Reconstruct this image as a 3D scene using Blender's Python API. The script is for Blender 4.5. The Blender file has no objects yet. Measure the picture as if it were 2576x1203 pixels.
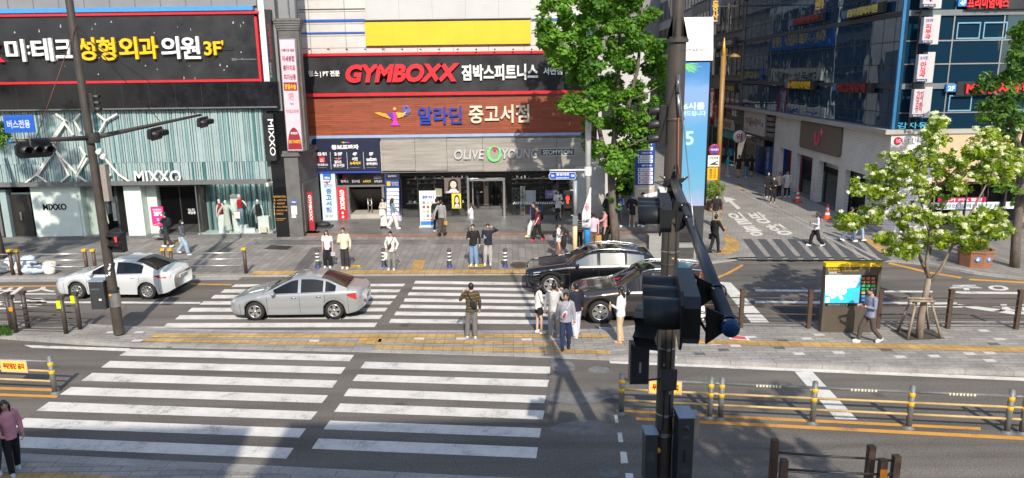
import bpy, math, random
from mathutils import Vector, Matrix
random.seed(7)
SC = bpy.context.scene
COL = SC.collection
R = math.radians
# ------------------------------------------------------------ camera, sky, sun, exposure
PITCH, ROLL, CAMZ = 12.5, -0.745, 7.9
FPX, CXP, CYP = 1844.0, 1288.0, 601.5          # focal length and centre in units of a 2576-wide picture
cam_d = bpy.data.cameras.new('camera'); cam = bpy.data.objects.new('camera', cam_d); COL.objects.link(cam)
cam_d.sensor_fit = 'HORIZONTAL'; cam_d.sensor_width = 36.0; cam_d.lens = 36.0*FPX/2576.0
cam_d.clip_start = 0.1; cam_d.clip_end = 1500
CM = Matrix.Rotation(R(90-PITCH), 3, 'X') @ Matrix.Rotation(R(ROLL), 3, 'Z')
cam.matrix_world = Matrix.Translation((0, 0, CAMZ)) @ CM.to_4x4()
SC.camera = cam
SUN_EL, SUN_AZ = 38.0, 8.0                      # sun behind the camera, a little to its right
W = bpy.data.worlds.new('World'); SC.world = W; W.use_nodes = True
nt = W.node_tree
sky = nt.nodes.new('ShaderNodeTexSky'); sky.sky_type = 'NISHITA'; sky.sun_disc = False
sky.sun_elevation = R(SUN_EL); sky.sun_rotation = R(180-SUN_AZ); sky.air_density = 1.0; sky.dust_density = 1.2
bg = nt.nodes['Background']; nt.links.new(sky.outputs[0], bg.inputs[0]); bg.inputs[1].default_value = 0.15
sl = bpy.data.lights.new('sun', 'SUN'); sl.energy = 3.4; sl.angle = R(0.6); sl.color = (1.0, 0.925, 0.81)
so = bpy.data.objects.new('sun', sl); COL.objects.link(so)
sd = Vector((-math.sin(R(SUN_AZ))*math.cos(R(SUN_EL)), math.cos(R(SUN_AZ))*math.cos(R(SUN_EL)), -math.sin(R(SUN_EL))))
so.rotation_euler = sd.to_track_quat('-Z', 'Y').to_euler(); so.location = (10, -30, 40)
SC.view_settings.view_transform = 'Standard'; SC.view_settings.look = 'None'
SC.view_settings.exposure = 0.68; SC.view_settings.gamma = 1.0
SC.cycles.max_bounces = 6; SC.cycles.transparent_max_bounces = 12
SC.cycles.caustics_reflective = False; SC.cycles.caustics_refractive = False
SC.cycles.use_denoising = True

# ------------------------------------------------------------ measuring helpers
def ray(px, py): return CM @ Vector(((px-CXP)/FPX, -(py-CYP)/FPX, -1.0))
def G(px, py, z=0.0):
    d = ray(px, py); t = (z-CAMZ)/d.z
    return Vector((d.x*t, d.y*t, z))
class Fr:
    """a facade plane: origin, right vector, up vector; normal looks at the viewer"""
    def __init__(s, O, U, V=(0, 0, 1)):
        s.O = Vector(O); s.U = Vector(U).normalized(); s.V = Vector(V).normalized(); s.N = s.U.cross(s.V)
    def p(s, u, v, n=0.0): return s.O + s.U*u + s.V*v + s.N*n
    def uv(s, px, py):
        d = ray(px, py); c = Vector((0, 0, CAMZ)); t = (s.O-c).dot(s.N)/d.dot(s.N); q = c+d*t-s.O
        return q.dot(s.U), q.dot(s.V)
    def rect(s, x0, y0, x1, y1):
        xm, ym = (x0+x1)/2, (y0+y1)/2
        return s.uv(x0, ym)[0], s.uv(xm, y1)[1], s.uv(x1, ym)[0], s.uv(xm, y0)[1]     # u0, v0, u1, v1
def YF(Y): return Fr((0, Y, 0), (1, 0, 0))

# ------------------------------------------------------------ materials
def lin(c):
    if isinstance(c, str):
        c = [int(c[i:i+2], 16)/255 for i in (0, 2, 4)]
        c = [x/12.92 if x <= 0.04045 else ((x+0.055)/1.055)**2.4 for x in c]
    return tuple(c)
MATS = {}
def mat(name, col, rough=0.6, metal=0.0, noise=0.0, nscale=6.0, bump=0.0, bscale=40.0, emit=0.0, coat=0.0, spec=0.5, stretch=None, rvar=0.0):
    m = bpy.data.materials.new(name); m.use_nodes = True; t = m.node_tree; b = t.nodes['Principled BSDF']
    c = lin(col); b.inputs['Base Color'].default_value = (*c, 1)
    b.inputs['Roughness'].default_value = rough; b.inputs['Metallic'].default_value = metal
    b.inputs['Specular IOR Level'].default_value = spec
    if coat: b.inputs['Coat Weight'].default_value = coat; b.inputs['Coat Roughness'].default_value = 0.04
    if emit: b.inputs['Emission Color'].default_value = (*c, 1); b.inputs['Emission Strength'].default_value = emit
    if noise or bump or rvar:
        tc = t.nodes.new('ShaderNodeTexCoord'); src = tc.outputs['Object']
        if stretch:
            mp = t.nodes.new('ShaderNodeMapping'); mp.inputs['Scale'].default_value = stretch
            t.links.new(src, mp.inputs[0]); src = mp.outputs[0]
    if noise or rvar:
        n = t.nodes.new('ShaderNodeTexNoise'); n.inputs['Scale'].default_value = nscale; n.inputs['Detail'].default_value = 7; n.inputs['Roughness'].default_value = 0.65
        t.links.new(src, n.inputs['Vector'])
        r = t.nodes.new('ShaderNodeValToRGB'); r.color_ramp.elements[0].position = 0.3; r.color_ramp.elements[1].position = 0.7
        lo = tuple(x*(1-noise) for x in c); hi = tuple(min(1, x*(1+noise)+0.01*noise) for x in c)
        r.color_ramp.elements[0].color = (*lo, 1); r.color_ramp.elements[1].color = (*hi, 1)
        t.links.new(n.outputs['Fac'], r.inputs[0]); t.links.new(r.outputs[0], b.inputs['Base Color'])
        if rvar:
            mr = t.nodes.new('ShaderNodeMapRange'); mr.inputs[1].default_value = .3; mr.inputs[2].default_value = .7
            mr.inputs[3].default_value = max(0, rough-rvar); mr.inputs[4].default_value = min(1, rough+rvar)
            t.links.new(n.outputs['Fac'], mr.inputs[0]); t.links.new(mr.outputs[0], b.inputs['Roughness'])
    if bump:
        n2 = t.nodes.new('ShaderNodeTexNoise'); n2.inputs['Scale'].default_value = bscale; n2.inputs['Detail'].default_value = 4
        t.links.new(src, n2.inputs['Vector'])
        bp = t.nodes.new('ShaderNodeBump'); bp.inputs['Strength'].default_value = bump; bp.inputs['Distance'].default_value = 0.02
        t.links.new(n2.outputs['Fac'], bp.inputs['Height']); t.links.new(bp.outputs[0], b.inputs['Normal'])
    MATS[name] = m
    return m
def C(col, rough=0.6, metal=0.0):
    k = 'paint_%s_%d_%d' % (col, rough*100, metal*100)
    return MATS.get(k) or mat(k, col, rough, metal, noise=0.10, nscale=3.0)
def node_mat(name): 
    m = bpy.data.materials.new(name); m.use_nodes = True; MATS[name] = m
    t = m.node_tree
    return m, t, t.nodes['Principled BSDF']
def N(t, typ, **kw):
    n = t.nodes.new(typ)
    for k, v in kw.items():
        if k in n.inputs: n.inputs[k].default_value = v
        else: setattr(n, k, v)
    return n
def ramp(t, src, stops):
    r = t.nodes.new('ShaderNodeValToRGB'); e = r.color_ramp.elements
    while len(e) < len(stops): e.new(0.5)
    for el, (p, c) in zip(e, stops): el.position = p; el.color = (*c, 1) if len(c) == 3 else c
    t.links.new(src, r.inputs[0]); return r.outputs[0]
def g3(v): return (v, v, v)
def mixc(t, fac, a, b, typ='MIX'):
    m = t.nodes.new('ShaderNodeMix'); m.data_type = 'RGBA'; m.blend_type = typ
    for s, v in ((m.inputs[0], fac), (m.inputs[6], a), (m.inputs[7], b)):
        if hasattr(v, 'links'): t.links.new(v, s)
        else: s.default_value = v if not isinstance(v, tuple) else (*v, 1)
    return m.outputs[2]

# ------------------------------------------------------------ mesh helpers
TMP = bpy.data.scenes.new('tmp')
def evaluated(o):
    TMP.collection.objects.link(o)
    with bpy.context.temp_override(scene=TMP, view_layer=TMP.view_layers[0]):
        dg = bpy.context.evaluated_depsgraph_get(); m = bpy.data.meshes.new_from_object(o.evaluated_get(dg))
    TMP.collection.objects.unlink(o); return m
TXT = {}
def text_geo(body, bold=0.0, shear=0.0, depth=0.0, rot=False, line=1.0):
    key = (body, bold, shear, depth > 0, rot, line)
    if key in TXT: return TXT[key]
    c = bpy.data.curves.new('t', 'FONT'); c.body = body; c.size = 1.0; c.offset = bold; c.shear = shear
    c.resolution_u = 3; c.align_x = 'CENTER' if '\n' in body else 'LEFT'; c.space_line = line
    if depth > 0: c.extrude = 0.5
    o = bpy.data.objects.new('t', c); m = evaluated(o)
    vs = [v.co.copy() for v in m.vertices]; fs = [tuple(p.vertices) for p in m.polygons]
    if rot: vs = [Vector((v.y, -v.x, v.z)) for v in vs]
    x0 = min(v.x for v in vs); x1 = max(v.x for v in vs); y0 = min(v.y for v in vs); y1 = max(v.y for v in vs)
    vs = [((v.x-x0)/(x1-x0), (v.y-y0)/(y1-y0), v.z+0.5 if depth > 0 else 0.0) for v in vs]
    bpy.data.objects.remove(o); bpy.data.curves.remove(c); bpy.data.meshes.remove(m)
    TXT[key] = (vs, fs); return vs, fs

class MB:
    def __init__(s): s.v = []; s.f = []; s.mi = []; s.ms = []; s.sm = []
    def mid(s, m):
        if isinstance(m, str): m = MATS[m]
        if m not in s.ms: s.ms.append(m)
        return s.ms.index(m)
    def add(s, vs, fs, m, smooth=False):
        b = len(s.v); s.v += [tuple(v) for v in vs]; i = s.mid(m)
        for f in fs: s.f.append(tuple(b+k for k in f)); s.mi.append(i); s.sm.append(smooth)
        return s
    def box(s, x0, x1, y0, y1, z0, z1, m): return s.obox(Fr((0, 0, 0), (1, 0, 0)), x0, z0, x1, z1, -y1, -y0, m)
    def obox(s, fr, u0, v0, u1, v1, n0, n1, m, ch=0.0):
        if ch <= 0:
            vs = [fr.p(u, v, n) for n in (n0, n1) for u, v in ((u0, v0), (u1, v0), (u1, v1), (u0, v1))]
            return s.add(vs, [(3, 2, 1, 0), (4, 5, 6, 7), (0, 1, 5, 4), (1, 2, 6, 5), (2, 3, 7, 6), (3, 0, 4, 7)], m)
        c = ch
        vs = [fr.p(u, v, n0) for u, v in ((u0, v0), (u1, v0), (u1, v1), (u0, v1))]
        vs += [fr.p(u, v, n1-c) for u, v in ((u0, v0), (u1, v0), (u1, v1), (u0, v1))]
        vs += [fr.p(u, v, n1) for u, v in ((u0+c, v0+c), (u1-c, v0+c), (u1-c, v1-c), (u0+c, v1-c))]
        fs = [(3, 2, 1, 0), (8, 9, 10, 11)]
        for k in range(4):
            j = (k+1) % 4; fs += [(k, j, 4+j, 4+k), (4+k, 4+j, 8+j, 8+k)]
        return s.add(vs, fs, m)
    def panel(s, fr, px, n0, n1, m, ch=0.0):
        u0, v0, u1, v1 = fr.rect(*px); return s.obox(fr, u0, v0, u1, v1, n0, n1, m, ch)
    def quad(s, a, b, c, d, m): return s.add([a, b, c, d], [(0, 1, 2, 3)], m)
    def prism(s, fr, poly, n0, n1, m, smooth=False):
        k = len(poly)
        a = sum(poly[i][0]*poly[(i+1) % k][1]-poly[(i+1) % k][0]*poly[i][1] for i in range(k))
        if a < 0: poly = poly[::-1]
        vs = [fr.p(u, v, n0) for u, v in poly]+[fr.p(u, v, n1) for u, v in poly]
        s.add(vs, [tuple(range(k-1, -1, -1)), tuple(range(k, 2*k))], m)
        b = len(s.v)-2*k; i = s.mid(m)
        for q in range(k):
            j = (q+1) % k; s.f.append((b+q, b+j, b+k+j, b+k+q)); s.mi.append(i); s.sm.append(smooth)
        return s
    def stroke(s, fr, pts, w, n0, n1, m):
        for (a, b), (c, d) in zip(pts, pts[1:]):
            L = math.hypot(c-a, d-b) or 1; x, y, h = (c-a)/L, (d-b)/L, w/2; n1 += 0.002
            s.prism(fr, [(a-x*h+y*h, b-y*h-x*h), (c+x*h+y*h, d+y*h-x*h), (c+x*h-y*h, d+y*h+x*h), (a-x*h-y*h, b-y*h+x*h)], n0, n1, m)
        return s
    def tube(s, pts, r, m, seg=8, cap=True, flat=1.0):
        pts = [Vector(p) for p in pts]; k = len(pts)
        rs = r if isinstance(r, (list, tuple)) else [r]*k
        ref = None; rings = []
        for i, p in enumerate(pts):
            d = (pts[min(i+1, k-1)]-pts[max(i-1, 0)]).normalized()
            if ref is None: ref = d.orthogonal().normalized() if abs(d.z) < 0.99 else Vector((1, 0, 0))
            a = (ref-d*ref.dot(d)).normalized(); b = d.cross(a); ref = a
            rings += [p+(a*math.cos(t)+b*math.sin(t)*flat)*rs[i] for t in [2*math.pi*j/seg for j in range(seg)]]
        fs = [(i*seg+j, i*seg+(j+1) % seg, (i+1)*seg+(j+1) % seg, (i+1)*seg+j) for i in range(k-1) for j in range(seg)]
        s.add(rings, fs, m, True)
        if cap:
            b = len(s.v)-len(rings); i = s.mid(m)
            s.f.append(tuple(b+j for j in range(seg-1, -1, -1))); s.mi.append(i); s.sm.append(False)
            s.f.append(tuple(b+(k-1)*seg+j for j in range(seg))); s.mi.append(i); s.sm.append(False)
        return s
    def sphere(s, c, r, m, seg=12, rings=8, rot=None, z0=-1.0, z1=1.0):
        if not isinstance(r, (tuple, list)): r = (r, r, r)
        c = Vector(c); vs = []; a0 = math.asin(z0); a1 = math.asin(z1)
        for i in range(rings+1):
            a = a0+(a1-a0)*i/rings
            for j in range(seg):
                t = 2*math.pi*j/seg; q = Vector((math.cos(a)*math.cos(t)*r[0], math.cos(a)*math.sin(t)*r[1], math.sin(a)*r[2]))
                if rot: q = rot @ q
                vs.append(c+q)
        fs = [(i*seg+j, i*seg+(j+1) % seg, (i+1)*seg+(j+1) % seg, (i+1)*seg+j) for i in range(rings) for j in range(seg)]
        return s.add(vs, fs, m, True)
    def lathe(s, prof, O, A, m, seg=20, smooth=True):
        """prof: (radius, distance along axis A) list"""
        O = Vector(O); A = Vector(A).normalized(); a = A.orthogonal().normalized(); b = A.cross(a)
        vs = [O+A*h+(a*math.cos(2*math.pi*j/seg)+b*math.sin(2*math.pi*j/seg))*max(r, 1e-4) for r, h in prof for j in range(seg)]
        fs = [(i*seg+j, i*seg+(j+1) % seg, (i+1)*seg+(j+1) % seg, (i+1)*seg+j) for i in range(len(prof)-1) for j in range(seg)]
        return s.add(vs, fs, m, smooth)
    def text(s, fr, body, px, n, m, depth=0.0, bold=0.0, shear=0.0, rot=False, line=1.0, uv=False, flip=False):
        u0, v0, u1, v1 = px if uv else fr.rect(*px)
        vs, fs = text_geo(body, bold, shear, depth, rot, line)
        if flip: vs = [(1-x, 1-y, z) for x, y, z in vs]
        return s.add([fr.p(u0+(u1-u0)*x, v0+(v1-v0)*y, n+z*depth) for x, y, z in vs], fs, m)
    def sheet(s, pts, m, z=None):
        """flat polygon of world points"""
        return s.add([(p[0], p[1], p[2] if z is None else z) for p in pts], [tuple(range(len(pts)))], m)
    def build(s, name, parent=None, bevel=0.0, label=None):
        me = bpy.data.meshes.new(name); off = Vector(parent['_o']) if parent and '_o' in parent else Vector((0, 0, 0))
        me.from_pydata([Vector(v)-off for v in s.v], [], s.f)
        for m in s.ms: me.materials.append(m)
        me.polygons.foreach_set('material_index', s.mi); me.polygons.foreach_set('use_smooth', s.sm)
        me.update(); o = bpy.data.objects.new(name, me); COL.objects.link(o)
        if parent is not None:
            o.parent = parent
            if '_o' in parent: o['_o'] = parent['_o']
        if bevel:
            bm = o.modifiers.new('bevel', 'BEVEL'); bm.width = bevel; bm.segments = 2; bm.limit_method = 'ANGLE'
        if label: o['label'] = label
        return o
def tag(o, label, cat, group=None, kind=None):
    o['label'] = label
    if cat: o['category'] = cat
    if group: o['group'] = group
    if kind: o['kind'] = kind
    return o
def thing(name, label, cat, loc=(0, 0, 0), group=None):
    o = bpy.data.objects.new(name, None); COL.objects.link(o); o.location = loc; o.empty_display_size = 0.2
    o['_o'] = tuple(loc); return tag(o, label, cat, group)
def struct(o): o['kind'] = 'structure'; return o
def dup(o, loc, rz=None, label=None, parent=None):
    c = o.copy(); COL.objects.link(c)
    if parent is None:
        c.location = loc
        if rz is not None: c.rotation_euler = (0, 0, rz)
        if label: c['label'] = label
    else: c.parent = parent
    for ch in list(o.children): dup(ch, None, None, None, c)
    return c
# ============================================================ ground materials
def asphalt():
    m, t, b = node_mat('asphalt'); tc = N(t, 'ShaderNodeTexCoord')
    n1 = N(t, 'ShaderNodeTexNoise', Scale=0.35, Detail=6.0); n2 = N(t, 'ShaderNodeTexNoise', Scale=28.0, Detail=3.0, Roughness=0.8)
    vo = N(t, 'ShaderNodeTexVoronoi', Scale=60.0); mp = N(t, 'ShaderNodeMapping'); mp.inputs['Scale'].default_value = (0.12, 1.6, 1)
    n3 = N(t, 'ShaderNodeTexNoise', Scale=1.0, Detail=4.0)
    for n in (n1, n2, vo): t.links.new(tc.outputs['Object'], n.inputs['Vector'])
    t.links.new(tc.outputs['Object'], mp.inputs[0]); t.links.new(mp.outputs[0], n3.inputs['Vector'])
    a = ramp(t, n1.outputs['Fac'], [(0.35, (0.110, 0.097, 0.083)), (0.65, (0.146, 0.130, 0.112))])
    c = ramp(t, n2.outputs['Fac'], [(0.36, g3(0.55)), (0.5, g3(0.97)), (0.68, g3(1.45))])
    d = ramp(t, n3.outputs['Fac'], [(0.35, g3(0.80)), (0.65, g3(1.22))])
    e = ramp(t, vo.outputs['Distance'], [(0.05, g3(1.35)), (0.3, g3(0.95))])
    x = mixc(t, 1.0, mixc(t, 1.0, mixc(t, 1.0, a, c, 'MULTIPLY'), d, 'MULTIPLY'), e, 'MULTIPLY')
    ov = N(t, 'ShaderNodeTexVoronoi', Scale=0.55); t.links.new(tc.outputs['Object'], ov.inputs['Vector']); x = mixc(t, 1.0, x, ramp(t, ov.outputs['Distance'], [(0.05, g3(0.55)), (0.12, g3(1.0))]), 'MULTIPLY')   # oil spots
    # hairline cracks
    cn = N(t, 'ShaderNodeTexNoise', Scale=1.3, Detail=3.0); t.links.new(tc.outputs['Object'], cn.inputs['Vector'])
    cv = N(t, 'ShaderNodeTexVoronoi', Scale=0.33, feature='DISTANCE_TO_EDGE'); t.links.new(mixc(t, 0.25, tc.outputs['Object'], cn.outputs['Color']), cv.inputs['Vector'])
    k = ramp(t, cv.outputs['Distance'], [(0.0, g3(0.78)), (0.004, g3(1.0))])
    x = mixc(t, 1.0, x, k, 'MULTIPLY')
    t.links.new(x, b.inputs['Base Color']); b.inputs['Roughness'].default_value = 0.85
    bp = N(t, 'ShaderNodeBump', Strength=0.5, Distance=0.01); t.links.new(n2.outputs['Fac'], bp.inputs['Height']); t.links.new(bp.outputs[0], b.inputs['Normal'])
asphalt()
def road_paint(name, col, wear=0.5, seed=0.0):
    m, t, b = node_mat(name); tc = N(t, 'ShaderNodeTexCoord'); c = lin(col)
    n1 = N(t, 'ShaderNodeTexNoise', Scale=1.1, Detail=8.0, Roughness=0.75); n2 = N(t, 'ShaderNodeTexNoise', Scale=22.0, Detail=4.0, Roughness=0.8)
    cn = N(t, 'ShaderNodeTexNoise', Scale=3.0, Detail=4.0)
    for n in (n1, n2, cn): t.links.new(tc.outputs['Object'], n.inputs['Vector'])
    cv = N(t, 'ShaderNodeTexVoronoi', Scale=1.6, feature='DISTANCE_TO_EDGE'); t.links.new(mixc(t, 0.22, tc.outputs['Object'], cn.outputs['Color']), cv.inputs['Vector'])
    sub = N(t, 'ShaderNodeMath', operation='ADD'); t.links.new(n1.outputs['Fac'], sub.inputs[0])
    mu = N(t, 'ShaderNodeMath', operation='MULTIPLY'); mu.inputs[1].default_value = 0.6; t.links.new(n2.outputs['Fac'], mu.inputs[0]); t.links.new(mu.outputs[0], sub.inputs[1])
    worn = ramp(t, sub.outputs[0], [(0.66-0.1*wear, g3(1)), (0.73, g3(0.0))])
    crack = ramp(t, cv.outputs['Distance'], [(0.001, g3(0.45)), (0.006, g3(0.0))])
    base = ramp(t, n1.outputs['Fac'], [(0.3, tuple(x*0.72 for x in c)), (0.65, c)])
    x = mixc(t, worn, base, tuple(0.45*x*0.5+0.06 for x in c)); x = mixc(t, crack, x, g3(0.09))
    t.links.new(x, b.inputs['Base Color']); b.inputs['Roughness'].default_value = 0.75
road_paint('white_paint', (0.66, 0.635, 0.585), 0.7)
road_paint('orange_paint', (0.62, 0.30, 0.055), 0.5)
def paving(name, c1, c2, mortar, scale, bw, bh, off=0.5, ms=0.012, rough=0.75, dirt=0.25, rotz=0.0):
    m, t, b = node_mat(name); tc = N(t, 'ShaderNodeTexCoord'); mp = N(t, 'ShaderNodeMapping'); mp.inputs['Rotation'].default_value = (0, 0, rotz)
    t.links.new(tc.outputs['Object'], mp.inputs[0])
    br = N(t, 'ShaderNodeTexBrick', Scale=scale); br.offset = off
    br.inputs['Color1'].default_value = (*lin(c1), 1); br.inputs['Color2'].default_value = (*lin(c2), 1); br.inputs['Mortar'].default_value = (*lin(mortar), 1)
    br.inputs['Mortar Size'].default_value = ms; br.inputs['Brick Width'].default_value = bw; br.inputs['Row Height'].default_value = bh; br.inputs['Bias'].default_value = 0.0
    t.links.new(mp.outputs[0], br.inputs['Vector'])
    n1 = N(t, 'ShaderNodeTexNoise', Scale=0.8, Detail=8.0, Roughness=0.7); n2 = N(t, 'ShaderNodeTexNoise', Scale=14.0, Detail=4.0)
    vo = N(t, 'ShaderNodeTexVoronoi', Scale=2.2)
    for n in (n1, n2, vo): t.links.new(tc.outputs['Object'], n.inputs['Vector'])
    d = ramp(t, n1.outputs['Fac'], [(0.3, g3(1-dirt)), (0.65, g3(1+dirt*0.5))])
    e = ramp(t, n2.outputs['Fac'], [(0.3, g3(0.85)), (0.7, g3(1.12))])
    sp = ramp(t, vo.outputs['Distance'], [(0.045, g3(0.55)), (0.06, g3(1.0))])       # chewing-gum spots
    x = mixc(t, 1.0, mixc(t, 1.0, mixc(t, 1.0, br.outputs['Color'], d, 'MULTIPLY'), e, 'MULTIPLY'), sp, 'MULTIPLY')
    t.links.new(x, b.inputs['Base Color']); b.inputs['Roughness'].default_value = rough
    bp = N(t, 'ShaderNodeBump', Strength=0.25, Distance=0.008); t.links.new(br.outputs['Fac'], bp.inputs['Height']); bp.invert = True
    t.links.new(bp.outputs[0], b.inputs['Normal'])
paving('pave_near', (0.185, 0.172, 0.158), (0.26, 0.243, 0.222), (0.12, 0.11, 0.10), 1.0, 0.9, 0.3, rotz=R(90))
paving('pave_dark', (0.10, 0.098, 0.095), (0.115, 0.112, 0.108), (0.06, 0.06, 0.06), 1.0, 0.9, 0.3, rotz=R(90))
paving('plaza_stone', (0.115, 0.112, 0.108), (0.18, 0.175, 0.166), (0.075, 0.075, 0.075), 1.0, 1.2, 0.6, rough=0.45, dirt=0.3)
paving('island_pave', (0.245, 0.226, 0.203), (0.325, 0.302, 0.272), (0.16, 0.15, 0.14), 1.0, 0.6, 0.2)
paving('street_pave', (0.27, 0.255, 0.228), (0.31, 0.29, 0.262), (0.13, 0.125, 0.12), 1.0, 0.4, 0.2, rotz=R(20))
paving('kerb_stone', (0.30, 0.285, 0.265), (0.34, 0.325, 0.30), (0.17, 0.16, 0.15), 1.0, 1.2, 3.0, off=0.0, ms=0.008, dirt=0.3)
paving('tactile', (0.40, 0.25, 0.08), (0.52, 0.32, 0.105), (0.27, 0.17, 0.06), 1.0, 0.3, 0.3, off=0.0, ms=0.012, dirt=0.35)
mat('red_kerb', (0.22, 0.11, 0.075), 0.7, noise=0.25, nscale=2.0)
mat('white_tile', (0.52, 0.50, 0.47), 0.7, noise=0.15)
mat('patch', (0.15, 0.145, 0.14), 0.85, noise=0.3, nscale=4.0, bump=0.3)
mat('shade_patch', (0.035, 0.034, 0.033), 0.7, noise=0.3)
mat('drain', (0.045, 0.042, 0.04), 0.5, 0.5, noise=0.2)
mat('stripe_dark', (0.075, 0.076, 0.08), 0.7, noise=0.25, nscale=6)
mat('manhole', (0.10, 0.075, 0.055), 0.6, 0.4, noise=0.3, nscale=8)
# ============================================================ ground geometry
ZF, ZP, ZI = 0.08, 0.20, 0.14         # far pavement, plaza in front of the shops, traffic island
gm = MB(); gm.sheet([(-400, -150, 0), (400, -150, 0), (400, 500, 0), (-400, 500, 0)], 'asphalt'); struct(gm.build('road'))
def strip(name, pts, m, z):
    mb = MB(); mb.sheet(pts, m, z); return struct(mb.build(name))
def solid(mb, poly, z0, z1, mtop, mside):
    """raised ground: polygon top with its kerb faces"""
    a = sum(poly[i][0]*poly[(i+1) % len(poly)][1]-poly[(i+1) % len(poly)][0]*poly[i][1] for i in range(len(poly)))
    if a < 0: poly = poly[::-1]
    mb.add([(p[0], p[1], z1) for p in poly], [tuple(range(len(poly)))], mtop)
    for i in range(len(poly)):
        p, q = poly[i], poly[(i+1) % len(poly)]
        mb.add([(p[0], p[1], z0), (q[0], q[1], z0), (q[0], q[1], z1), (p[0], p[1], z1)], [(0, 1, 2, 3)], mside)
kerb_far = [G(*p) for p in ((-500, 708), (0, 703), (300, 700), (610, 697), (1000, 694), (1330, 692), (1640, 678), (1760, 668), (1860, 655), (2000, 653), (2210, 657), (2330, 668), (2450, 690), (2620, 712), (3100, 765))]
mb = MB(); solid(mb, [(p.x, p.y) for p in kerb_far]+[(80, 130), (-80, 130)], 0.0, ZF, 'pave_near', 'kerb_stone')
struct(mb.build('pavement'))
# kerb stones along that edge
def offset_line(pts, d):
    out = []
    for i, p in enumerate(pts):
        t = (pts[min(i+1, len(pts)-1)]-pts[max(i-1, 0)]).normalized(); out.append(Vector((p.x-t.y*d, p.y+t.x*d, p.z)))
    return out
def ribbon(mb, a, b, z, m):
    for i in range(len(a)-1): mb.add([(a[i].x, a[i].y, z), (a[i+1].x, a[i+1].y, z), (b[i+1].x, b[i+1].y, z), (b[i].x, b[i].y, z)], [(0, 1, 2, 3)], m)
mb = MB(); ribbon(mb, offset_line(kerb_far, 0.01), offset_line(kerb_far, 0.2), ZF+0.004, 'kerb_stone'); struct(mb.build('kerb'))
# gutter along the road
mb = MB(); ribbon(mb, offset_line(kerb_far[:4], -0.45), offset_line(kerb_far[:4], -0.02), 0.004, 'kerb_stone'); struct(mb.build('gutter'))
# tactile strip by the crossing
mb = MB()
k0 = [G(x, y, ZF) for x, y in ((625, 692), (1000, 689), (1332, 688))]; k1 = [G(x, y, ZF) for x, y in ((640, 683), (1000, 680), (1340, 678))]
ribbon(mb, k0, k1, ZF+0.009, 'tactile')
mb.sheet([G(1031, 681, ZF), G(1061, 681, ZF), G(1071, 655, ZF), G(1044, 655, ZF)], 'tactile', ZF+0.013)
mb.sheet([G(1800, 641, ZF), G(1836, 642, ZF), G(1858, 631, ZF), G(1862, 615, ZF), G(1850, 600, ZF), G(1820, 597, ZF), G(1826, 612, ZF), G(1818, 626, ZF)], 'tactile', ZF+0.013)
mb.sheet([G(2165, 598, ZF), G(2180, 596, ZF), G(2240, 634, ZF), G(2222, 642, ZF)], 'tactile', ZF+0.013)
mb.sheet([G(412, 608, ZF), G(470, 606, ZF), G(470, 613, ZF), G(405, 615, ZF)], 'tactile', ZF+0.013)
struct(mb.build('tactile_paving'))
# darker pavement bands
mb = MB()
for q in (((735, 683), (770, 683), (815, 622), (785, 622)), ((1180, 679), (1235, 679), (1240, 617), (1195, 617))):
    mb.sheet([G(x, y, ZF) for x, y in q], 'pave_dark', ZF+0.004)
mb.sheet([G(x, y, ZF) for x, y in ((-300, 640), (130, 640), (235, 612), (-300, 612))], 'pave_dark', ZF+0.004)
mb.sheet([G(x, y, ZF) for x, y in ((500, 640), (545, 640), (590, 610), (555, 610))], 'pave_dark', ZF+0.004)
mb.sheet([G(x, y, ZF) for x, y in ((640, 616), (1665, 613), (1665, 602), (640, 604))], 'plaza_stone', ZF+0.006)
struct(mb.build('paving_band'))
# plaza before the shops, with its reddish step
pz = [(-10.6, 36.75), (G(945, 601, ZF).x, 36.2), (G(1660, 595, ZF).x, 36.2), (8.2, 36.9), (8.4, 70), (-10.6, 70)]
mb = MB(); solid(mb, pz, ZF, ZP, 'plaza_stone', 'red_kerb'); struct(mb.build('plaza'))
mb = MB(); mb.obox(Fr((0, 36.2, 0), (1, 0, 0)), G(945, 601, ZF).x, ZF+0.01, G(1660, 595, ZF).x, ZP-0.004, 0.0, 0.05, 'red_kerb'); struct(mb.build('plaza_step'))
# side street surface
SX = lambda Y: 18.4+0.043*(Y-35.6)
mb = MB(); mb.sheet([G(1800, 652, ZF), G(2215, 655, ZF), (18.3, 35.7, 0), (SX(130)-0.3, 130, 0), (9.0+0.043*95, 130, 0), (9.3, 40, 0), G(1862, 628, ZF)], 'street_pave', ZF+0.004)
struct(mb.build('side_street'))
mb = MB()
for i in range(9):                   # dark paving stripes of the raised crossing
    x = 1868+i*37
    q = [(x, 602), (x+22, 602), (x+66+i*1.5, 655), (x+40+i*1.5, 655)]
    mb.sheet([G(a, b, ZF) for a, b in q], 'stripe_dark', ZF+0.009)
for (x, y, w, h) in ((2105, 575, 22, 6), (2150, 600, 60, 12), (1880, 470, 20, 5), (1915, 468, 20, 4), (1850, 463, 18, 4), (1945, 520, 18, 5), (1990, 502, 22, 6), (2120, 565, 26, 6)):
    mb.sheet([G(x, y, ZF), G(x+w, y+2, ZF), G(x+w+8, y+h, ZF), G(x+8, y+h-2, ZF)], 'stripe_dark', ZF+0.009)
struct(mb.build('paving_stripe'))
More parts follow.
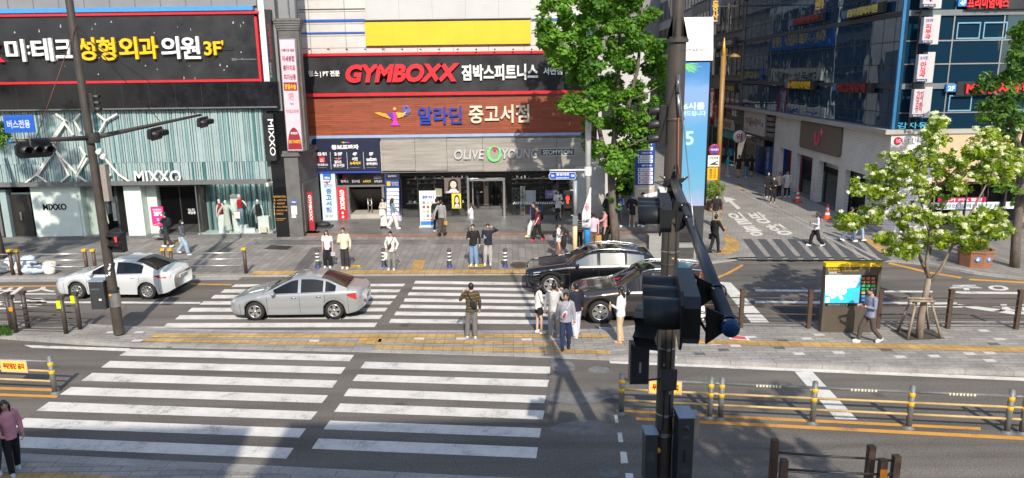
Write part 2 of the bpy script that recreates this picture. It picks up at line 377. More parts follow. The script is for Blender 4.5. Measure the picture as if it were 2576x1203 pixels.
# gutters and yellow dashes of the side street
mb = MB()
for (a, b) in (((1810, 455), (2190, 655)), ((1826, 455), (2215, 655))):
    p, q = G(*a, ZF), G(*b, ZF); d = (q-p).normalized().cross(Vector((0, 0, 1)))*0.09
    mb.sheet([p-d, q-d, q+d, p+d], 'kerb_stone', ZF+0.014)
struct(mb.build('street_gutter'))
mb = MB()
for x, y in ((1812, 553), (1822, 573), (1836, 597), (1857, 470), (1868, 478), (1812, 535), (1795, 513), (1872, 480)):
    p = G(x, y, ZF); mb.sheet([p+Vector((-.09, -.4, 0)), p+Vector((.09, -.4, 0)), p+Vector((.06, .4, 0)), p+Vector((-.12, .4, 0))], 'orange_paint', ZF+0.016)
GF = Fr((0, 0, 0), (1, 0, 0), (0, 1, 0))
def ground_text(mb, body, quad, z, m='white_paint'):
    """letters laid on the ground inside a quad (bottom-left, bottom-right, top-right, top-left pixels)"""
    a, b, c, d = [G(x, y, z) for x, y in quad]; vs, fs = text_geo(body, 0.03)
    mb.add([(a*(1-u)+b*u)*(1-v)+(d*(1-u)+c*u)*v for u, v, _ in vs], fs, m)
wm = MB()
zz = ZF+0.016
ground_text(wm, '일', ((1853, 566), (1893, 564), (1862, 534), (1826, 536)), zz)
ground_text(wm, '방', ((1905, 563), (1950, 561), (1915, 534), (1878, 535)), zz)
ground_text(wm, '통', ((1888, 595), (1928, 592), (1900, 566), (1862, 569)), zz)
ground_text(wm, '행', ((1952, 593), (1999, 590), (1962, 563), (1922, 566)), zz)
wm.sheet([G(x, y, zz) for x, y in ((1818, 494), (1852, 502), (1841, 505), (1864, 524), (1855, 527), (1833, 508), (1826, 511))], 'white_paint')
struct(wm.build('street_marking'))
struct(mb.build('street_dash'))
# ------------------------------------------------------------ traffic island
far_px = [(-300, 812), (0, 818), (200, 824), (420, 830), (640, 833), (990, 833), (1330, 833), (1500, 830), (1640, 825), (1960, 821), (2300, 819), (2700, 819), (3200, 822)]
near_px = [(-300, 846), (0, 853), (200, 868), (340, 874), (644, 880), (960, 888), (1288, 897), (1500, 906), (1600, 910), (1932, 925), (2250, 937), (2576, 948), (3200, 972)]
hts = [ZI, ZI, ZI, .06, .03, .03, .03, .04, ZI, ZI, ZI, ZI, ZI]
fl = [G(*p) for p in far_px]; nl = [G(*p) for p in near_px]
mb = MB()
for i in range(len(fl)-1):
    for a, b, rev in ((fl, nl, False),):
        h0, h1 = hts[i], hts[i+1]; k = 0.18
        A0, A1, B0, B1 = fl[i], fl[i+1], nl[i], nl[i+1]
        d0 = (B0-A0).normalized()*k; d1 = (B1-A1).normalized()*k
        z0, z1 = Vector((0, 0, h0)), Vector((0, 0, h1))
        mb.add([A0, A1, A1+z1, A0+z0], [(0, 3, 2, 1)], 'kerb_stone')
        mb.add([A0+z0, A1+z1, A1+z1+d1, A0+z0+d0], [(0, 3, 2, 1)], 'kerb_stone')
        mb.add([A0+z0+d0, A1+z1+d1, B1+z1-d1, B0+z0-d0], [(0, 3, 2, 1)], 'island_pave')
        mb.add([B0+z0-d0, B1+z1-d1, B1+z1, B0+z0], [(0, 3, 2, 1)], 'kerb_stone')
        mb.add([B0+z0, B1+z1, B1, B0], [(0, 3, 2, 1)], 'kerb_stone')
struct(mb.build('traffic_island'))
def isl_z(px):
    for (x0, _), (x1, _), h0, h1 in zip(far_px, far_px[1:], hts, hts[1:]):
        if x0 <= px <= x1: return h0+(h1-h0)*(px-x0)/(x1-x0)
    return ZI
mb = MB()
def tact(a, b, c, d, n=8):
    for i in range(n):
        f0, f1 = i/n, (i+1)/n
        P = []
        for f, (p, q) in ((f0, (a, b)), (f1, (a, b)), (f1, (d, c)), (f0, (d, c))):
            x, y = p[0]+(q[0]-p[0])*f, p[1]+(q[1]-p[1])*f; z = isl_z(x)+0.007; P.append(G(x, y, z))
        mb.add(P, [(3, 2, 1, 0)], 'tactile')
tact((385, 840.5), (1535, 841), (1535, 849.5), (378, 849))
tact((362, 852), (900, 862), (895, 870), (350, 859))
tact((953, 852.5), (1400, 861), (1398, 869), (950, 860.5))
tact((947, 868.5), (1545, 882), (1545, 891), (944, 877))
tact((905, 850), (962, 850), (955, 868), (899, 864), 2)
tact((1690, 852.5), (2700, 876), (2700, 889), (1690, 863), 14)
struct(mb.build('tactile_strip'))
mb = MB(); rr = random.Random(3)
for x, y in ((280, 836), (350, 836), (790, 858), (1055, 852), (1160, 852), (345, 857), (1325, 854), (1395, 853), (1640, 885), (1800, 865), (1850, 870), (2010, 890), (2110, 887), (2265, 898), (2350, 896), (2425, 873), (2515, 853), (2030, 852), (2060, 842), (2475, 832), (2490, 907), (2490, 888), (2440, 890), (1690, 898), (1890, 848)):
    z = isl_z(x)+0.006; p = G(x, y, z); mb.sheet([p+Vector((-.15, -.1, 0)), p+Vector((.15, -.1, 0)), p+Vector((.15, .1, 0)), p+Vector((-.15, .1, 0))], 'white_tile')
for x, y in ((1960, 875), (1970, 857), (2150, 850), (2340, 871), (1820, 880), (2230, 880), (1760, 890), (2500, 865)):
    z = isl_z(x)+0.006; p = G(x, y, z); mb.sheet([p+Vector((-.15, -.1, 0)), p+Vector((.15, -.1, 0)), p+Vector((.15, .1, 0)), p+Vector((-.15, .1, 0))], 'pave_dark')
struct(mb.build('paving_tile'))
mb = MB(); p = [G(x, y, isl_z(x)+0.008) for x, y in ((1828, 841), (1878, 847), (1888, 857), (1836, 853))]
mb.sheet(p, C('e8d9d2', .7)); mb.sheet([q.lerp((p[0]+p[2])/2, .25)+Vector((0, 0, .004)) for q in p], C('c05048', .7)); struct(mb.build('pavement_marking'))
# ------------------------------------------------------------ near pavement (its kerb shows at the bottom edge)
a, b = G(20, 1158), G(1000, 1208); d = (b-a).normalized(); far_r = a+d*60; far_l = a-d*60; nrm = Vector((d.y, -d.x, 0))
mb = MB(); solid(mb, [(far_l.x, far_l.y), (far_r.x, far_r.y), (far_r+nrm*9).to_tuple()[:2], (far_l+nrm*9).to_tuple()[:2]], 0, ZI, 'island_pave', 'kerb_stone'); struct(mb.build('near_pavement'))
mb = MB(); q = nrm*0.22; mb.sheet([far_l+nrm*.01, far_r+nrm*.01, far_r+q, far_l+q], 'kerb_stone', ZI+0.004)
q = -nrm*.3; mb.sheet([far_l+q, far_r+q, far_r-nrm*.01, far_l-nrm*.01], 'kerb_stone', 0.004); struct(mb.build('near_kerb'))
mb = MB(); mb.sheet([G(-200, 1196, ZI), G(150, 1192, ZI), G(400, 1206, ZI), G(300, 1230, ZI), G(-200, 1222, ZI)], 'tactile', ZI+0.008); struct(mb.build('near_tactile_paving'))
# ------------------------------------------------------------ road paint
ZM = 0.005
def paint(mb, q, m='white_paint', z=ZM): mb.sheet([G(x, y, z) for x, y in q], m)
mb = MB()
LL = [((327, 878), (891, 893), (879, 909), (300, 894.5)), ((276.5, 908), (870, 924), (857.5, 940.5), (254, 924.5)), ((232.5, 938), (849, 957.5), (835.5, 975.5), (204, 958)),
      ((178.5, 973.5), (825.5, 994.5), (810, 1014), (150, 993)), ((123.5, 1011), (799, 1035.5), (781.5, 1056), (91, 1033.5)), ((63.5, 1051.5), (770, 1078), (753, 1101), (31, 1074.5)),
      ((-6, 1096), (739, 1127), (720, 1154), (-47, 1122))]
LR = [((919, 910), (1384.5, 922.5), (1383.5, 940.5), (906.5, 926.5)), ((899, 942), (1381.5, 956), (1376.5, 973.5), (887, 958.5)), ((877.5, 977.5), (1374, 995), (1369, 1014.5), (864, 996.5)),
      ((856, 1015), (1370, 1033), (1365, 1055.5), (840.5, 1036)), ((830, 1058), (1361.5, 1077.5), (1357, 1101), (814, 1080)), ((801.5, 1103), (1353, 1125.5), (1349, 1153), (784, 1129))]
UL = [((592, 715.5), (1020, 714), (1014, 720.5), (581, 722)), ((565, 728), (1009, 728), (1003, 735.5), (555, 736.5)), ((540, 742), (999, 743), (993, 751), (530, 751)),
      ((512.5, 758), (988, 758), (981, 766), (501.5, 766.5)), ((482.5, 774.5), (975.5, 774.5), (968, 783.5), (471.5, 784.5)), ((452.5, 793), (963, 792.5), (955, 802.5), (440, 803.5)),
      ((421.5, 813), (949.5, 812), (942, 823), (408.5, 824.5))]
UR = [((1045.5, 706.5), (1410, 712), (1409, 719), (1041, 713.5)), ((1039, 721.5), (1408, 726), (1407, 733), (1035.5, 728)), ((1029, 735.5), (1406, 741), (1405, 748), (1025.5, 743)),
      ((1019, 750.5), (1404, 756), (1403, 764), (1015.5, 759)), ((1009, 766.5), (1402, 772), (1400, 780), (1004, 775)), ((996.5, 784), (1399, 788.5), (1397, 797.5), (991.5, 793.5)),
      ((984, 802.5), (1396, 806), (1394, 816), (978, 812.5))]
for q in LL+LR+UL+UR: paint(mb, q)
struct(mb.build('crosswalk'))
mb = MB()
for q in (((-100, 757), (505, 760), (503, 764.5), (-100, 761.5)), ((322, 822), (412, 822), (408, 827), (322, 827)), ((60, 868), (327, 876.5), (322, 884), (80, 875)),
          ((1533, 908), (1932, 924), (1932, 931), (1535, 914)), ((1932, 924), (2800, 959), (2800, 968), (1932, 931)),
          ((1999, 935), (2044, 935), (2157, 1056), (2102, 1054)), ((1808, 709), (1838, 711), (1943, 819), (1895, 819)),
          ((1900, 728), (2346, 732), (2346, 736), (1900, 733)), ((1900, 757), (2407, 761), (2407, 766), (1900, 763)), ((2380, 733), (2800, 737), (2800, 742), (2420, 739)), ((2300, 766), (2300, 772), (2420, 774), (2430, 768)),
          ((1507, 823), (1600, 826), (1600, 830), (1507, 827)), ((2400, 764), (2700, 800), (2700, 812), (2440, 776)),
          ((1545, 1044), (1553, 1044), (1556, 1064), (1548, 1064)), ((1553, 1088), (1564, 1088), (1568, 1112), (1556, 1112)), ((1560, 1136), (1576, 1137), (1580, 1165), (1562, 1166)), ((1573, 1190), (1592, 1191), (1598, 1226), (1576, 1226))):
    paint(mb, q, z=ZM+0.001)
for body, q in (('버', (( -40, 745), (30, 745), (60, 722), (0, 722))), ('스', ((55, 741), (140, 741), (145, 722), (75, 722))), ('전', ((-60, 778), (20, 778), (40, 752), (-30, 752))), ('용', ((40, 772), (110, 772), (125, 750), (60, 750))),
                ('주', ((2388, 730), (2478, 730), (2460, 717), (2390, 717))), ('ㅇ', ((2490, 731), (2545, 731), (2528, 718), (2482, 718))), ('차', ((2500, 790), (2620, 792), (2590, 765), (2490, 765)))):
    ground_text(mb, body, q, ZM+0.001)
struct(mb.build('lane_marking'))
mb = MB()
for q in (((1550, 1030), (1932, 1050), (1932, 1057), (1550, 1036)), ((1932, 1050), (2467, 1075), (2467, 1082), (1932, 1057)), ((1600, 1050), (1932, 1066), (1932, 1074), (1600, 1057)), ((1932, 1066), (2800, 1110), (2800, 1119), (1932, 1074)),
          ((-200, 967), (152, 978), (148, 985), (-200, 974)), ((-200, 982), (146, 995), (142, 1001), (-200, 989)), ((-200, 722), (280, 716), (280, 719), (-200, 725)), ((480, 713), (585, 715), (580, 718), (480, 716))):
    paint(mb, q, 'orange_paint', ZM+0.001)
arc = [(1800, 697), (1822, 689), (1845, 677), (1866, 665)]
for (x0, y0), (x1, y1) in zip(arc, arc[1:]): paint(mb, ((x0, y0), (x1, y1), (x1+5, y1+3), (x0+5, y0+4)), 'orange_paint', ZM+0.001)
for (x0, y0), (x1, y1) in (((2238, 660), (2340, 684)), ((2340, 684), (2420, 697)), ((2440, 701), (2700, 716))): paint(mb, ((x0, y0), (x1, y1), (x1-4, y1+4), (x0-4, y0+4)), 'orange_paint', ZM+0.001)
struct(mb.build('lane_edge_marking'))
mb = MB(); rr = random.Random(5)
for cx, cy, w, h in ((1415, 923, 30, 15), (1507, 931, 28, 9), (1448, 1000, 82, 15), (1470, 1077, 76, 19), (1530, 1190, 24, 12)):
    mb.sheet([G(cx+w*math.cos(a)*(0.85+.3*rr.random()), cy+h*math.sin(a)*(0.85+.3*rr.random())) for a in [2*math.pi*i/18 for i in range(18)]][::-1], 'patch', ZM-0.001)
mb.sheet([G(x, y) for x, y in ((2075, 697), (2210, 697), (2200, 704), (2090, 705))], 'shade_patch', ZM-.001)  # tree shade laid on the asphalt as dark sheets
mb.sheet([G(x, y) for x, y in ((1932, 774), (2070, 774), (2075, 805), (1990, 805))], 'shade_patch', ZM-.001)
struct(mb.build('road_patch'))
def ellipse(cx, cy, w, h, z, n=28): return [G(cx+w*math.cos(a), cy+h*math.sin(a), z) for a in [2*math.pi*i/n for i in range(n)]][::-1]
mb = MB(); mb.sheet(ellipse(1306, 667, 23, 8.5, ZF+.006), 'manhole')
for k in range(5): mb.sheet([G(1306+(-20+8*k)*.8, 664, ZF+.01), G(1306+(-20+8*k)*.8+4, 664, ZF+.01), G(1306+(-20+8*k)*.8+4, 671, ZF+.01), G(1306+(-20+8*k)*.8, 671, ZF+.01)], 'drain')
tag(mb.build('manhole_cover'), 'round rusty manhole cover on the pavement near the black car', 'manhole cover')
mb = MB(); mb.sheet([G(x, y, ZF) for x, y in ((664, 627), (722, 629), (737, 620), (682, 617))], 'drain', ZF+.008); tag(mb.build('drain_grate'), 'dark rectangular drain grate on the pavement below the black column', 'drain')
mb = MB()
for x, y, w in ((885, 671, 40), (1200, 669, 45)):
    z = ZF+.012; p = [G(x-w/2, y+3, z), G(x+w/2, y+1, z), G(x+w/2+2, y-4, z), G(x-w/2+2, y-2, z)]; mb.sheet(p, C('e6b416', .6))
    m1 = [a.lerp(b, .35) for a, b in ((p[0], p[3]), (p[1], p[2]), (p[2], p[1]), (p[3], p[0]))]; mb.sheet([m1[0].lerp(m1[1], .15), m1[0].lerp(m1[1], .85), m1[3].lerp(m1[2], .85), m1[3].lerp(m1[2], .15)], C('221c10', .6), z+.004)
struct(mb.build('kerb_sticker'))
# ============================================================ building materials
mat('black_panel', (0.009, 0.009, 0.011), 0.25, noise=0.25, nscale=1.5, rvar=0.1)
mat('black_gloss', (0.008, 0.008, 0.009), 0.08, noise=0.2, nscale=0.7)
mat('sign_black', (0.018, 0.018, 0.020), 0.42, noise=0.3, nscale=0.8, rvar=0.12)
mat('grey_clad', (0.20, 0.20, 0.205), 0.5, noise=0.12, nscale=0.6)
mat('grey_stone', (0.112, 0.108, 0.102), 0.6, noise=0.3, nscale=1.6, bump=0.15, bscale=20)
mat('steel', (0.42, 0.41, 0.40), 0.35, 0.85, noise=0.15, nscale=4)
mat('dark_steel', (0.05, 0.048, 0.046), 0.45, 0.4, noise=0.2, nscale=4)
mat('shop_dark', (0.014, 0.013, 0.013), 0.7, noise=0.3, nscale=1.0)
mat('shop_mid', (0.10, 0.095, 0.09), 0.7, noise=0.35, nscale=2.0)
mat('aqua1', (0.29, 0.375, 0.37), 0.6, noise=0.12, nscale=1.2)
mat('aqua2', (0.17, 0.285, 0.295), 0.45, noise=0.15, nscale=1.2)
mat('aqua3', (0.045, 0.15, 0.155), 0.45, noise=0.15, nscale=1.2)
mat('mint_panel', (0.60, 0.68, 0.62), 0.35, noise=0.06, nscale=0.7)
mat('cream', (0.72, 0.68, 0.60), 0.5, noise=0.06)
mat('letter_white', (0.74, 0.74, 0.72), 0.45, noise=0.08, nscale=3)
mat('letter_red', (0.62, 0.022, 0.03), 0.4, noise=0.1, nscale=3)
mat('letter_yellow', (0.78, 0.46, 0.01), 0.4, noise=0.08, nscale=3)
mat('frame_red', (0.55, 0.02, 0.028), 0.4, noise=0.15, nscale=2)
mat('blue_strip', (0.05, 0.26, 0.62), 0.45, noise=0.1)
mat('yellow_panel', (0.56, 0.44, 0.016), 0.55, noise=0.07, nscale=0.8)
mat('blank_panel', (0.46, 0.455, 0.445), 0.55, noise=0.06, nscale=0.6)
mat('brushed', (0.33, 0.305, 0.27), 0.45, 0.2, noise=0.22, nscale=2.0, stretch=(0.35, 1, 6), rvar=0.12)
mat('beige_wall', (0.40, 0.37, 0.32), 0.55, noise=0.15, nscale=1.0)
mat('navy', (0.014, 0.018, 0.045), 0.4, noise=0.15)
mat('blue_paint', (0.03, 0.10, 0.42), 0.4, noise=0.12)
mat('white_paint_metal', (0.66, 0.66, 0.65), 0.4, noise=0.08, nscale=2)
mat('pole_brown', (0.056, 0.045, 0.037), 0.5, noise=0.2, nscale=3.0, rvar=0.1)
mat('black_plastic', (0.012, 0.013, 0.015), 0.45, noise=0.2, nscale=3)
mat('rubber', (0.014, 0.014, 0.014), 0.8, noise=0.2, nscale=12)
mat('concrete', (0.30, 0.28, 0.25), 0.8, noise=0.2, nscale=2, bump=0.2)
mat('ledge', (0.13, 0.13, 0.13), 0.5, noise=0.15)
def brick_mat(name, c1, c2, mortar, bw, bh, rough=0.7, ms=0.012, axes='XZ', dirt=0.2, bumpv=0.3, off=0.5):
    m, t, b = node_mat(name); tc = N(t, 'ShaderNodeTexCoord'); sp = N(t, 'ShaderNodeSeparateXYZ'); cb = N(t, 'ShaderNodeCombineXYZ')
    ad = N(t, 'ShaderNodeMath', operation='ADD')
    t.links.new(tc.outputs['Object'], sp.inputs[0]); t.links.new(sp.outputs['X'], ad.inputs[0]); t.links.new(sp.outputs['Y'], ad.inputs[1])
    t.links.new(ad.outputs[0], cb.inputs[0]); t.links.new(sp.outputs['Z'], cb.inputs[1])
    br = N(t, 'ShaderNodeTexBrick', Scale=1.0); br.offset = off
    for k, v in (('Color1', c1), ('Color2', c2), ('Mortar', mortar)): br.inputs[k].default_value = (*lin(v), 1)
    br.inputs['Mortar Size'].default_value = ms; br.inputs['Brick Width'].default_value = bw; br.inputs['Row Height'].default_value = bh
    t.links.new(cb.outputs[0], br.inputs['Vector'])
    n1 = N(t, 'ShaderNodeTexNoise', Scale=0.9, Detail=7.0, Roughness=0.7); t.links.new(tc.outputs['Object'], n1.inputs['Vector'])
    d = ramp(t, n1.outputs['Fac'], [(0.3, g3(1-dirt)), (0.65, g3(1+dirt*0.4))])
    t.links.new(mixc(t, 1.0, br.outputs['Color'], d, 'MULTIPLY'), b.inputs['Base Color']); b.inputs['Roughness'].default_value = rough
    bp = N(t, 'ShaderNodeBump', Strength=bumpv, Distance=0.01); bp.invert = True; t.links.new(br.outputs['Fac'], bp.inputs['Height']); t.links.new(bp.outputs[0], b.inputs['Normal'])
brick_mat('tile_wall', (0.52, 0.50, 0.47), (0.56, 0.54, 0.51), (0.26, 0.25, 0.24), 1.9, 0.62, 0.45, ms=0.022, dirt=0.16, off=0.0)
brick_mat('white_brick', (0.72, 0.69, 0.65), (0.78, 0.75, 0.71), (0.42, 0.39, 0.36), 0.30, 0.085, 0.8, dirt=0.12)
brick_mat('grey_tile', (0.17, 0.15, 0.145), (0.20, 0.18, 0.17), (0.10, 0.09, 0.09), 1.2, 0.6, 0.5)
def wood_mat():
    m, t, b = node_mat('wood_sign'); tc = N(t, 'ShaderNodeTexCoord'); mp = N(t, 'ShaderNodeMapping'); mp.inputs['Scale'].default_value = (0.5, 1, 9)
    t.links.new(tc.outputs['Object'], mp.inputs[0]); n = N(t, 'ShaderNodeTexNoise', Scale=3.0, Detail=6.0, Distortion=0.6); t.links.new(mp.outputs[0], n.inputs['Vector'])
    sp = N(t, 'ShaderNodeSeparateXYZ'); cb = N(t, 'ShaderNodeCombineXYZ'); t.links.new(tc.outputs['Object'], sp.inputs[0]); t.links.new(sp.outputs['X'], cb.inputs[0]); t.links.new(sp.outputs['Z'], cb.inputs[1])
    br = N(t, 'ShaderNodeTexBrick', Scale=1.0); br.inputs['Brick Width'].default_value = 2.3; br.inputs['Row Height'].default_value = 0.105; br.inputs['Mortar Size'].default_value = 0.006
    br.inputs['Color1'].default_value = (0.85, 0.85, 0.85, 1); br.inputs['Color2'].default_value = (1.15, 1.15, 1.15, 1); br.inputs['Mortar'].default_value = (0.35, 0.35, 0.35, 1); t.links.new(cb.outputs[0], br.inputs['Vector'])
    vo = N(t, 'ShaderNodeTexVoronoi', Scale=1.6); t.links.new(cb.outputs[0], vo.inputs['Vector'])
    a = ramp(t, n.outputs['Fac'], [(0.3, (0.20, 0.042, 0.018)), (0.7, (0.31, 0.075, 0.030))])
    k = ramp(t, vo.outputs['Distance'], [(0.03, g3(0.4)), (0.08, g3(1.0))])
    t.links.new(mixc(t, 1.0, mixc(t, 1.0, a, br.outputs['Color'], 'MULTIPLY'), k, 'MULTIPLY'), b.inputs['Base Color']); b.inputs['Roughness'].default_value = 0.55
wood_mat()
def glass_mat(name, tint=(0.02, 0.022, 0.024), alpha=0.35, rough=0.03, wave=0.0, ior=1.5):
    m, t, b = node_mat(name); out = t.nodes['Material Output']
    tr = N(t, 'ShaderNodeBsdfTransparent'); tr.inputs[0].default_value = (0.95, 0.96, 0.96, 1)
    b.inputs['Base Color'].default_value = (*tint, 1); b.inputs['Roughness'].default_value = rough; b.inputs['IOR'].default_value = ior
    mx = N(t, 'ShaderNodeMixShader'); mx.inputs[0].default_value = alpha
    t.links.new(tr.outputs[0], mx.inputs[1]); t.links.new(b.outputs[0], mx.inputs[2]); t.links.new(mx.outputs[0], out.inputs[0])
    return m
glass_mat('shop_glass', alpha=0.08)
mat('glow_white', (1, .96, .88), .5, emit=9.0)
def curtain_glass(name, tint, spec=0.7, wave=0.006, tintc=(1, 1, 1)):
    m, t, b = node_mat(name); tc = N(t, 'ShaderNodeTexCoord'); b.inputs['Base Color'].default_value = (*tint, 1); b.inputs['Roughness'].default_value = 0.02
    b.inputs['IOR'].default_value = 1.9; b.inputs['Specular Tint'].default_value = (*tintc, 1); b.inputs['Specular IOR Level'].default_value = spec
    n = N(t, 'ShaderNodeTexNoise', Scale=0.9, Detail=1.0); t.links.new(tc.outputs['Object'], n.inputs['Vector'])
    bp = N(t, 'ShaderNodeBump', Strength=0.35, Distance=wave); t.links.new(n.outputs['Fac'], bp.inputs['Height']); t.links.new(bp.outputs[0], b.inputs['Normal'])
curtain_glass('mirror_glass', (0.014, 0.046, 0.092), 1.0, 0.03, (.55, .80, 1.0))
curtain_glass('blue_glass', (0.006, 0.024, 0.045), 0.35, 0.01, (.6, .82, 1.0))
curtain_glass('window_glass', (0.03, 0.034, 0.036), 0.7, 0.012)

# ============================================================ clothes shop (left)
FM = YF(36.5)
b1 = thing('shop_building', 'black shop building with teal slatted front left of the grey stone pier', 'building', (-20, 36.5, 0))
mb = MB()
mb.box(-46, -11.2, 36.6, 70, 2.95, 24, 'grey_clad')
mb.panel(FM, (-500, -120, 640, 22), 0.0, 0.02, 'grey_clad')
for i in range(12):
    u = FM.uv(20+i*64, 10)[0]; mb.obox(FM, u-.02, 10.9, u+.02, 15, .02, .035, 'ledge')
mb.build('wall', b1)
mb = MB(); mb.panel(FM, (-500, 213, 703, 276), -0.05, 0.30, 'black_panel')
for i in range(11):
    u = FM.uv(-80+i*66, 240)[0]; mb.obox(FM, u-.008, FM.uv(300, 274)[1], u+.008, FM.uv(300, 215)[1], .30, .303, 'dark_steel')
mb.panel(FM, (-500, 274.5, 703, 278), -.05, .36, 'ledge'); mb.build('fascia', b1)
mb = MB(); rr = random.Random(11); u0, v0, u1, v1 = FM.rect(-300, 279, 668, 459); vm = FM.uv(400, 409)[1]
mb.obox(FM, u0, v0, u1, v1, -.08, .0, 'aqua2')
for (a, c, dep) in ((vm+0.01, v1, .0), (v0, vm, .05)):
    u = u0
    while u < u1-.05:
        w = rr.choice((.07, .09, .10)); k = rr.random()
        mb.obox(FM, u, a, min(u+w, u1), c, .0, dep+rr.choice((.06, .075, .09)), 'aqua1' if k < .80 else ('aqua2' if k < .95 else 'aqua3'))
        u += w+rr.choice((.012, .03, .045))
mb.build('slat_cladding', b1)
mb = MB(); Z = lambda *p: [FM.uv(x, y) for x, y in p]
for pts in (((150, 287), (171, 303), (134, 356)), ((208, 287), (194, 303), (209, 328)), ((140, 356), (171, 310), (191, 337)), ((102, 349), (111, 366)), ((253, 287), (272, 303), (300, 287)), ((272, 305), (258, 330)),
            ((68.5, 461), (99.6, 437.7), (146, 370), (136, 357)), ((133, 461), (103, 440), (147, 374), (181, 439), (157, 460), (232, 460), (202, 440), (226, 398)), ((68.5, 460.5), (133, 460.5)),
            ((146, 357), (138, 368), (199, 434), (222, 388), (210, 370)), ((263, 388), (306, 438), (336, 458), (262, 459), (284, 439), (265, 421)), ((137, 349), (145, 359))):
    mb.stroke(FM, Z(*pts), 0.078, .22, .29, 'cream')
mb.build('zigzag_trim', b1)
mb = MB(); mb.panel(FM, (-500, 457, 680, 467), -.1, .42, 'ledge'); mb.panel(FM, (676, 457, 682, 466), -.09, .44, 'cream'); mb.build('canopy_ledge', b1)
# ground floor: back wall, floor, ceiling
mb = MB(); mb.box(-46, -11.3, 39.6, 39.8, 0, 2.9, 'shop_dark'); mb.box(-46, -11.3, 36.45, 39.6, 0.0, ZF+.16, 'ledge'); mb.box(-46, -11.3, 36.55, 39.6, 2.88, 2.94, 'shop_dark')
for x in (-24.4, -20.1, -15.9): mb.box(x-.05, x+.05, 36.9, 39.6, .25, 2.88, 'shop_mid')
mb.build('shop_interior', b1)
def mpart(name, px, n0, n1, m, par=b1, extra=None, bev=0.0):
    q = MB(); q.panel(FM, px, n0, n1, m); 
    if extra: extra(q)
    return q.build(name, par, bevel=bev)
mpart('pillar', (84, 468, 208, 597), -.9, .0, 'mint_panel', extra=lambda q: (q.panel(FM, (208.5, 469, 236, 596), -.95, -.45, 'mint_panel'), q.panel(FM, (100, 490, 203, 594), .0, .05, 'mint_panel')))
mpart('pillar', (317, 468, 360, 597), -.9, .0, 'mint_panel', extra=lambda q: q.panel(FM, (361, 469, 386, 597), -.9, -.5, 'mint_panel'))
mpart('pillar', (-260, 468, 0, 597), -.9, .0, 'ledge'); mpart('pillar', (6, 478, 22, 597), -.5, .0, 'aqua1')
mpart('door', (24, 490, 74, 597), -.3, -.22, C('2a2622', .4), extra=lambda q: (q.panel(FM, (45, 535, 49, 556), -.22, -.17, 'steel'), q.panel(FM, (22, 486, 78, 490), -.3, -.15, 'aqua1')))
def clothes(q):
    rr = random.Random(4)
    for i in range(9):
        x = 214+i*11.5; q.panel(FM, (x, 487, x+2.5, 505), -1.1, -1.06, 'cream')
    for x, w, h, c in ((222, 9, 560, 'd7dce0'), (234, 12, 548, 'aeb8bf'), (256, 10, 565, 'c9cdd0'), (268, 34, 572, '2d2f33')):
        q.panel(FM, (x, 504, x+w, h), -1.25, -1.0, C(c, .8), )
    for x, y in ((214, 500), (235, 500)): q.stroke(FM, Z((x, y), (x+14, y+70)), .05, -.95, -.9, 'cream')
q = MB(); clothes(q); q.build('clothes_rail', b1)
mpart('window', (207, 470, 317, 596), -.16, -.14, 'shop_glass'); 
q = MB()
for i in range(42):
    x = 500+i*4.4; q.panel(FM, (x, 469, x+3.2, 592), -1.15, -1.02+.05*(i % 3), ('aqua1', 'aqua2', 'aqua3', 'aqua2')[(i*7) % 4])
q.panel(FM, (496, 468, 682, 594), -1.25, -1.16, 'shop_dark'); q.panel(FM, (497, 588, 684, 596), -1.14, -.1, 'mint_panel'); q.build('display_backdrop', b1)
q = MB(); q.panel(FM, (498, 469, 683, 592), -.05, -.03, 'shop_glass'); w = q.build('window', b1)
q = MB(); 
for x in (496, 681): q.panel(FM, (x, 468, x+2.2, 596), -.06, .0, 'steel')
q.panel(FM, (498, 592, 684, 597), -.06, .01, 'dark_steel'); q.build('window_frame', w)
mpart('entrance_glass', (388, 472, 495, 597), -.7, -.67, 'shop_glass', extra=lambda q: (q.panel(FM, (386, 470, 497, 474), -.72, -.6, 'dark_steel'), q.panel(FM, (441, 474, 443.5, 597), -.72, -.64, 'dark_steel')))
q = MB(); q.text(FM, 'DJ-7C\n세일중', (458, 531, 478, 545), -.665, 'letter_white', bold=.02); q.build('door_lettering', b1)
q = MB(); q.panel(FM, (-500, 597.5, 742, 604), -.4, .04, 'dark_steel'); q.build('plinth', b1)
q = MB(); q.text(FM, 'MIXXO', (110, 512, 169, 528), .052, 'black_gloss', .03, .02); q.build('wall_lettering', b1)
q = MB(); q.text(FM, 'MIXXO', (347, 427, 463, 459), .30, 'letter_white', .08, .008); sgn = thing('shop_sign', 'large white MIXXO letters standing on the grey ledge of the teal slatted front', 'sign', FM.p(*FM.uv(400, 459), .3))
q.build('letters', sgn); q = MB(); u0, v0, u1, v1 = FM.rect(344, 426, 465, 460)
for k in range(5): q.obox(FM, u0+(u1-u0)*(k+.5)/5-.02, v0, u0+(u1-u0)*(k+.5)/5+.02, v0+.3, .2, .299, 'steel')
q.build('bracket', sgn)
for k in range(3): q = MB(); u_ = FM.uv(525+k*58, 475)[0]; q.obox(FM, u_, 2.80, u_+.9, 2.84, -.75, -.60, 'glow_white'); q.build('ceiling_glow_strip', b1)
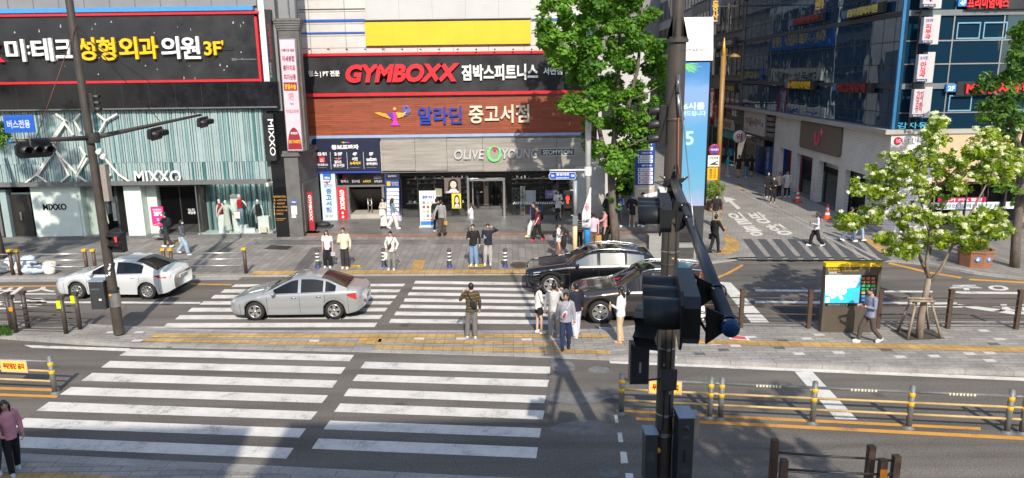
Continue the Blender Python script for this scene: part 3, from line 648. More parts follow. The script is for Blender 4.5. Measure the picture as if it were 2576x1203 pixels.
# pedestals in the window
for (x0, y0, x1, y1, n) in ((568, 497, 592, 590, -.75), (543, 545, 567, 590, -.3), (598, 570, 615, 592, -.3), (615, 579, 636, 592, -.28), (644, 548, 672, 591, -.3)):
    q = MB(); q.panel(FM, (x0, y0, x1, y1), n-.35, n, C('e4ebe6', .5)); tag(q.build('display_plinth', bevel=.01), {568: 'tall white display plinth behind the pale mannequin', 543: 'white plinth under the mannequin in the red dress', 598: 'low white step left of the standing jeans mannequin', 615: 'low white step the jeans mannequin stands on', 644: 'white display cube beside the leaning mannequin in black'}[x0], 'plinth', 'plinths in the shop window')
# dark column with vertical sign and floor guide
col = thing('black_column', 'glossy black column with a lit floor guide, right of the clothes shop window', 'column', FM.p(-11.7, 0, 0))
q = MB(); u0, v0, u1, v1 = FM.rect(686, 279, 744, 603); q.obox(FM, FM.uv(686, 460)[0], 0, FM.uv(733, 400)[0], FM.uv(700, 279)[1], -2, .06, 'black_gloss'); q.build('shaft', col)
q = MB(); q.text(FM, 'INFORMATION', (688, 492, 719, 497), .064, C('b8843e', .5), bold=.02)
for k, (n_, t_) in enumerate((('5', '노사랑외과의원'), ('4', '사진관리센터'), ('3', '씨.코스.헤어살롱'), ('2', 'MIXXO 2층'), ('1', 'MIXXO'))):
    y = 500+k*8.6; q.text(FM, n_, (690, y, 693, y+6), .064, C('c9954a', .5), bold=.02); q.text(FM, t_, (697, y+.5, 697+len(t_)*3.4, y+5.5), .064, C('a87d45', .5), bold=.02)
q.panel(FM, (694, 549, 720, 550), .06, .064, C('b8843e', .5)); q.panel(FM, (697, 553, 714, 554), .06, .064, C('b8843e', .5)); q.build('floor_guide', col)
vs = thing('vertical_sign', 'black upright MIXXO sign box on the dark column beside the teal slats', 'sign', FM.p(*FM.uv(688, 400), .06))
q = MB(); q.panel(FM, (669, 286, 697, 403), .07, .34, 'sign_black', .01); q.build('sign_box', vs)
q = MB(); q.text(FM, 'MIXXO', (682, 299, 696, 390), .345, 'letter_white', bold=.01, rot=True); q.build('lettering', vs)
# clinic sign
cs = thing('clinic_sign', 'wide black clinic sign with yellow and white Korean letters in a red frame', 'sign', FM.p(*FM.uv(300, 212), 0))
q = MB(); q.panel(FM, (-500, 43, 651, 206), .03, .22, 'sign_black')
rr = random.Random(21)
for i in range(44):
    x, y = rr.uniform(0, 640), rr.choice((rr.uniform(50, 90), rr.uniform(160, 203), rr.uniform(98, 150))); u, v = FM.uv(x, y); h = rr.uniform(.05, .17); w = rr.uniform(.03, .09)
    q.prism(FM, [(u-w/2, v-h/2), (u+w/2, v-h/2+.01), (u+w*.1, v+h/2), (u-w*.25, v+h*.1)], .22, .226, C('a8a49c', .8))
for x in (120, 330, 520): q.panel(FM, (x, 46, x+.6, 204), .22, .223, 'dark_steel')
q.build('panel', cs)
q = MB(); q.panel(FM, (-500, 37, 657, 43), .0, .30, 'frame_red'); q.panel(FM, (-500, 206, 664, 212), .0, .30, 'frame_red'); q.panel(FM, (651, 43.2, 657, 205.8), .0, .29, 'frame_red'); q.build('frame', cs)
q = MB(); q.panel(FM, (-500, 23, 640, 34), .0, .2, 'blue_strip'); q.build('blue_band', cs)
q = MB(); q.panel(FM, (658, -60, 672, 205), -.2, .26, 'white_paint_metal')
for k in range(6): u, v = FM.uv(664, 60+k*27); q.sphere(FM.p(u, v, .262), .02, 'dark_steel', 6, 4)
q.build('side_board', cs)
for nm, body, px, mm in (('letter', 'K', (-14, 113, 21, 157), 'letter_red'), ('letter', '미', (27, 100, 75, 156), 'letter_white'), ('letter', ':', (82, 115, 87, 139), 'letter_white'), ('letter', '테', (92, 97, 145, 155), 'letter_white'), ('letter', '크', (150, 101, 192, 147), 'letter_white'),
                         ('letter', '성', (205, 95, 251, 153), 'letter_yellow'), ('letter', '형', (256, 95, 301, 153), 'letter_yellow'), ('letter', '외', (309, 94, 356, 150), 'letter_yellow'), ('letter', '과', (359, 93, 407, 149), 'letter_yellow'),
                         ('letter', '의', (414, 93, 460, 149), 'letter_white'), ('letter', '원', (463, 93, 511, 149), 'letter_white'), ('letter', '3F', (521, 105, 564, 140), 'letter_yellow'), ('letter', "'", (565, 103, 569, 115), 'letter_yellow')):
    q = MB(); q.text(FM, body, px, .27, mm, .13, .022); q.build(nm, cs)
q = MB(); q.panel(FM, (0, 121, 592, 131), .225, .265, 'black_plastic'); q.build('letter_rail', cs)
q = MB(); q.panel(FM, (590, 149, 650, 150.6), .225, .25, C('6c7074', .6)); q.panel(FM, (588, 147, 600, 153), .225, .25, C('6c7074', .6)); q.build('cable_tray', cs)
ns = thing('narrow_sign', 'narrow black upright sign with small red letters between white board and grey pier', 'sign', FM.p(*FM.uv(672, 205), 0))
q = MB(); q.panel(FM, (673, 25, 690, 206), -.3, .2, 'sign_black'); q.build('panel', ns)
q = MB(); q.text(FM, '성형피부과', (679, 58, 686, 150), .205, C('7c1c22', .6), bold=.02, rot=True); q.text(FM, 'SINCE', (682, 158, 687, 196), .205, C('8e8a84', .6), rot=True); q.build('lettering', ns)
# ============================================================ grey stone pier with the pink banner
FP = YF(36.4)
pr = thing('stone_pier', 'tall grey stone pier with moulded crown and cap between the two shop buildings', 'pier', FP.p(-10.6, 0))
q = MB(); ub, ut = FP.uv(742, 500), FP.uv(712, 60); zc = FP.uv(760, 393)[1]
xa, xb = FP.uv(722, 500)[0], FP.uv(757, 500)[0]; q.box(xa, xb, 36.4, 40.0, 0, zc, 'grey_stone'); q.box(xa-.08, xb+.12, 36.3, 39.9, zc+.001, zc+.12, 'grey_stone'); q.box(xa-.04, xb+.07, 36.34, 39.95, zc+.121, zc+.26, 'grey_stone')
q.build('lower_block', pr)
x0, x1 = FP.uv(709, 250)[0], FP.uv(760, 250)[0]; zt = FP.uv(720, 76)[1]; zt2 = FP.uv(720, 46)[1]
q = MB(); q.box(x0, x1, 36.62, 37.1, zc+.262, zt, 'grey_stone'); q.build('upper_shaft', pr)
q = MB(); 
for k in range(5): q.box(x0-.04-.035*k, x1+.04+.035*k, 36.58-.035*k, 37.12, zt+.001+(zt2-zt)*k/5, zt+(zt2-zt)*(k+1)/5, 'grey_stone')
q.build('crown_moulding', pr)
q = MB(); q.box(x0+.05, x1-.15, 36.8, 37.1, zt2+.01, 15, 'grey_clad'); q.build('upper_wall', pr)
FS = Fr((xb+.001, 36.4, 0), (0, 1, 0)); 
q = MB(); q.obox(FS, .35, .28, 3.3, 2.75, .0, .05, 'grey_stone'); q.obox(FS, .55, .4, 3.1, 2.6, .05, .075, C('3b3833', .5)); 
q.build('side_panel', pr)
q = MB(); q.panel(FP, (732, 504, 746, 512), .0, .02, 'blue_paint'); q.text(FP, '704-1', (734, 506, 745, 511), .022, 'letter_white', bold=.03); q.panel(FP, (733, 518, 747, 540), .0, .012, C('e2e2de', .7)); q.panel(FP, (734, 542, 745, 548), .0, .012, C('d8d8d2', .7)); q.build('house_number_plate', pr)
bn = thing('banner_sign', 'tall pink and white clinic banner sign with dark red letters on the grey pier', 'sign', FP.p(*FP.uv(745, 380), 0))
fb = YF(36.35); q = MB(); u0 = fb.uv(713, 240)[0]; u1 = fb.uv(755, 240)[0]; v0 = fb.uv(742, 381)[1]; v1 = fb.uv(725, 97)[1]; du = (u1-u0); q.obox(fb, u0, v0, u1, v1, -.15, .1, 'steel', .02); q.build('frame', bn)
q = MB(); q.obox(fb, u0+.05, v0+.06, u1-.05, v1-.06, .1, .112, C('c6b4bc', .45)); q.build('face', bn)
q = MB()
def bt(body, a, b, c, d, m, bold=.03): q.text(fb, body, (u0+du*a, v0+(v1-v0)*b, u0+du*c, v0+(v1-v0)*d), .117, m, bold=bold, uv=True)
cr = C('8c1c30', .5)
bt('아름다운 얼굴', .12, .885, .88, .91, cr); bt('미세봉합', .15, .80, .87, .85, cr); bt('흉터치료', .15, .72, .87, .77, cr); bt('피지낭종', .15, .64, .87, .69, cr)
q.obox(fb, u0+du*.1, v0+(v1-v0)*.545, u1-du*.1, v0+(v1-v0)*.62, .112, .114, cr); bt('당일수술', .17, .558, .83, .606, 'letter_yellow'); bt('대면', .36, .46, .64, .53, C('c07078', .5)); bt('TECH', .4, .42, .62, .437, cr); bt('미테크의원', .12, .345, .88, .38, C('b05560', .5))
pts = [(u0+du*.5+du*.42*math.cos(a), v0+.1+(v1-v0)*.2*math.sin(a)) for a in [math.pi*i/14 for i in range(15)]]; q.prism(fb, pts, .112, .114, cr)
bt('예약문의', .3, .155, .7, .178, 'letter_white'); bt('051.714-8772', .16, .075, .86, .105, 'letter_yellow'); q.build('lettering', bn)
# ============================================================ middle building (gym, bookshop, cosmetics)
FG = YF(40.5); XR = FG.uv(1478, 300)[0]
b2 = thing('plaza_building', 'white tiled plaza building with gym, bookshop and cosmetics shop signs on its front', 'building', (-3, 40.5, ZP))
q = MB(); zl = FG.uv(1200, 432)[1]; q.box(-12.2, XR, 40.52, 41.2, zl, 22, 'tile_wall'); q.box(-12.2, XR-.02, 41.201, 45, zl+.01, 22, 'grey_tile'); q.box(-12.2, XR-.02, 45.201, 68, 0, 22, 'grey_tile')
for (x0, y, x1, h) in ((752, 49, 918, 6), (752, 81, 918, 4), (1337, 46, 1500, 4), (752, 22, 918, 1.5)):
    q.panel(FG, (x0, y, x1, y+h), -.05, .03, 'blue_paint' if h > 2 else 'ledge')
q.panel(FG, (748, 337, 1480, 344), -.05, .22, C('8fa3c4', .5)); q.panel(FG, (748, 344.2, 1480, 347), -.05, .10, 'white_paint_metal')
q.build('wall', b2)
q = MB(); q.panel(FG, (917, -150, 1336, 48), .0, .18, 'blank_panel'); q.panel(FG, (917, 48.2, 1336, 50), .0, .2, 'ledge')
for k in range(1, 5): q.panel(FG, (917+k*84, -149, 917.5+k*84, 47.8), .18, .182, 'ledge')
q.build('blank_panel', b2)
q = MB()
for k in range(15): a, b_ = FG.uv(785+k*46, 129); q = MB(); q.tube([FG.p(a, b_, .1), FG.p(a, b_+.12, .3), FG.p(a, b_+.1, .5)], .014, 'dark_steel', 5); q.sphere(FG.p(a, b_+.08, .52), (.06, .05, .035), 'dark_steel', 8, 5); q.build('sign_lamp', b2)
q = MB(); q.panel(FG, (920, 54, 1335, 113), .0, .15, 'yellow_panel'); 
for k in range(1, 6): q.panel(FG, (920+k*69, 54.3, 920.5+k*69, 112.7), .15, .152, C('a89a10', .6))
for k in range(24): q.sphere(FG.p(*FG.uv(924+k*17.8, 56 if k % 2 else 111), .151), .018, 'steel', 6, 4)
q.build('yellow_panel', b2)
# gym sign
s = thing('gym_sign', 'black gym sign with bold red slanted GYMBOXX letters in a red frame', 'sign', FG.p(*FG.uv(1100, 238), 0))
q = MB(); q.panel(FG, (763, 138, 1492, 231), .02, .25, 'sign_black')
for k in range(6): q.panel(FG, (850+k*110, 139, 850.7+k*110, 230), .25, .253, 'black_plastic')
q.build('panel', s)
q = MB(); q.panel(FG, (757, 131, 1496, 138), .0, .33, 'frame_red'); q.panel(FG, (760, 231, 1500, 239), .0, .33, 'frame_red'); q.panel(FG, (757, 138.2, 764, 230.8), .0, .32, 'frame_red'); q.build('frame', s)
q = MB(); q.text(FG, 'GYMBOXX', (873, 161, 1158, 207), .3, 'letter_red', .12, .05, .22); q.build('red_lettering', s)
q = MB(); q.text(FG, '헬스 | PT 전문', (780, 178, 858, 195), .27, 'letter_white', .06, .035); q.text(FG, '짐박스피트니스', (1162, 162, 1353, 202), .27, 'letter_white', .1, .035); q.text(FG, '서면점 310평', (1366, 169, 1462, 188), .27, 'letter_white', .06, .03); q.build('white_lettering', s)
# bookshop sign
s = thing('bookshop_sign', 'reddish wood plank bookshop sign with blue and cream Korean letters and a lamp emblem', 'sign', FG.p(*FG.uv(1100, 336), 0))
q = MB(); q.panel(FG, (768, 245, 1480, 337), .0, .16, 'wood_sign'); q.build('panel', s)
q = MB(); q.text(FG, '알라딘', (1053, 268, 1163, 312), .17, C('1c3c9a', .45), .11, .02); q.text(FG, '중고서점', (1180, 263, 1331, 309), .17, C('cfc6b0', .45), .11, .02); q.build('lettering', s)
q = MB()
def lamp_logo(q, fr, x, y, sc, n):
    P = lambda pts: [fr.uv(x+a*sc, y+b*sc) for a, b in pts]
    q.prism(fr, P([(0, 18), (10, 16), (30, 20), (42, 24), (45, 34), (32, 30), (14, 24)]), n, n+.05, C('e09a28', .45))
    q.prism(fr, P([(31, 20), (46, 16), (50, 30), (45, 35)]), n+.002, n+.06, C('5b3ba0', .45))
    q.prism(fr, P([(46, 15), (54, 15), (58, 32), (50, 38), (45, 34)]), n+.001, n+.058, C('d8319a', .45))
    q.prism(fr, P([(54, 16), (72, 18), (82, 14), (74, 26), (60, 31)]), n+.003, n+.055, C('e8b030', .45))
    q.prism(fr, P([(47, 37), (56, 34), (60, 46), (66, 49), (40, 49), (47, 44)]), n, n+.05, C('c83cb0', .45))
    q.sphere(fr.p(*fr.uv(x+51*sc, y+9*sc), n+.03), .11*sc, C('d8a048', .45), 8, 6)
    ring = [(80+9*math.cos(a)*(1-a/18), 8+10*math.sin(a)*(1-a/18)) for a in [i*.55 for i in range(20)]]
    q.tube([fr.p(*fr.uv(x+a*sc, y+b*sc), n+.03) for a, b in [(66, 22), (80, 24), (89, 16)]+ring], .035*sc, C('5a6fc0', .45), 6)
lamp_logo(q, FG, 943, 266, 1.0, .17); q.build('lamp_emblem', s)
# directory sign
s = thing('directory_sign', 'navy plaza directory sign with four white columns above the stair entrance', 'sign', FG.p(*FG.uv(875, 428), 0))
q = MB(); q.panel(FG, (792, 349, 958, 427), .1, .5, 'navy', .01); q.panel(FG, (798, 428, 960, 433), .0, .45, C('3448a0', .4)); q.panel(FG, (785, 348, 791, 400), .0, .4, 'white_paint_metal'); q.build('panel', s)
q = MB(); n = .505; lw = 'letter_white'
for k, cc in enumerate(('e06010', 'd8c020', '30b040', '3080d0', '9030c0', 'd03080')): q.sphere(FG.p(*FG.uv(866+k*3.2, 357), n), .05, C(cc, .5), 8, 5)
q.text(FG, '동보프라자', (839, 362, 907, 374), n, lw, bold=.05)
for k, (t1, l2, l3) in enumerate((('B2·B1', None, '짐박스피트니스'), ('2·3F', '알라딘', '중고서점'), ('4F', '서면', '뉴욕치과'), ('5F', 'ed:m', '유학센터'))):
    x = 800+k*41; 
    if k: q.panel(FG, (x-4, 380, x-3.3, 423), n-.01, n, lw)
    w = (24, 20, 11, 10)[k]; q.text(FG, t1, (x+15-w/2, 381, x+15+w/2, 389), n, lw, bold=.05)
    if k == 0: q.panel(FG, (x+9, 392, x+23, 406), n-.005, n+.004, 'letter_red'); q.text(FG, 'GYM\nBOXX', (x+11, 397, x+21, 405), n+.006, lw, bold=.04)
    elif k == 1: lamp_logo(q, FG, x+6, 392, .2, n-.02); q.text(FG, l2, (x+6, 401, x+23, 409), n, lw, bold=.04)
    elif k == 2: q.text(FG, l2, (x+8, 393, x+22, 402), n, lw, bold=.04)
    else: q.text(FG, l2, (x+3, 393, x+28, 403), n, lw, bold=.04)
    q.text(FG, l3, (x-1, 409, x+31, 415) if k == 0 else (x+3, 404 if k == 2 else (406 if k == 3 else 410), x+30, 412 if k == 2 else (413 if k == 3 else 417)), n, 'letter_yellow' if k == 2 else lw, bold=.04)
    q.panel(FG, (x+4, 418.5, x+28, 419.3), n-.01, n, C('8a8a90', .5))
q.build('lettering', s)
# cosmetics sign panel
q = MB()
edges = [960, 1045, 1125, 1215, 1300, 1400, 1478]
for a, c in zip(edges, edges[1:]): q.panel(FG, (a+.4, 346, c-.4, 429), .0, .17, 'brushed')
q.panel(FG, (957, 345, 1480, 346), .0, .2, 'steel'); q.panel(FG, (957, 429.3, 1480, 431), .0, .2, 'steel'); q.build('metal_fascia', b2)
s = thing('cosmetics_sign', 'white OLIVE YOUNG letters with a green and pink olive emblem on the metal fascia', 'sign', FG.p(*FG.uv(1290, 405), .17))
q = MB(); q.text(FG, 'OLIVE', (1143, 375, 1219, 400), .2, C('b4b4b2', .45), .08, .02, .12); q.text(FG, 'YOUNG', (1262, 373, 1352, 398), .2, C('b4b4b2', .45), .08, .03, .12); q.build('lettering', s)
q = MB(); 
def ell(cx, cy, rx, ry, n=28): return [FG.uv(cx+rx*math.cos(a), cy+ry*math.sin(a)) for a in [2*math.pi*i/n for i in range(n)]]
o_, i_ = ell(1243.5, 386, 18.5, 20), ell(1244.5, 384.5, 11, 16)
for k in range(28):
    j = (k+1) % 28; q.add([FG.p(*o_[k], .26), FG.p(*o_[j], .26), FG.p(*i_[j], .26), FG.p(*i_[k], .26), FG.p(*o_[k], .18), FG.p(*o_[j], .18), FG.p(*i_[j], .18), FG.p(*i_[k], .18)], [(0, 3, 2, 1), (0, 1, 5, 4), (3, 7, 6, 2)], C('78c476', .45))
q.build('green_ring', s); q = MB(); q.prism(FG, ell(1245, 374, 4, 5.5, 14), .18, .25, C('d0355c', .45)); q.build('pink_dot', s)
q = MB(); q.panel(FG, (1361, 374.5, 1443, 390), .17, .172, C('3a3834', .5)); q.text(FG, 'SEOMYEON', (1365, 376, 1439, 388), .176, 'letter_white', bold=.02); q.panel(FG, (1360, 372, 1443, 373), .17, .2, 'letter_white'); q.panel(FG, (1360, 391, 1443, 392), .17, .2, 'letter_white'); q.build('branch_name', s)
# ground floor of the middle building
FW = YF(40.8)
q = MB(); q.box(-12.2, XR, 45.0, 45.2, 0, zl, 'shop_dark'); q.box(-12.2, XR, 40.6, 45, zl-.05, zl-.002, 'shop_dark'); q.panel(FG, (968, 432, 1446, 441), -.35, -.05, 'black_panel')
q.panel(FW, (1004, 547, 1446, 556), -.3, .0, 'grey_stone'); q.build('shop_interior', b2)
for k in range(7): q = MB(); u_ = -6.0+k*1.5; q.obox(FW, u_, zl-.10, u_+1.1, zl-.07, -1.7-(k % 2), -1.5-(k % 2), 'glow_white'); q.build('ceiling_glow_strip', b2)  # glowing strips added to brighten the dim shop interior
rr = random.Random(9); q = MB()
for i in range(120):                     # goods on shelves behind the glass
    x = rr.choice((rr.uniform(1012, 1170), rr.uniform(1290, 1440))); y = rr.choice((462, 474, 487, 500, 513, 526))
    q.panel(FW, (x, y-rr.uniform(3, 8), x+rr.uniform(1.5, 4), y), -2.2, -2.0, C(rr.choice(('c8c0b4', '6a7a88', 'a04c5c', '5b8a70', 'd0c890', '8890b0', 'e0ddd8')), .6))
for y in (462, 474, 487, 500, 513, 526):
    q.panel(FW, (1010, y, 1172, y+1), -2.4, -1.9, 'shop_mid'); q.panel(FW, (1288, y, 1442, y+1), -2.4, -1.9, 'shop_mid')
q.build('shelf_goods', b2)['kind'] = 'stuff'
for (x0, x1) in ((1010, 1178), (1272, 1445)):
    q = MB(); q.panel(FW, (x0, 443, x1, 547), -.02, .0, 'shop_glass'); w = q.build('window', b2)
    q = MB(); n = 4 if x0 < 1200 else 4
    for k in range(n+1):
        x = x0+(x1-x0)*k/n; q.panel(FW, (x-.7, 442, x+.7, 548), -.03, .03, 'dark_steel')
    q.build('window_frame', w)
q = MB(); 
for k in range(26): q.prism(FW, [FW.uv(1290+k*5.6, 514), FW.uv(1293+k*5.6, 514), FW.uv(1296+k*5.6, 508), FW.uv(1293+k*5.6, 508)], .0, .004, 'white_paint_metal')
q.build('glass_stripes', b2)
q = MB(); 
for px in ((1176, 449, 1181, 552), (1266, 449, 1271, 552), (1181.2, 449, 1265.8, 454)): q.panel(FW, px, -.25, .25, 'steel')
q.panel(FW, (1184, 529, 1264, 551), -1.4, -.1, 'grey_stone'); q.panel(FW, (1187, 456, 1190, 528), -.6, -.4, 'steel'); q.build('door_frame', b2)
q = MB(); q.panel(FW, (1214, 460, 1226, 530), -2.0, -1.9, C('b0a498', .6)); q.panel(FW, (1216, 462, 1224, 480), -1.9, -1.89, C('6a4a40', .6)); q.panel(FW, (1192, 456, 1262, 457), -1.2, -1.15, C('c8c4b8', .6)); q.build('door_display', b2)
# stair entrance
q = MB(); q.panel(FG, (846, 433, 968, 466), -.3, -.02, 'black_gloss'); q.panel(FG, (846, 465.5, 968, 470), -.3, .05, 'steel')
for k, t_ in enumerate(('짐박스', '중고서점', '뉴욕치과', '유학센터')): q.text(FG, t_, (857+k*28, 453, 877+k*28, 460), -.015, C('c8a838' if k == 2 else 'a8a8b0', .5), bold=.03)
q.panel(FG, (861, 440, 873, 450), -.02, -.015, C('8a2430', .5)); q.text(FG, 'ed:m', (940, 441, 958, 450), -.015, C('9a9aa4', .5), bold=.03); q.build('entrance_transom', b2)
q = MB(); q.panel(FG, (846, 434, 851, 556), -.35, .03, 'steel'); q.panel(FG, (873, 470, 880, 556), -.35, .03, 'steel'); q.panel(FG, (962, 470, 968, 553), -.35, .03, 'steel'); q.build('entrance_frame', b2)
q = MB(); a0, c0, a1, c1 = FG.rect(880, 470, 962, 548)
q.add([FG.p(a0, c1-.2, -.4), FG.p(a1, c1-.2, -.4), FG.p(a1, c1-1.9, -3.4), FG.p(a0, c1-1.9, -3.4)], [(0, 1, 2, 3)], C('5a5856', .6)); q.add([FG.p(a0, c0, -.35), FG.p(a0, c1, -.35), FG.p(a0, c1-1.9, -3.4), FG.p(a0, -1, -3.4)], [(0, 1, 2, 3)], C('35332f', .6)); q.panel(FG, (880, 540, 962, 551), -1.5, -.05, 'beige_wall'); q.build('stairwell', b2)
q = MB()
for x in (923, 932):
    u = FG.uv(x, 540)[0]; q.tube([FG.p(u, FG.uv(900, 546)[1], -.5), FG.p(u, FG.uv(900, 503)[1], -.5)], .035, 'steel', 8)
u0, u1 = FG.uv(923, 540)[0], FG.uv(932, 540)[0]
for y in (508, 520): q.tube([FG.p(u0, FG.uv(900, y)[1], -.5), FG.p(u1, FG.uv(900, y)[1], -.5)], .02, 'steel', 6)
q.build('handrail', b2)
q = MB(); a0, c0, a1, c1 = FG.rect(1444, 432, 1520, 582); cx = a0+.05; rr_ = a1-a0
pts = [(cx+rr_*math.sin(t), 40.55+.75*(1-math.cos(t))*1.6-1.1) for t in [R(10*i) for i in range(10)]]
ring = [(x, y) for x, y in pts]+[(cx+rr_, 46), (cx, 46)]
mbp = [(x, y) for x, y in ring]
q.add([(x, y, ZP-.12) for x, y in mbp]+[(x, y, zl+.25) for x, y in mbp], [(i, (i+1) % len(mbp), len(mbp)+(i+1) % len(mbp), len(mbp)+i) for i in range(len(mbp))]+[tuple(range(len(mbp), 2*len(mbp)))], 'beige_wall', True); q.build('curved_corner', b2)
# white pillar sign 704
FQ = YF(40.1); s = thing('pillar_sign', 'white entrance pillar with blue bookshop letters and number 704', 'sign', FQ.p(*FQ.uv(832, 565), 0))
q = MB(); q.obox(FQ, FQ.uv(809, 500)[0], ZP, FQ.uv(846, 500)[0], FQ.uv(830, 433)[1], -.5, .0, C('c9d6e0', .45), .01); q.build('box', s)
q = MB(); q.panel(FQ, (813, 437, 833, 452), .0, .02, C('2468b8', .5)); q.text(FQ, '704', (816, 445, 830, 451), .024, 'letter_white', bold=.05); lamp_logo(q, FQ, 813, 453, .2, .0); q.text(FQ, '알라딘', (815, 463, 836, 472), .006, C('5f86a8', .5), bold=.02)
for k, ch in enumerate('중고서점'): q.text(FQ, ch, (820, 475+k*15.5, 834, 488+k*15.5), .006, C('2d6cb8', .5), bold=.035)
q.text(FQ, '2F·3F', (818, 541, 838, 547), .006, C('7a8894', .5), bold=.02); q.build('lettering', s)
s = thing('red_gym_board', 'upright red GYMBOXX board left of the stair entrance', 'sign', FG.p(*FG.uv(860, 552), 0))
q = MB(); q.panel(FG, (849.5, 470.5, 873, 551), .04, .1, 'frame_red'); q.build('panel', s)
q = MB(); q.text(FG, 'GYMBOXX', (856, 477, 868, 528), .105, 'letter_white', bold=.06, shear=.2, rot=True); q.prism(FG, [FG.uv(863+3*math.cos(a), 535+3.5*math.sin(a)) for a in [i*.6 for i in range(10)]], .1, .105, 'letter_white'); q.prism(FG, [FG.uv(864+3*math.cos(a), 545+3.5*math.sin(a)) for a in [i*.6 for i in range(10)]], .1, .105, 'letter_white'); q.build('lettering', s)
s = thing('blue_directory', 'tall blue and white shop directory between stair entrance and glass front', 'sign', FG.p(*FG.uv(989, 553), 0))
q = MB(); q.panel(FG, (971, 435, 1006, 554), .0, .12, C('24407c', .5)); q.panel(FG, (971, 435, 1006, 452), .12, .123, 'navy'); q.build('panel', s)
q = MB()
for k in range(8): y = 473+k*10; q.panel(FG, (974, y, 1004, y+8), .12, .126, C('e0e4ea', .5)); q.text(FG, ('2층 알라딘', '3층 중고서점', '4층 뉴욕치과', '5층 유학센터')[k % 4], (976, y+2.5, 1001, y+5.5), .13, C('405068', .5))
q.panel(FG, (974, 456, 983, 467), .12, .126, C('d8a830', .5)); q.text(FG, '동보프라자', (977, 440, 998, 445), .13, 'letter_white'); q.text(FG, '엘리베이터\n입구 안내', (986, 457, 1003, 467), .13, 'letter_white'); q.build('entries', s)
# air ducts and the next house along the lane
b3 = thing('lane_building', 'pale low building with a green hedge front behind the ginkgo tree', 'building', (8, 47, ZF))
q = MB(); q.box(5.6, 9.0, 48, 62, 0, 9.5, 'grey_clad'); q.box(5.6, 8.98, 47.9, 47.998, 0, 9.45, 'blank_panel'); q.build('wall', b3); fl3 = YF(47.89)
for k in range(2): q = MB(); q.obox(fl3, 5.9+1.5*k, 4.5, 7.0+1.5*k, 6.6, .0, .06, 'window_glass'); q.build('window', b3)
q = MB(); q.obox(fl3, 5.6, 3.0, 9.0, 3.4, .0, .5, 'ledge'); q.build('canopy_ledge', b3)
# ============================================================ corner building (right) with curtain glass over a brick shop floor
SO = Vector((18.4, 35.6, 0))
FSD = Fr(SO, (-0.043, -1, 0)); FRT = Fr(SO, (1, 0, 0)); NS = FSD.N
ZL = FRT.uv(2247, 338)[1]                       # ledge between brick and glass
Zt = 22.0
b4 = thing('corner_building', 'corner building with dark reflecting glass above a white brick phone shop', 'building', (24, 40, ZF))
UB = FSD.uv(1952, 292)[0]; UG = FSD.uv(1817, 200)[0]
def qside(px4):                                 # four pixels TL TR BR BL -> u0 v0 u1 v1
    p = [FSD.uv(*q) for q in px4]; return (p[0][0]+p[3][0])/2, (p[3][1]+p[2][1])/2, (p[1][0]+p[2][0])/2, (p[0][1]+p[1][1])/2
ops = []
for tl, tr in (((1962, 370), (1992, 380)), ((2004, 386), (2045, 397)), ((2061, 404), (2110, 418)), ((2127, 425), (2182, 442))):
    a, c = FSD.uv(*tl), FSD.uv(*tr); ops.append((a[0], c[0], (a[1]+c[1])/2))
q = MB(); u = UB
ops_top = max(o[2] for o in ops)
for (a, c, h) in ops:
    q.obox(FSD, u, ZF-.05, a, ZL, -.3, 0, 'white_brick'); q.obox(FSD, a, h, c, ZL, -.3, 0, 'white_brick'); u = c
q.obox(FSD, u, ZF-.05, 0, ZL, -.3, 0, 'white_brick')
UF = FRT.uv(2345, 450)[0]
q.obox(FRT, 0.0, ZF-.05, UF, ZL, -.3, 0, 'white_brick'); q.build('brick_wall', b4)
q = MB(); q.obox(FRT, UF+.001, 2.6, 24, ZL-.02, -.3, .05, C('c9ab8b', .6)); q.obox(FRT, UF, 2.5, 24, 2.6, -.3, .2, 'dark_steel'); q.build('front_fascia', b4)
q = MB(); q.obox(FSD, UB-20, ZF, -.31, ZL-.01, -6.0, -5.9, 'shop_dark'); q.obox(FRT, .35, ZF, 24, ZL-.01, -6, -5.9, 'shop_dark'); q.obox(FSD, UB, ZF-.02, -.31, ZF+.02, -5.9, -.02, 'shop_mid')
for k in range(8): q.obox(FRT, 5+k*1.6, ZF, 5.6+k*1.6, 1.3+.2*(k % 3), -2.5, -2, C(('d8d8d4', '7a8a98', 'b0a090')[k % 3], .6))
q.build('shop_interior', b4)
for k, (a, c, h) in enumerate(ops):
    if k == 0: q = MB(); q.obox(FSD, a, ZF, c, h, -.8, -.75, C('b01848', .5)); q.text(FSD, '눈:', (a+.3, 1.2, c-.3, 1.9), -.745, 'letter_white', bold=.04, uv=True); q.build('red_door', b4); continue
    q = MB(); q.obox(FSD, a+.06, ZF, c-.06, h-.06, -.5, -.48, 'shop_glass'); w = q.build('window' if k != 2 else 'door', b4)
    q = MB(); 
    for e in (a, c-.06): q.obox(FSD, e, ZF, e+.06, h, -.52, -.4, 'dark_steel')
    q.obox(FSD, a+.061, h-.06, c-.061, h, -.52, -.4, 'dark_steel'); q.obox(FSD, a+.061, h-.35, c-.061, h-.06, -.44, -.40, 'steel' if k == 2 else 'dark_steel'); q.build('window_frame', w)
q = MB(); q.obox(FRT, UF+.2, ZF, 23.9, 2.48, -.4, -.38, 'shop_glass'); w = q.build('window', b4); q = MB()
for k in range(9): q.obox(FRT, UF+.15+k*1.8, ZF, UF+.22+k*1.8, 2.5, -.42, -.3, 'dark_steel')
q.build('window_frame', w)
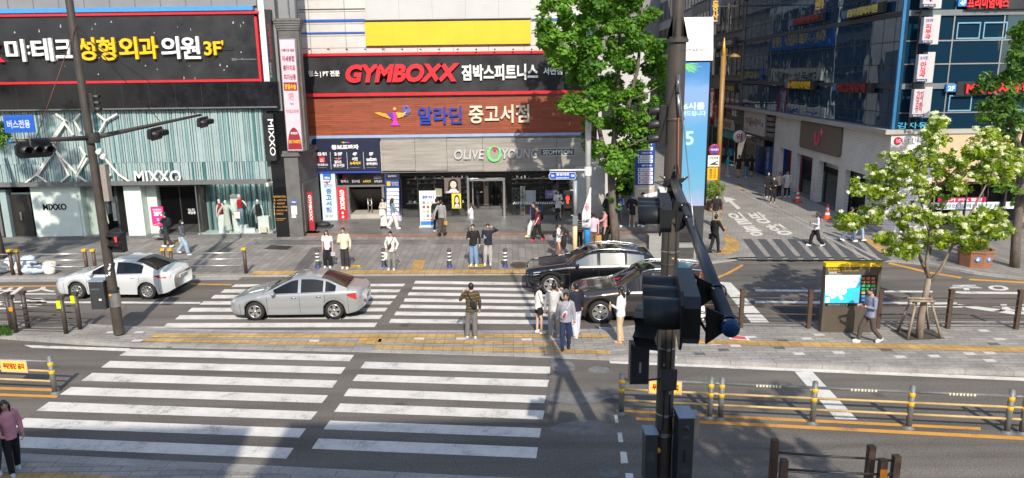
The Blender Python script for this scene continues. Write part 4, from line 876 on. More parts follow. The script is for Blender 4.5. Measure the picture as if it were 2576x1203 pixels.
q = MB(); q.obox(FRT, UF+.3, 1.15, UF+6.2, 1.5, -.37, -.33, C('c8d4d8', .5)); q.obox(FRT, UF+.6, 1.5, UF+3.0, 1.75, -.37, -.34, C('b01850', .5)); q.text(FRT, '특가 25% 할인', (UF+.9, 1.55, UF+2.8, 1.71), -.335, 'letter_white', bold=.03, uv=True); q.text(FRT, '온라인 가격보다 더 싸게', (UF+.7, 1.22, UF+4, 1.42), -.325, C('405060', .5), bold=.02, uv=True); q.build('window_banner', b4)
q = MB(); q.obox(FSD, UG, ZL, .12, ZL+.22, -.3, .35, 'beige_wall'); q.obox(FRT, -.34, ZL+.001, 24, ZL+.221, -.3, .12, 'beige_wall'); q.build('stone_ledge', b4)
# glass skin
q = MB(); q.obox(FSD, UG, ZL+.23, 0, Zt, -.25, -.1, 'mirror_glass'); q.build('side_glass', b4)
q = MB(); q.obox(FRT, .1, ZL+.23, 24, Zt, -.25, -.1, 'blue_glass'); q.build('front_glass', b4)
zs = [FRT.uv(x, y)[1] for x, y in ((2244, 312), (2252, 218), (2262, 148), (2270, 90))]
q = MB()
dz = zs[3]-zs[1]; zst = zs[1]+(zs[3]-zs[1])*1.0
fl_z = [zs[1], zs[1]+3.35, zs[1]+6.7, zs[1]+10.05]
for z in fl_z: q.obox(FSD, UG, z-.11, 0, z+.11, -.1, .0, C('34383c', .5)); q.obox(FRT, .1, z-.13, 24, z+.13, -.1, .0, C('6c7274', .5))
for z0 in [fl_z[0]-3.35]+fl_z:
    for dzz in (1.0, 2.05):
        z = z0+dzz*1.02
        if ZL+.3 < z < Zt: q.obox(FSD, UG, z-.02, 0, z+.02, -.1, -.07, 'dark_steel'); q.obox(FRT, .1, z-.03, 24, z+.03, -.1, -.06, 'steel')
k = 0
while UG+k*1.25 < 0: q.obox(FSD, UG+k*1.25-.009, ZL+.23, UG+k*1.25+.009, Zt, -.0995, -.09, 'dark_steel'); k += 1
for k in range(10): q.obox(FRT, .1+2.35*k-.03, ZL+.23, .1+2.35*k+.03, Zt, -.0995, -.058, 'steel')
q.build('mullions', b4)
q = MB(); q.obox(FRT, -.04, ZL+.23, .098, Zt, -.1, .03, C('2f6f9c', .35)); q.build('corner_trim', b4)
for (u_, zz_) in ((2.6, fl_z[1]-1.2), (3.85, fl_z[1]-1.2), (2.6, fl_z[0]-1.2), (5.2, fl_z[0]-1.2)):
    q = MB()
    for a in ((u_, zz_, u_+1.1, zz_+.06), (u_, zz_+.7, u_+1.1, zz_+.76), (u_, zz_+.061, u_+.05, zz_+.699), (u_+1.05, zz_+.061, u_+1.1, zz_+.699)): q.obox(FRT, *a, -.1, -.03, C('6f9ab0', .4))
    q.build('vent_window', b4)
# things standing behind and on the glass: shop letters on the floor bands
def side_sign(name, label, px4, body, colr, plate=True):
    u0, v0, u1, v1 = qside(px4); s = thing(name, label, 'sign', FSD.p(u0, v0, .1)); h = v1-v0
    q = MB(); q.obox(FSD, u0-.3, v0-.05, u1+.6, v1+.05, .02, .2, 'sign_black'); q.build('panel', s)
    q = MB(); q.text(FSD, body, (u0, v0, u1, v1), .22, colr, .06, .035, uv=True); q.build('lettering', s)
    if plate: q = MB(); q.obox(FSD, u0-.75, v0, u0-.32, v1, .02, .2, C('3a6a9c', .4)); q.build('floor_plate', s)
side_sign('eye_clinic_sign', 'yellow eye clinic letters on the glass side of the corner building', ((1991, 203), (2047, 206), (2047, 224), (1991, 221)), '눈사랑안과의원', 'letter_yellow')
side_sign('study_sign', 'dull red MK study agency letters on the glass side of the corner building', ((2117, 208), (2189, 214), (2189, 236), (2117, 225)), 'MK감자유학', C('8c1f26', .5))
side_sign('surgery_sign', 'pale yellow surgery clinic letters high on the glass side near the blue corner trim', ((2143, 26), (2219, 9), (2219, 32), (2143, 43)), '윤동주성형외과의원', C('d2bf6c', .5))
side_sign('skin_clinic_sign', 'small dark red clinic letters high on the glass side, left of pale yellow ones', ((2005, 46), (2069, 38), (2069, 53), (2005, 62)), '프리미엄에스의원 피부과', C('8c2a2e', .5))
# phone shop signs
u0, v0, u1, v1 = qside(((2018, 304), (2122, 322), (2117, 397), (2016, 370)))
s = thing('phone_shop_sign', 'brown rounded panel with a pink U+ mark on the white brick side wall', 'sign', FSD.p(u0, v0, 0)); q = MB(); r_ = .25
pts = [(cx+r_*math.cos(t), cy+r_*math.sin(t)) for cx, cy, t0 in ((u1-r_, v0+r_, -90), (u1-r_, v1-.02, 0), (u0+r_, v1-.02, 90), (u0+r_, v0+r_, 180)) for t in [R(t0+k*18) for k in range(6)]]
q.prism(FSD, [(u0+r_+.0, v0)]+[(u1-r_, v0)]+[(u1-r_+r_*math.sin(R(a)), v0+r_-r_*math.cos(R(a))) for a in (20, 45, 70, 90)]+[(u1, v1), (u0, v1)]+[(u0, v0+r_)]+[(u0+r_-r_*math.cos(R(a)), v0+r_-r_*math.sin(R(a))) for a in (20, 45, 70)], .01, .12, C('6a5d52', .5)); q.build('panel', s)
q = MB(); um = (u0+u1)/2; vm = (v0+v1)/2
q.text(FSD, 'U', (um-.55, vm-.45, um+.25, vm+.35), .13, C('c8486e', .4), .06, .04, uv=True); q.obox(FSD, um+.30, vm+.32, um+.75, vm+.44, .125, .19, C('d86a80', .4)); q.obox(FSD, um+.465, vm+.14, um+.585, vm+.62, .126, .195, C('d86a80', .4)); q.build('emblem', s)
s = thing('phone_logo_sign', 'red round logo and white LG U+ letters on the sunlit front brick wall', 'sign', FRT.p(.5, 4, 0))
a = FRT.uv(2258, 354); q = MB(); q.prism(FRT, [(a[0]+.18*math.cos(t), a[1]+.18*math.sin(t)) for t in [i*.4 for i in range(16)]], .0, .08, C('b01a3a', .4)); q.text(FRT, 'LG', (a[0]-.08, a[1]-.08, a[0]+.1, a[1]+.08), .085, 'letter_white', uv=True); q.build('round_logo', s)
q = MB(); q.text(FRT, 'LG U⁺', (2270, 346, 2312, 361), .0, 'letter_white', .06, .02); q.build('letters', s)
for (x, y) in ((1955, 298),):
    u_, v_ = FSD.uv(x, y); s = thing('small_logo_sign', 'tiny white phone company letters with red dot at the far brick wall end', 'sign', FSD.p(u_, v_, 0)); q = MB(); q.text(FSD, 'LGU+', (u_, v_-.12, u_+.9, v_+.12), .01, 'letter_white', .04, .02, uv=True); q.build('letters', s); q = MB(); q.prism(FSD, [(u_-.25+.13*math.cos(t), v_+.13*math.sin(t)) for t in [i*.5 for i in range(13)]], .0, .05, C('b01a3a', .4)); q.build('round_logo', s)
# front signs
for nm, lb, px, plate, body, cc in (('study_front_sign', 'bright red study agency letters with blue 2F plate on the front glass', (2423, 206, 2590, 236), (2376, 212, 2400, 231), 'MK 감자유학', 'letter_red'),
                               ('premium_front_sign', 'bright red letters with blue 4F plate at the top of the front glass', (2426, -6, 2530, 22), (2406, -2, 2428, 17), '프리미엄에스', 'letter_red')):
    s = thing(nm, lb, 'sign', FRT.p(*FRT.uv(px[0], px[3]), 0)); q = MB(); q.panel(FRT, (plate[2]+2, px[1]-2, px[2]+60, px[3]+2), .02, .15, 'sign_black'); q.build('panel', s)
    q = MB(); q.text(FRT, body, px, .16, cc, .1, .045); q.build('letters', s); q = MB(); q.panel(FRT, plate, .02, .16, C('2f7fc8', .4)); q.text(FRT, lb.split('blue ')[1][:2], (plate[0]+4, plate[1]+4, plate[2]-3, plate[3]-3), .165, 'letter_white', bold=.03); q.build('floor_plate', s)
s = thing('led_text_sign', 'dim blue dotted light letters low behind the front glass', 'sign', FRT.p(*FRT.uv(2290, 325), 0)); q = MB(); mat('led_blue', (0.10, 0.45, 0.65), .4, emit=.5); q.text(FRT, '감자유', (2260, 308, 2335, 324), -.06, 'led_blue', bold=.01); q.build('letters', s)
# blade signs on a pipe at the corner
pp = thing('sign_pipe', 'thin dark pipe carrying the blade signs at the glass corner', 'pipe', FRT.p(.6, ZL+.3, .5)); q = MB(); q.tube([FRT.p(.6, ZL+.25, .35), FRT.p(.6, Zt, .35)], .05, 'dark_steel', 8)
for z in fl_z: q.tube([FRT.p(.6, z, .35), FRT.p(.6, z, .0)], .03, 'dark_steel', 6)
q.build('pipe', pp)
for lb, px, body, sub, sub2, cc in (('topmost blade sign at the glass corner with red letters cut by the picture edge', (2302, -50, 2334, 22), '외\n과', '', '804-9585', 'b03038'), ('white blade sign reading skin clinic in red, second from the top', (2300, 46, 2326, 111), '피\n부\n과', '진료과목', '4F 805-7533', 'c02030'),
                          ('lilac edged eye clinic blade sign in the middle of the stack', (2287, 138, 2313, 206), '안\n과', '눈사랑', '604-6600', 'c02838'), ('lowest blade sign with dull red study agency letters', (2276, 224, 2306, 293), '감자\n유학', '', '804-5733', 'a04048')):
    u0, v0, u1, v1 = FRT.rect(*px); s = thing('blade_sign', lb, 'sign', FRT.p(u0, v0, .3), 'blade signs at the glass corner'); h = v1-v0; w = u1-u0
    q = MB(); q.obox(FRT, u0, v0, u1, v1, .5, .75, C('b8b0b4', .45), .015); q.obox(FRT, u1+.001, v0-.04, u1+.35, v1+.1, .2, .6, 'blank_panel'); q.obox(FRT, u0, v0+.001, u1, v0+h*.11, .75, .756, C('283050', .5)); q.build('sign_box', s)
    q = MB(); q.text(FRT, body, (u0+w*.2, v0+h*.16, u1-w*.2, v0+h*(.74 if sub else .94)), .757, C(cc, .5), bold=.03, uv=True, line=.95)
    if sub: q.text(FRT, sub, (u0+w*.15, v0+h*.80, u1-w*.15, v0+h*.94), .757, C('404a78', .5), bold=.02, uv=True)
    q.text(FRT, sub2, (u0+w*.1, v0+h*.03, u1-w*.1, v0+h*.085), .76, 'letter_white', uv=True); q.build('lettering', s)
# small shops further along that side of the lane
b5 = thing('lane_shop_row', 'low dark shop row with pharmacy and phone shop beyond the white brick wall', 'shop row', FSD.p(UB, ZF, 0))
q = MB(); q.obox(FSD, UG-6, 3.0, UB-.01, ZL, -.3, .02, 'dark_steel'); q.obox(FSD, UG-6, ZF, UB-.01, 3.0, -3, -2.9, 'shop_mid'); 
ub0, ub1 = FSD.uv(1884, 400)[0], FSD.uv(1949, 400)[0]; q.build('fascia', b5)
q = MB(); q.obox(FSD, ub0, ZF, ub1, 3.0, -.9, -.5, C('1d4f96', .45)); q.obox(FSD, ub0+1, ZF, ub0+2.8, 2.3, -.5, -.46, 'shop_glass'); q.obox(FSD, ub0+3.0, ZF+.2, ub0+4.0, 2.4, -.5, -.46, C('2a66ac', .4)); q.text(FSD, '처방전\n조제약', (ub0+3.3, .6, ub0+3.7, 2.0), -.455, 'letter_white', bold=.02, uv=True); q.obox(FSD, ub0+.4, 2.45, ub0+4.2, 2.95, -.46, .1, 'black_panel'); q.build('blue_shop_front', b5)
uk0, uk1 = FSD.uv(1830, 380)[0], FSD.uv(1880, 380)[0]
q = MB(); q.obox(FSD, uk0, ZF, uk1-.4, 2.6, -.9, -.7, C('8a7f70', .6)); q.obox(FSD, uk0+1, ZF, uk0+2.4, 2.2, -.7, -.6, 'shop_dark'); q.build('tan_shop_front', b5)
q = MB(); q.add([FSD.p(uk0-.6, 3.0, .05), FSD.p(uk1-.2, 3.0, .05), FSD.p(uk1-.2, 2.55, 1.0), FSD.p(uk0-.6, 2.55, 1.0), FSD.p(uk0-.6, 2.93, .05), FSD.p(uk1-.2, 2.93, .05), FSD.p(uk1-.2, 2.48, 1.0), FSD.p(uk0-.6, 2.48, 1.0)], [(0, 1, 2, 3), (7, 6, 5, 4), (3, 2, 6, 7), (0, 3, 7, 4), (1, 5, 6, 2)], C('2c6a5c', .6)); q.build('awning', b5)
u0, v0, u1, v1 = qside(((1878, 277), (1933, 287), (1932, 345), (1877, 331)))
s = thing('pharmacy_sign', 'pale grey pharmacy sign with brown and black Korean letters above the blue shop', 'sign', FSD.p(u0, v0, 0)); q = MB(); q.obox(FSD, u0, v0, u1, v1, .03, .2, C('b9b4ae', .5)); q.build('panel', s); h, w = v1-v0, u1-u0
q = MB(); q.text(FSD, '정원', (u0+w*.08, v0+h*.42, u0+w*.27, v0+h*.72), .205, C('3a3634', .5), bold=.01, uv=True); q.text(FSD, '온누리', (u0+w*.28, v0+h*.32, u0+w*.62, v0+h*.74), .205, C('8a3a1c', .5), bold=.04, uv=True); q.text(FSD, '약국', (u0+w*.63, v0+h*.42, u0+w*.80, v0+h*.70), .205, C('3a3634', .5), bold=.02, uv=True)
q.text(FSD, '804-6002', (u0+w*.04, v0+h*.08, u0+w*.28, v0+h*.17), .205, C('6a6660', .5), uv=True); q.obox(FSD, u0+w*.84, v0+h*.4, u0+w*.9, v0+h*.58, .2, .206, C('2a5aa0', .5)); q.build('lettering', s)
s = thing('phone_company_sign', 'dark shop sign with white kt letters and a red square beyond the pharmacy sign', 'sign', FSD.p(uk0, 3, 0)); u0, v0, u1, v1 = qside(((1832, 262), (1876, 271), (1876, 318), (1830, 305)))
q = MB(); q.obox(FSD, u0, v0, u1, v1, .03, .15, C('4a4642', .5)); q.build('panel', s); w, h = u1-u0, v1-v0; q = MB(); q.text(FSD, 'kt', (u0+w*.35, v0+h*.42, u0+w*.62, v0+h*.85), .16, 'letter_white', bold=.05, uv=True); q.obox(FSD, u0+w*.1, v0+h*.5, u0+w*.22, v0+h*.75, .15, .17, 'letter_red'); q.obox(FSD, u0+w*.3, v0+h*.3, u0+w*.95, v0+h*.36, .15, .2, 'ledge'); q.build('lettering', s)
u_, v_ = FSD.uv(1883, 344); s = thing('round_pharmacy_sign', 'round white blade sign with one red Korean letter outside the pharmacy', 'sign', FSD.p(u_, v_, .5)); ff = Fr(FSD.p(u_, v_, .75), (1, 0, 0))
q = MB(); q.lathe([(0, -.08), (.48, -.08), (.52, 0), (.48, .08), (0, .08)], ff.O, (0, -1, 0), 'white_paint_metal', 24); q.tube([ff.p(.4, 0, 0), ff.p(.95, 0, 0)], .04, 'dark_steel', 6); q.build('disc', s); q = MB(); q.text(ff, '약', (-.28, -.28, .28, .28), .09, C('b8202c', .5), bold=.03, uv=True); q.build('letter', s)
q = MB(); u0, v0, u1, v1 = qside(((1934, 290), (1951, 293), (1950, 346), (1933, 343)))
for i in range(4):
    for j in range(2): q.obox(FSD, u0+(u1-u0)*(j+.08)/2, v0+(v1-v0)*(i+.1)/4, u0+(u1-u0)*(j+.92)/2, v0+(v1-v0)*(i+.8)/4, .02, .3, C('6e6a64', .5))
q.build('vent_block', b5)
for lb, Yb, px, body, bc, fc in (('navy blade sign with yellow letters cut by the top of the picture', 58, (1786, -30, 1812, 62), '부\n동\n산', '20284c', 'd8a830'), ('red blade sign with large white letters beside the ochre lamp post', 62, (1778, 226, 1797, 299), '방\n탈\n출', '9c1c24', 'e0dcd8'),
                             ('smaller shaded red blade sign just right of the ochre lamp post', 66, (1804, 259, 1822, 300), '탈\n출', '7c1c22', 'c8c4c0'), ('dark blade sign with orange window behind the ochre lamp post', 70, (1814, 150, 1830, 196), '점', '3a3430', 'd07030'), ('pale blade sign with a blue letter farther up the lane', 74, (1766, 168, 1779, 214), '안\n경', 'c8ccd4', '2848a0'), ('green blade sign with white letters far up the lane', 80, (1748, 196, 1760, 236), '약\n국', '2c7a4c', 'e8e8e0'), ('orange blade sign with dark letters far up the lane', 86, (1736, 120, 1749, 166), '분\n식', 'd07828', '2a1c10')):
    fb_ = YF(Yb); u0, v0, u1, v1 = fb_.rect(*px); s = thing('blade_sign', lb, 'sign', fb_.p(u0, v0, 0), 'blade signs along the lane'); q = MB(); q.obox(fb_, u0, v0, u1, v1, -.2, .1, C(bc, .45)); q.obox(fb_, u1+.001, (v0+v1)/2-.05, SX(Yb)+.3, (v0+v1)/2+.05, -.1, 0, 'dark_steel'); q.build('sign_box', s)
    q = MB(); w, h = u1-u0, v1-v0; q.text(fb_, body, (u0+w*.18, v0+h*.08, u1-w*.18, v1-h*.06), .105, C(fc, .5), bold=.035, uv=True, line=.95); q.build('lettering', s)
# grey houses farther along the lane, right side
FB = lambda Y0: Fr((SX(Y0), Y0, 0), (-0.043, -1, 0))
def lane_house(label, Y0, Y1, H, wallm, floors, zb, xo=0.0, side=1, wn='window_glass', signs=(), depth=14.0, first=3.4):
    """house along the lane; side 1 = right of the lane (faces left), -1 = left of it"""
    x0 = SX(Y0)+xo; x1 = SX(Y1)+xo
    f = Fr((x0, Y0, 0), (-(x1-x0)/(Y1-Y0), -1, 0)) if side > 0 else Fr((x0, Y0, 0), ((x1-x0)/(Y1-Y0), 1, 0))
    L = Y1-Y0; b = thing('lane_building', label, 'building', f.O); sgn = -1 if side > 0 else 1
    U = (lambda a, c: (-c, -a)) if side > 0 else (lambda a, c: (a, c))
    q = MB(); a, c = U(0, L); q.obox(f, a, 0, c, H, -depth, 0, wallm); q.build('wall', b)
    for k in range(floors):
        z0 = first+k*zb; n = max(2, int(L/3.2))
        for i in range(n):
            q = MB(); a, c = U(L*(i+.08)/n, L*(i+.92)/n); q.obox(f, a, z0+.6, c, z0+zb-.7, .0, .05, wn)
            q.obox(f, a-.05, z0+.5, c+.05, z0+.6, .0, .12, 'ledge'); q.obox(f, (a+c)/2-.04, z0+.6, (a+c)/2+.04, z0+zb-.7, .05, .09, 'dark_steel'); q.build('window', b)
    q = MB(); a, c = U(.3, L-.3); q.obox(f, a, .1, c, first-.6, .0, .04, 'shop_dark'); 
    for i in range(int(L/2.2)):
        a, c = U(.5+i*2.2, .6+i*2.2); q.obox(f, a, .1, c, first-.6, .04, .12, 'steel')
    q.build('shop_front', b)
    for (lu, z0, z1, a_, c_, body, bc, fc) in signs:
        a, c = U(a_, c_); q = MB(); q.obox(f, a, z0, c, z1, .05, .25, C(bc, .5)); q.text(f, body, (a+(c-a)*.08, z0+(z1-z0)*.2, c-(c-a)*.08, z1-(z1-z0)*.2), .256, C(fc, .5), bold=.03, uv=True); q.build('shop_sign', b)
    return b
lane_house('grey tiled building with large windows beyond the dark glass front', 63.5, 86, 26, 'grey_tile', 6, 3.8, .0, signs=((0, 3.0, 3.9, 1, 8, '노래연습장', 'b8b2a8', '903030'), (0, 6.3, 7.0, 1, 6, '당구클럽', '24242a', 'd8a830'), (0, 10.2, 11.0, 2, 9, '치과', '38343a', 'c8c8c8'), (0, 3.0, 3.9, 10, 16, '휴대폰', '8a2028', 'e0e0e0')))
lane_house('brown building at the far right of the lane', 86.5, 112, 24, 'beige_wall', 5, 3.8, .4, signs=((0, 3.0, 3.9, 1, 8, '삼겹살', '8a2a20', 'e8e0c8'), (0, 6.8, 7.6, 3, 10, '호프', '2c5a3c', 'e8e8e0')))
lane_house('tall grey block closing the end of the lane', 113, 140, 30, 'grey_clad', 7, 3.8, -9)
# houses on the left of the lane (they show in the glass)
xl = -9.6
lane_house('narrow dark tiled house on the left of the lane behind the plaza building', 62.5, 69, 20, 'grey_tile', 4, 3.9, xl, -1)
lane_house('white panelled shop house left of the lane with blue roof sign', 69.5, 89, 24, 'white_paint_metal', 5, 3.9, xl, -1, signs=((0, 10.3, 12.3, .5, 19, '자유 무료 상담  상담', '1454a8', 'e8c840'), (0, 6.6, 8.4, 2, 18, '조은손 헤어', 'd8d0bc', '383430'), (0, 3.0, 4.6, 1, 18, 'T 월드', 'e0e0e0', '2848a0')))
lane_house('brick shop house farther along the left of the lane', 89.5, 108, 18, 'grey_tile', 4, 3.8, xl, -1, signs=((0, 7, 8.4, 2, 12, '삼겹살집', '203070', 'e0c040'), (0, 3.2, 4.4, 2, 18, '화장품', 'c8c0c0', 'a02040')))
lane_house('dark shop house at the far left of the lane', 108.5, 130, 22, 'white_tile', 5, 3.8, xl, -1, signs=((0, 6, 8, 2, 16, '노래방', '7a2030', 'e0e0d8'),))
# ============================================================ unseen building behind the camera, shaped to shade the near lanes
b6 = thing('shading_building', 'unseen concrete building behind the viewer, shaped to shade the near lanes', 'building', (0, -6, 0))
q = MB(); q.box(-11.2, -3.6, -12, -2.2, 0, 14.2, 'concrete'); q.box(-2.75, 6.2, -12, -2.2, 0, 14.3, 'concrete'); q.box(-3.599, -2.751, -12, -4, 0, 9.5, 'concrete'); q.build('wall', b6)
for k, (x0, x1, h, m_, lb) in enumerate(((-60, -22, 24, 'grey_tile', 'wide grey tiled building far behind the viewer, added for reflections'), (-20, 8, 30, 'beige_wall', 'tall beige building far behind the viewer, added for reflections'), (10, 38, 26, 'grey_clad', 'grey clad building far behind the viewer, added for reflections'), (40, 75, 22, 'grey_tile', 'low tiled building behind the viewer on the right, added for reflections'))):
    b_ = thing('backdrop_building', lb, 'building', (x0, -44, 0)); q = MB(); q.box(x0, x1, -58, -44, 0, h, m_); q.build('wall', b_)  # unseen backdrop row, added for the glass and cars to mirror
# ============================================================ street furniture
mat('pole_white', (0.60, 0.60, 0.59), 0.4, noise=0.12, nscale=3)
mat('pole_blue', (0.03, 0.22, 0.50), 0.45, noise=0.25, nscale=5)
mat('pole_cream', (0.66, 0.52, 0.28), 0.5, noise=0.15, nscale=4)
mat('ochre', (0.26, 0.145, 0.04), 0.45, noise=0.15)
mat('fence_grey', (0.16, 0.165, 0.16), 0.5, 0.2, noise=0.2, nscale=5)
mat('fence_yellow', (0.47, 0.33, 0.14), 0.55, noise=0.2, nscale=3)
mat('reflect_yellow', (0.70, 0.42, 0.02), 0.4, noise=0.1)
mat('fence_brown', (0.075, 0.045, 0.032), 0.5, noise=0.25, nscale=6)
mat('rail_steel', (0.50, 0.49, 0.47), 0.3, 0.8, noise=0.1)
mat('arm_skylit', (.062, .066, .072), .35, .3, noise=.15, nscale=4); mat('lens_dark', (0.02, 0.02, 0.02), 0.15)  # arm colour raised to carry the skylight on it
mat('red_man', (1.0, 0.03, 0.02), 0.4, emit=2.5)
mat('cabinet', (0.030, 0.032, 0.034), 0.5, noise=0.2, nscale=3)
mat('cabinet_top', (0.22, 0.27, 0.33), 0.35, noise=0.1)
def signal_head(root, O, along, face, sc=1.0, n=3):
    """horizontal vehicle signal: along = direction of the row, face = where the lenses look"""
    A = Vector(along).normalized(); Fv = Vector(face).normalized(); up = A.cross(Fv).normalized()
    if up.z < 0: up = -up
    q = MB(); d = .36*sc; L = n*d
    f = Fr(O, A, up)
    if f.N.dot(Fv) < 0: f = Fr(O, -A, up)
    oct_ = [(-L/2-.04*sc, -.14*sc), (-L/2+.06*sc, -.22*sc), (L/2-.06*sc, -.22*sc), (L/2+.04*sc, -.14*sc), (L/2+.04*sc, .14*sc), (L/2-.06*sc, .22*sc), (-L/2+.06*sc, .22*sc), (-L/2-.04*sc, .14*sc)]
    q.prism(f, oct_, -.09*sc, .06*sc, 'black_plastic'); q.prism(f, [(u*1.06, v*1.25) for u, v in oct_], .0601*sc, .085*sc, 'black_plastic'); h = q.build('signal_housing', root)
    for k in range(n):
        c = (k-(n-1)/2)*d; q = MB(); q.lathe([(0.001, .09*sc), (.13*sc, .09*sc), (.15*sc, .087*sc)], f.p(c, 0, 0), f.N, 'lens_dark', 18); q.build('lens', root)
        q = MB(); vs = []; m = 14
        for e, r in ((.085*sc, .158*sc), (.40*sc, .168*sc)):
            for j in range(m+1):
                t = R(-35)+(math.pi+R(70))*j/m; x = e if j not in (0, m) or e < .2 else e*.55
                vs.append(f.p(c+math.cos(t)*r, math.sin(t)*r, x))
        vs += [f.p(c+math.cos(R(-35)+(math.pi+R(70))*j/m)*(r-.012*sc), math.sin(R(-35)+(math.pi+R(70))*j/m)*(r-.012*sc), e) for e, r in ((.085*sc, .158*sc), (.395*sc, .168*sc)) for j in range(m+1)]
        q.add(vs, [(j, j+1, m+2+j, m+1+j) for j in range(m)]+[(2*m+2+j, 3*m+3+j, 3*m+4+j, 2*m+3+j) for j in range(m)]+[(m+1+j, m+2+j, 3*m+4+j, 3*m+3+j) for j in range(m)], 'black_plastic', True); q.build('visor', root)
    return f
def ped_signal(root, fr, u, v, w, h, lit=True, n0=0.0):
    """two-lens walking signal on a facing frame; v = bottom"""
    q = MB(); q.obox(fr, u, v, u+w, v+h, n0-.22, n0, 'black_plastic', .015); q.build('signal_housing', root)
    for k in range(2):
        z = v+h*(.53 if k == 0 else .06); q = MB(); q.obox(fr, u+w*.12, z, u+w*.88, z+h*.40, n0+.001, n0+.006, 'lens_dark'); q.build('lens', root)
        q = MB(); q.add([fr.p(u+w*.04, z+h*.42, n0), fr.p(u+w*.96, z+h*.42, n0), fr.p(u+w*.96, z+h*.34, n0+.2), fr.p(u+w*.04, z+h*.34, n0+.2), fr.p(u+w*.04, z+h*.05, n0), fr.p(u+w*.96, z+h*.05, n0)], [(0, 1, 2, 3), (0, 3, 4), (1, 5, 2)], 'black_plastic'); q.build('visor', root)
    if lit:
        q = MB(); c = u+w*.5; z = v+h*.55; H = h*.34
        q.prism(fr, [(c+H*.09*math.cos(t), z+H*.9+H*.09*math.sin(t)) for t in [i*.63 for i in range(10)]], n0+.007, n0+.012, 'red_man')
        q.prism(fr, [(c-H*.2, z+H*.75), (c+H*.2, z+H*.75), (c+H*.17, z+H*.42), (c+H*.10, z+H*.40), (c+H*.11, z), (c+H*.02, z), (c, z+H*.32), (c-H*.02, z), (c-H*.11, z), (c-H*.10, z+H*.40), (c-H*.17, z+H*.42)], n0+.007, n0+.011, 'red_man'); q.build('red_figure', root)
# ------------------------------------------------------------ big signal pole near the viewer
PX, PY = 2.48, 11.2
sp = thing('signal_pole', 'big dark brown signal pole in the foreground with an arm and visored signals', 'traffic light', (PX, PY, ZI))
q = MB(); q.lathe([(.145, 0), (.14, 3.5), (.135, 5.6), (.132, 8.3)], (PX, PY, ZI), (0, 0, 1), 'pole_brown', 24)
for z in (2.0, 3.3, 4.85, 7.1): q.lathe([(.141, -.02), (.148, 0), (.141, .02)], (PX, PY, ZI+z), (0, 0, 1), 'pole_brown', 24)
q.lathe([(.13, 8.22), (.165, 8.22), (.165, 8.27), (.07, 8.27)], (PX, PY, ZI), (0, 0, 1), 'pole_brown', 24, False); q.lathe([(.083, 8.27), (.07, 14)], (PX, PY, ZI), (0, 0, 1), 'pole_brown', 20)
for k in range(6): a = k*math.pi/3; d = Vector((math.cos(a), math.sin(a), 0)); q.add([Vector((PX, PY, ZI+8.275))+d*.08, Vector((PX, PY, ZI+8.275))+d*.155, Vector((PX, PY, ZI+8.6))+d*.08], [(0, 1, 2), (2, 1, 0)], 'pole_brown')
q.build('pole', sp)
aA, aB = Vector((2.48, 11.1, 6.32)), Vector((1.45, 4.64, 6.24))
ad = (aB-aA).normalized(); aside = ad.cross(Vector((0, 0, 1))).normalized()
q = MB(); q.tube([aA-ad*.1, aA+ad*2.2], .062, 'arm_skylit', 16); q.tube([aA+ad*2.15, aB], .053, 'arm_skylit', 16); q.lathe([(.074, 0), (.084, .04), (.074, .08)], aA+ad*2.2, ad, 'pole_brown', 16)
q.build('arm', sp)
q = MB(); q.lathe([(0.001, .03), (.05, .028), (.060, .012), (.061, -.04), (.054, -.05)], aB, ad, C('123e6e', .4), 18); q.build('end_cap', sp)
q = MB()
for k in range(5):
    a = k*math.pi*2/5+.3; d = Vector((math.cos(a), 0, math.sin(a))); q.add([aA+d*.07, aA+d*.26+ad*.02, aA+d*.09+ad*.45, aA+d*.07+aside*.02], [(0, 1, 2), (2, 1, 0), (0, 2, 3)], 'pole_brown')
    q.sphere(aA+d*.16+ad*.05, .022, 'steel', 8, 6)
q.lathe([(.15, -.12), (.155, 0), (.15, .25)], (PX, PY, 6.0), (0, 0, 1), 'black_panel', 20); q.build('arm_bracket', sp)
for c_, sc in ((.40, .76), (.93, .76)):
    o = aA.lerp(aB, c_)+Vector((-.27, 0, .03))
    signal_head(sp, o, ad, (-1, .1, 0), sc)
    for e in (-.35, .38):
        b_ = o-ad*e*-1; q = MB(); pa = aA.lerp(aB, c_)+ad*e
        q.add([pa+Vector((-.15, 0, .12)), pa+Vector((-.15, 0, -.14)), pa+Vector((.0, 0, -.03)), pa+Vector((.0, 0, .05)), pa+Vector((-.15, .03, .12)), pa+Vector((-.15, .03, -.14)), pa+Vector((.0, .03, -.03)), pa+Vector((.0, .03, .05))], [(0, 1, 2, 3), (7, 6, 5, 4), (0, 3, 7, 4), (1, 5, 6, 2)], 'black_plastic'); q.lathe([(.068, -.03), (.078, 0), (.068, .03)], pa, ad, 'dark_steel', 14); q.sphere(pa+Vector((-.05, -.07, .05)), .014, 'steel', 6, 5); q.build('signal_bracket', sp)
    q = MB(); pa = aA.lerp(aB, c_); q.tube([pa+Vector((-.16, 0, -.1)), pa+Vector((-.1, -.02, -.2)), pa+Vector((-.04, -.02, -.16)), pa+Vector((.02, 0, -.06))], .012, 'rubber', 6); q.build('cable', sp)
q = MB(); top = Vector((PX, PY-.15, ZI+7.75)); low = aA+ad*3.6; q.tube([top, low+Vector((0, 0, .06))], .008, 'steel', 6); q.build('stay_wire', sp)
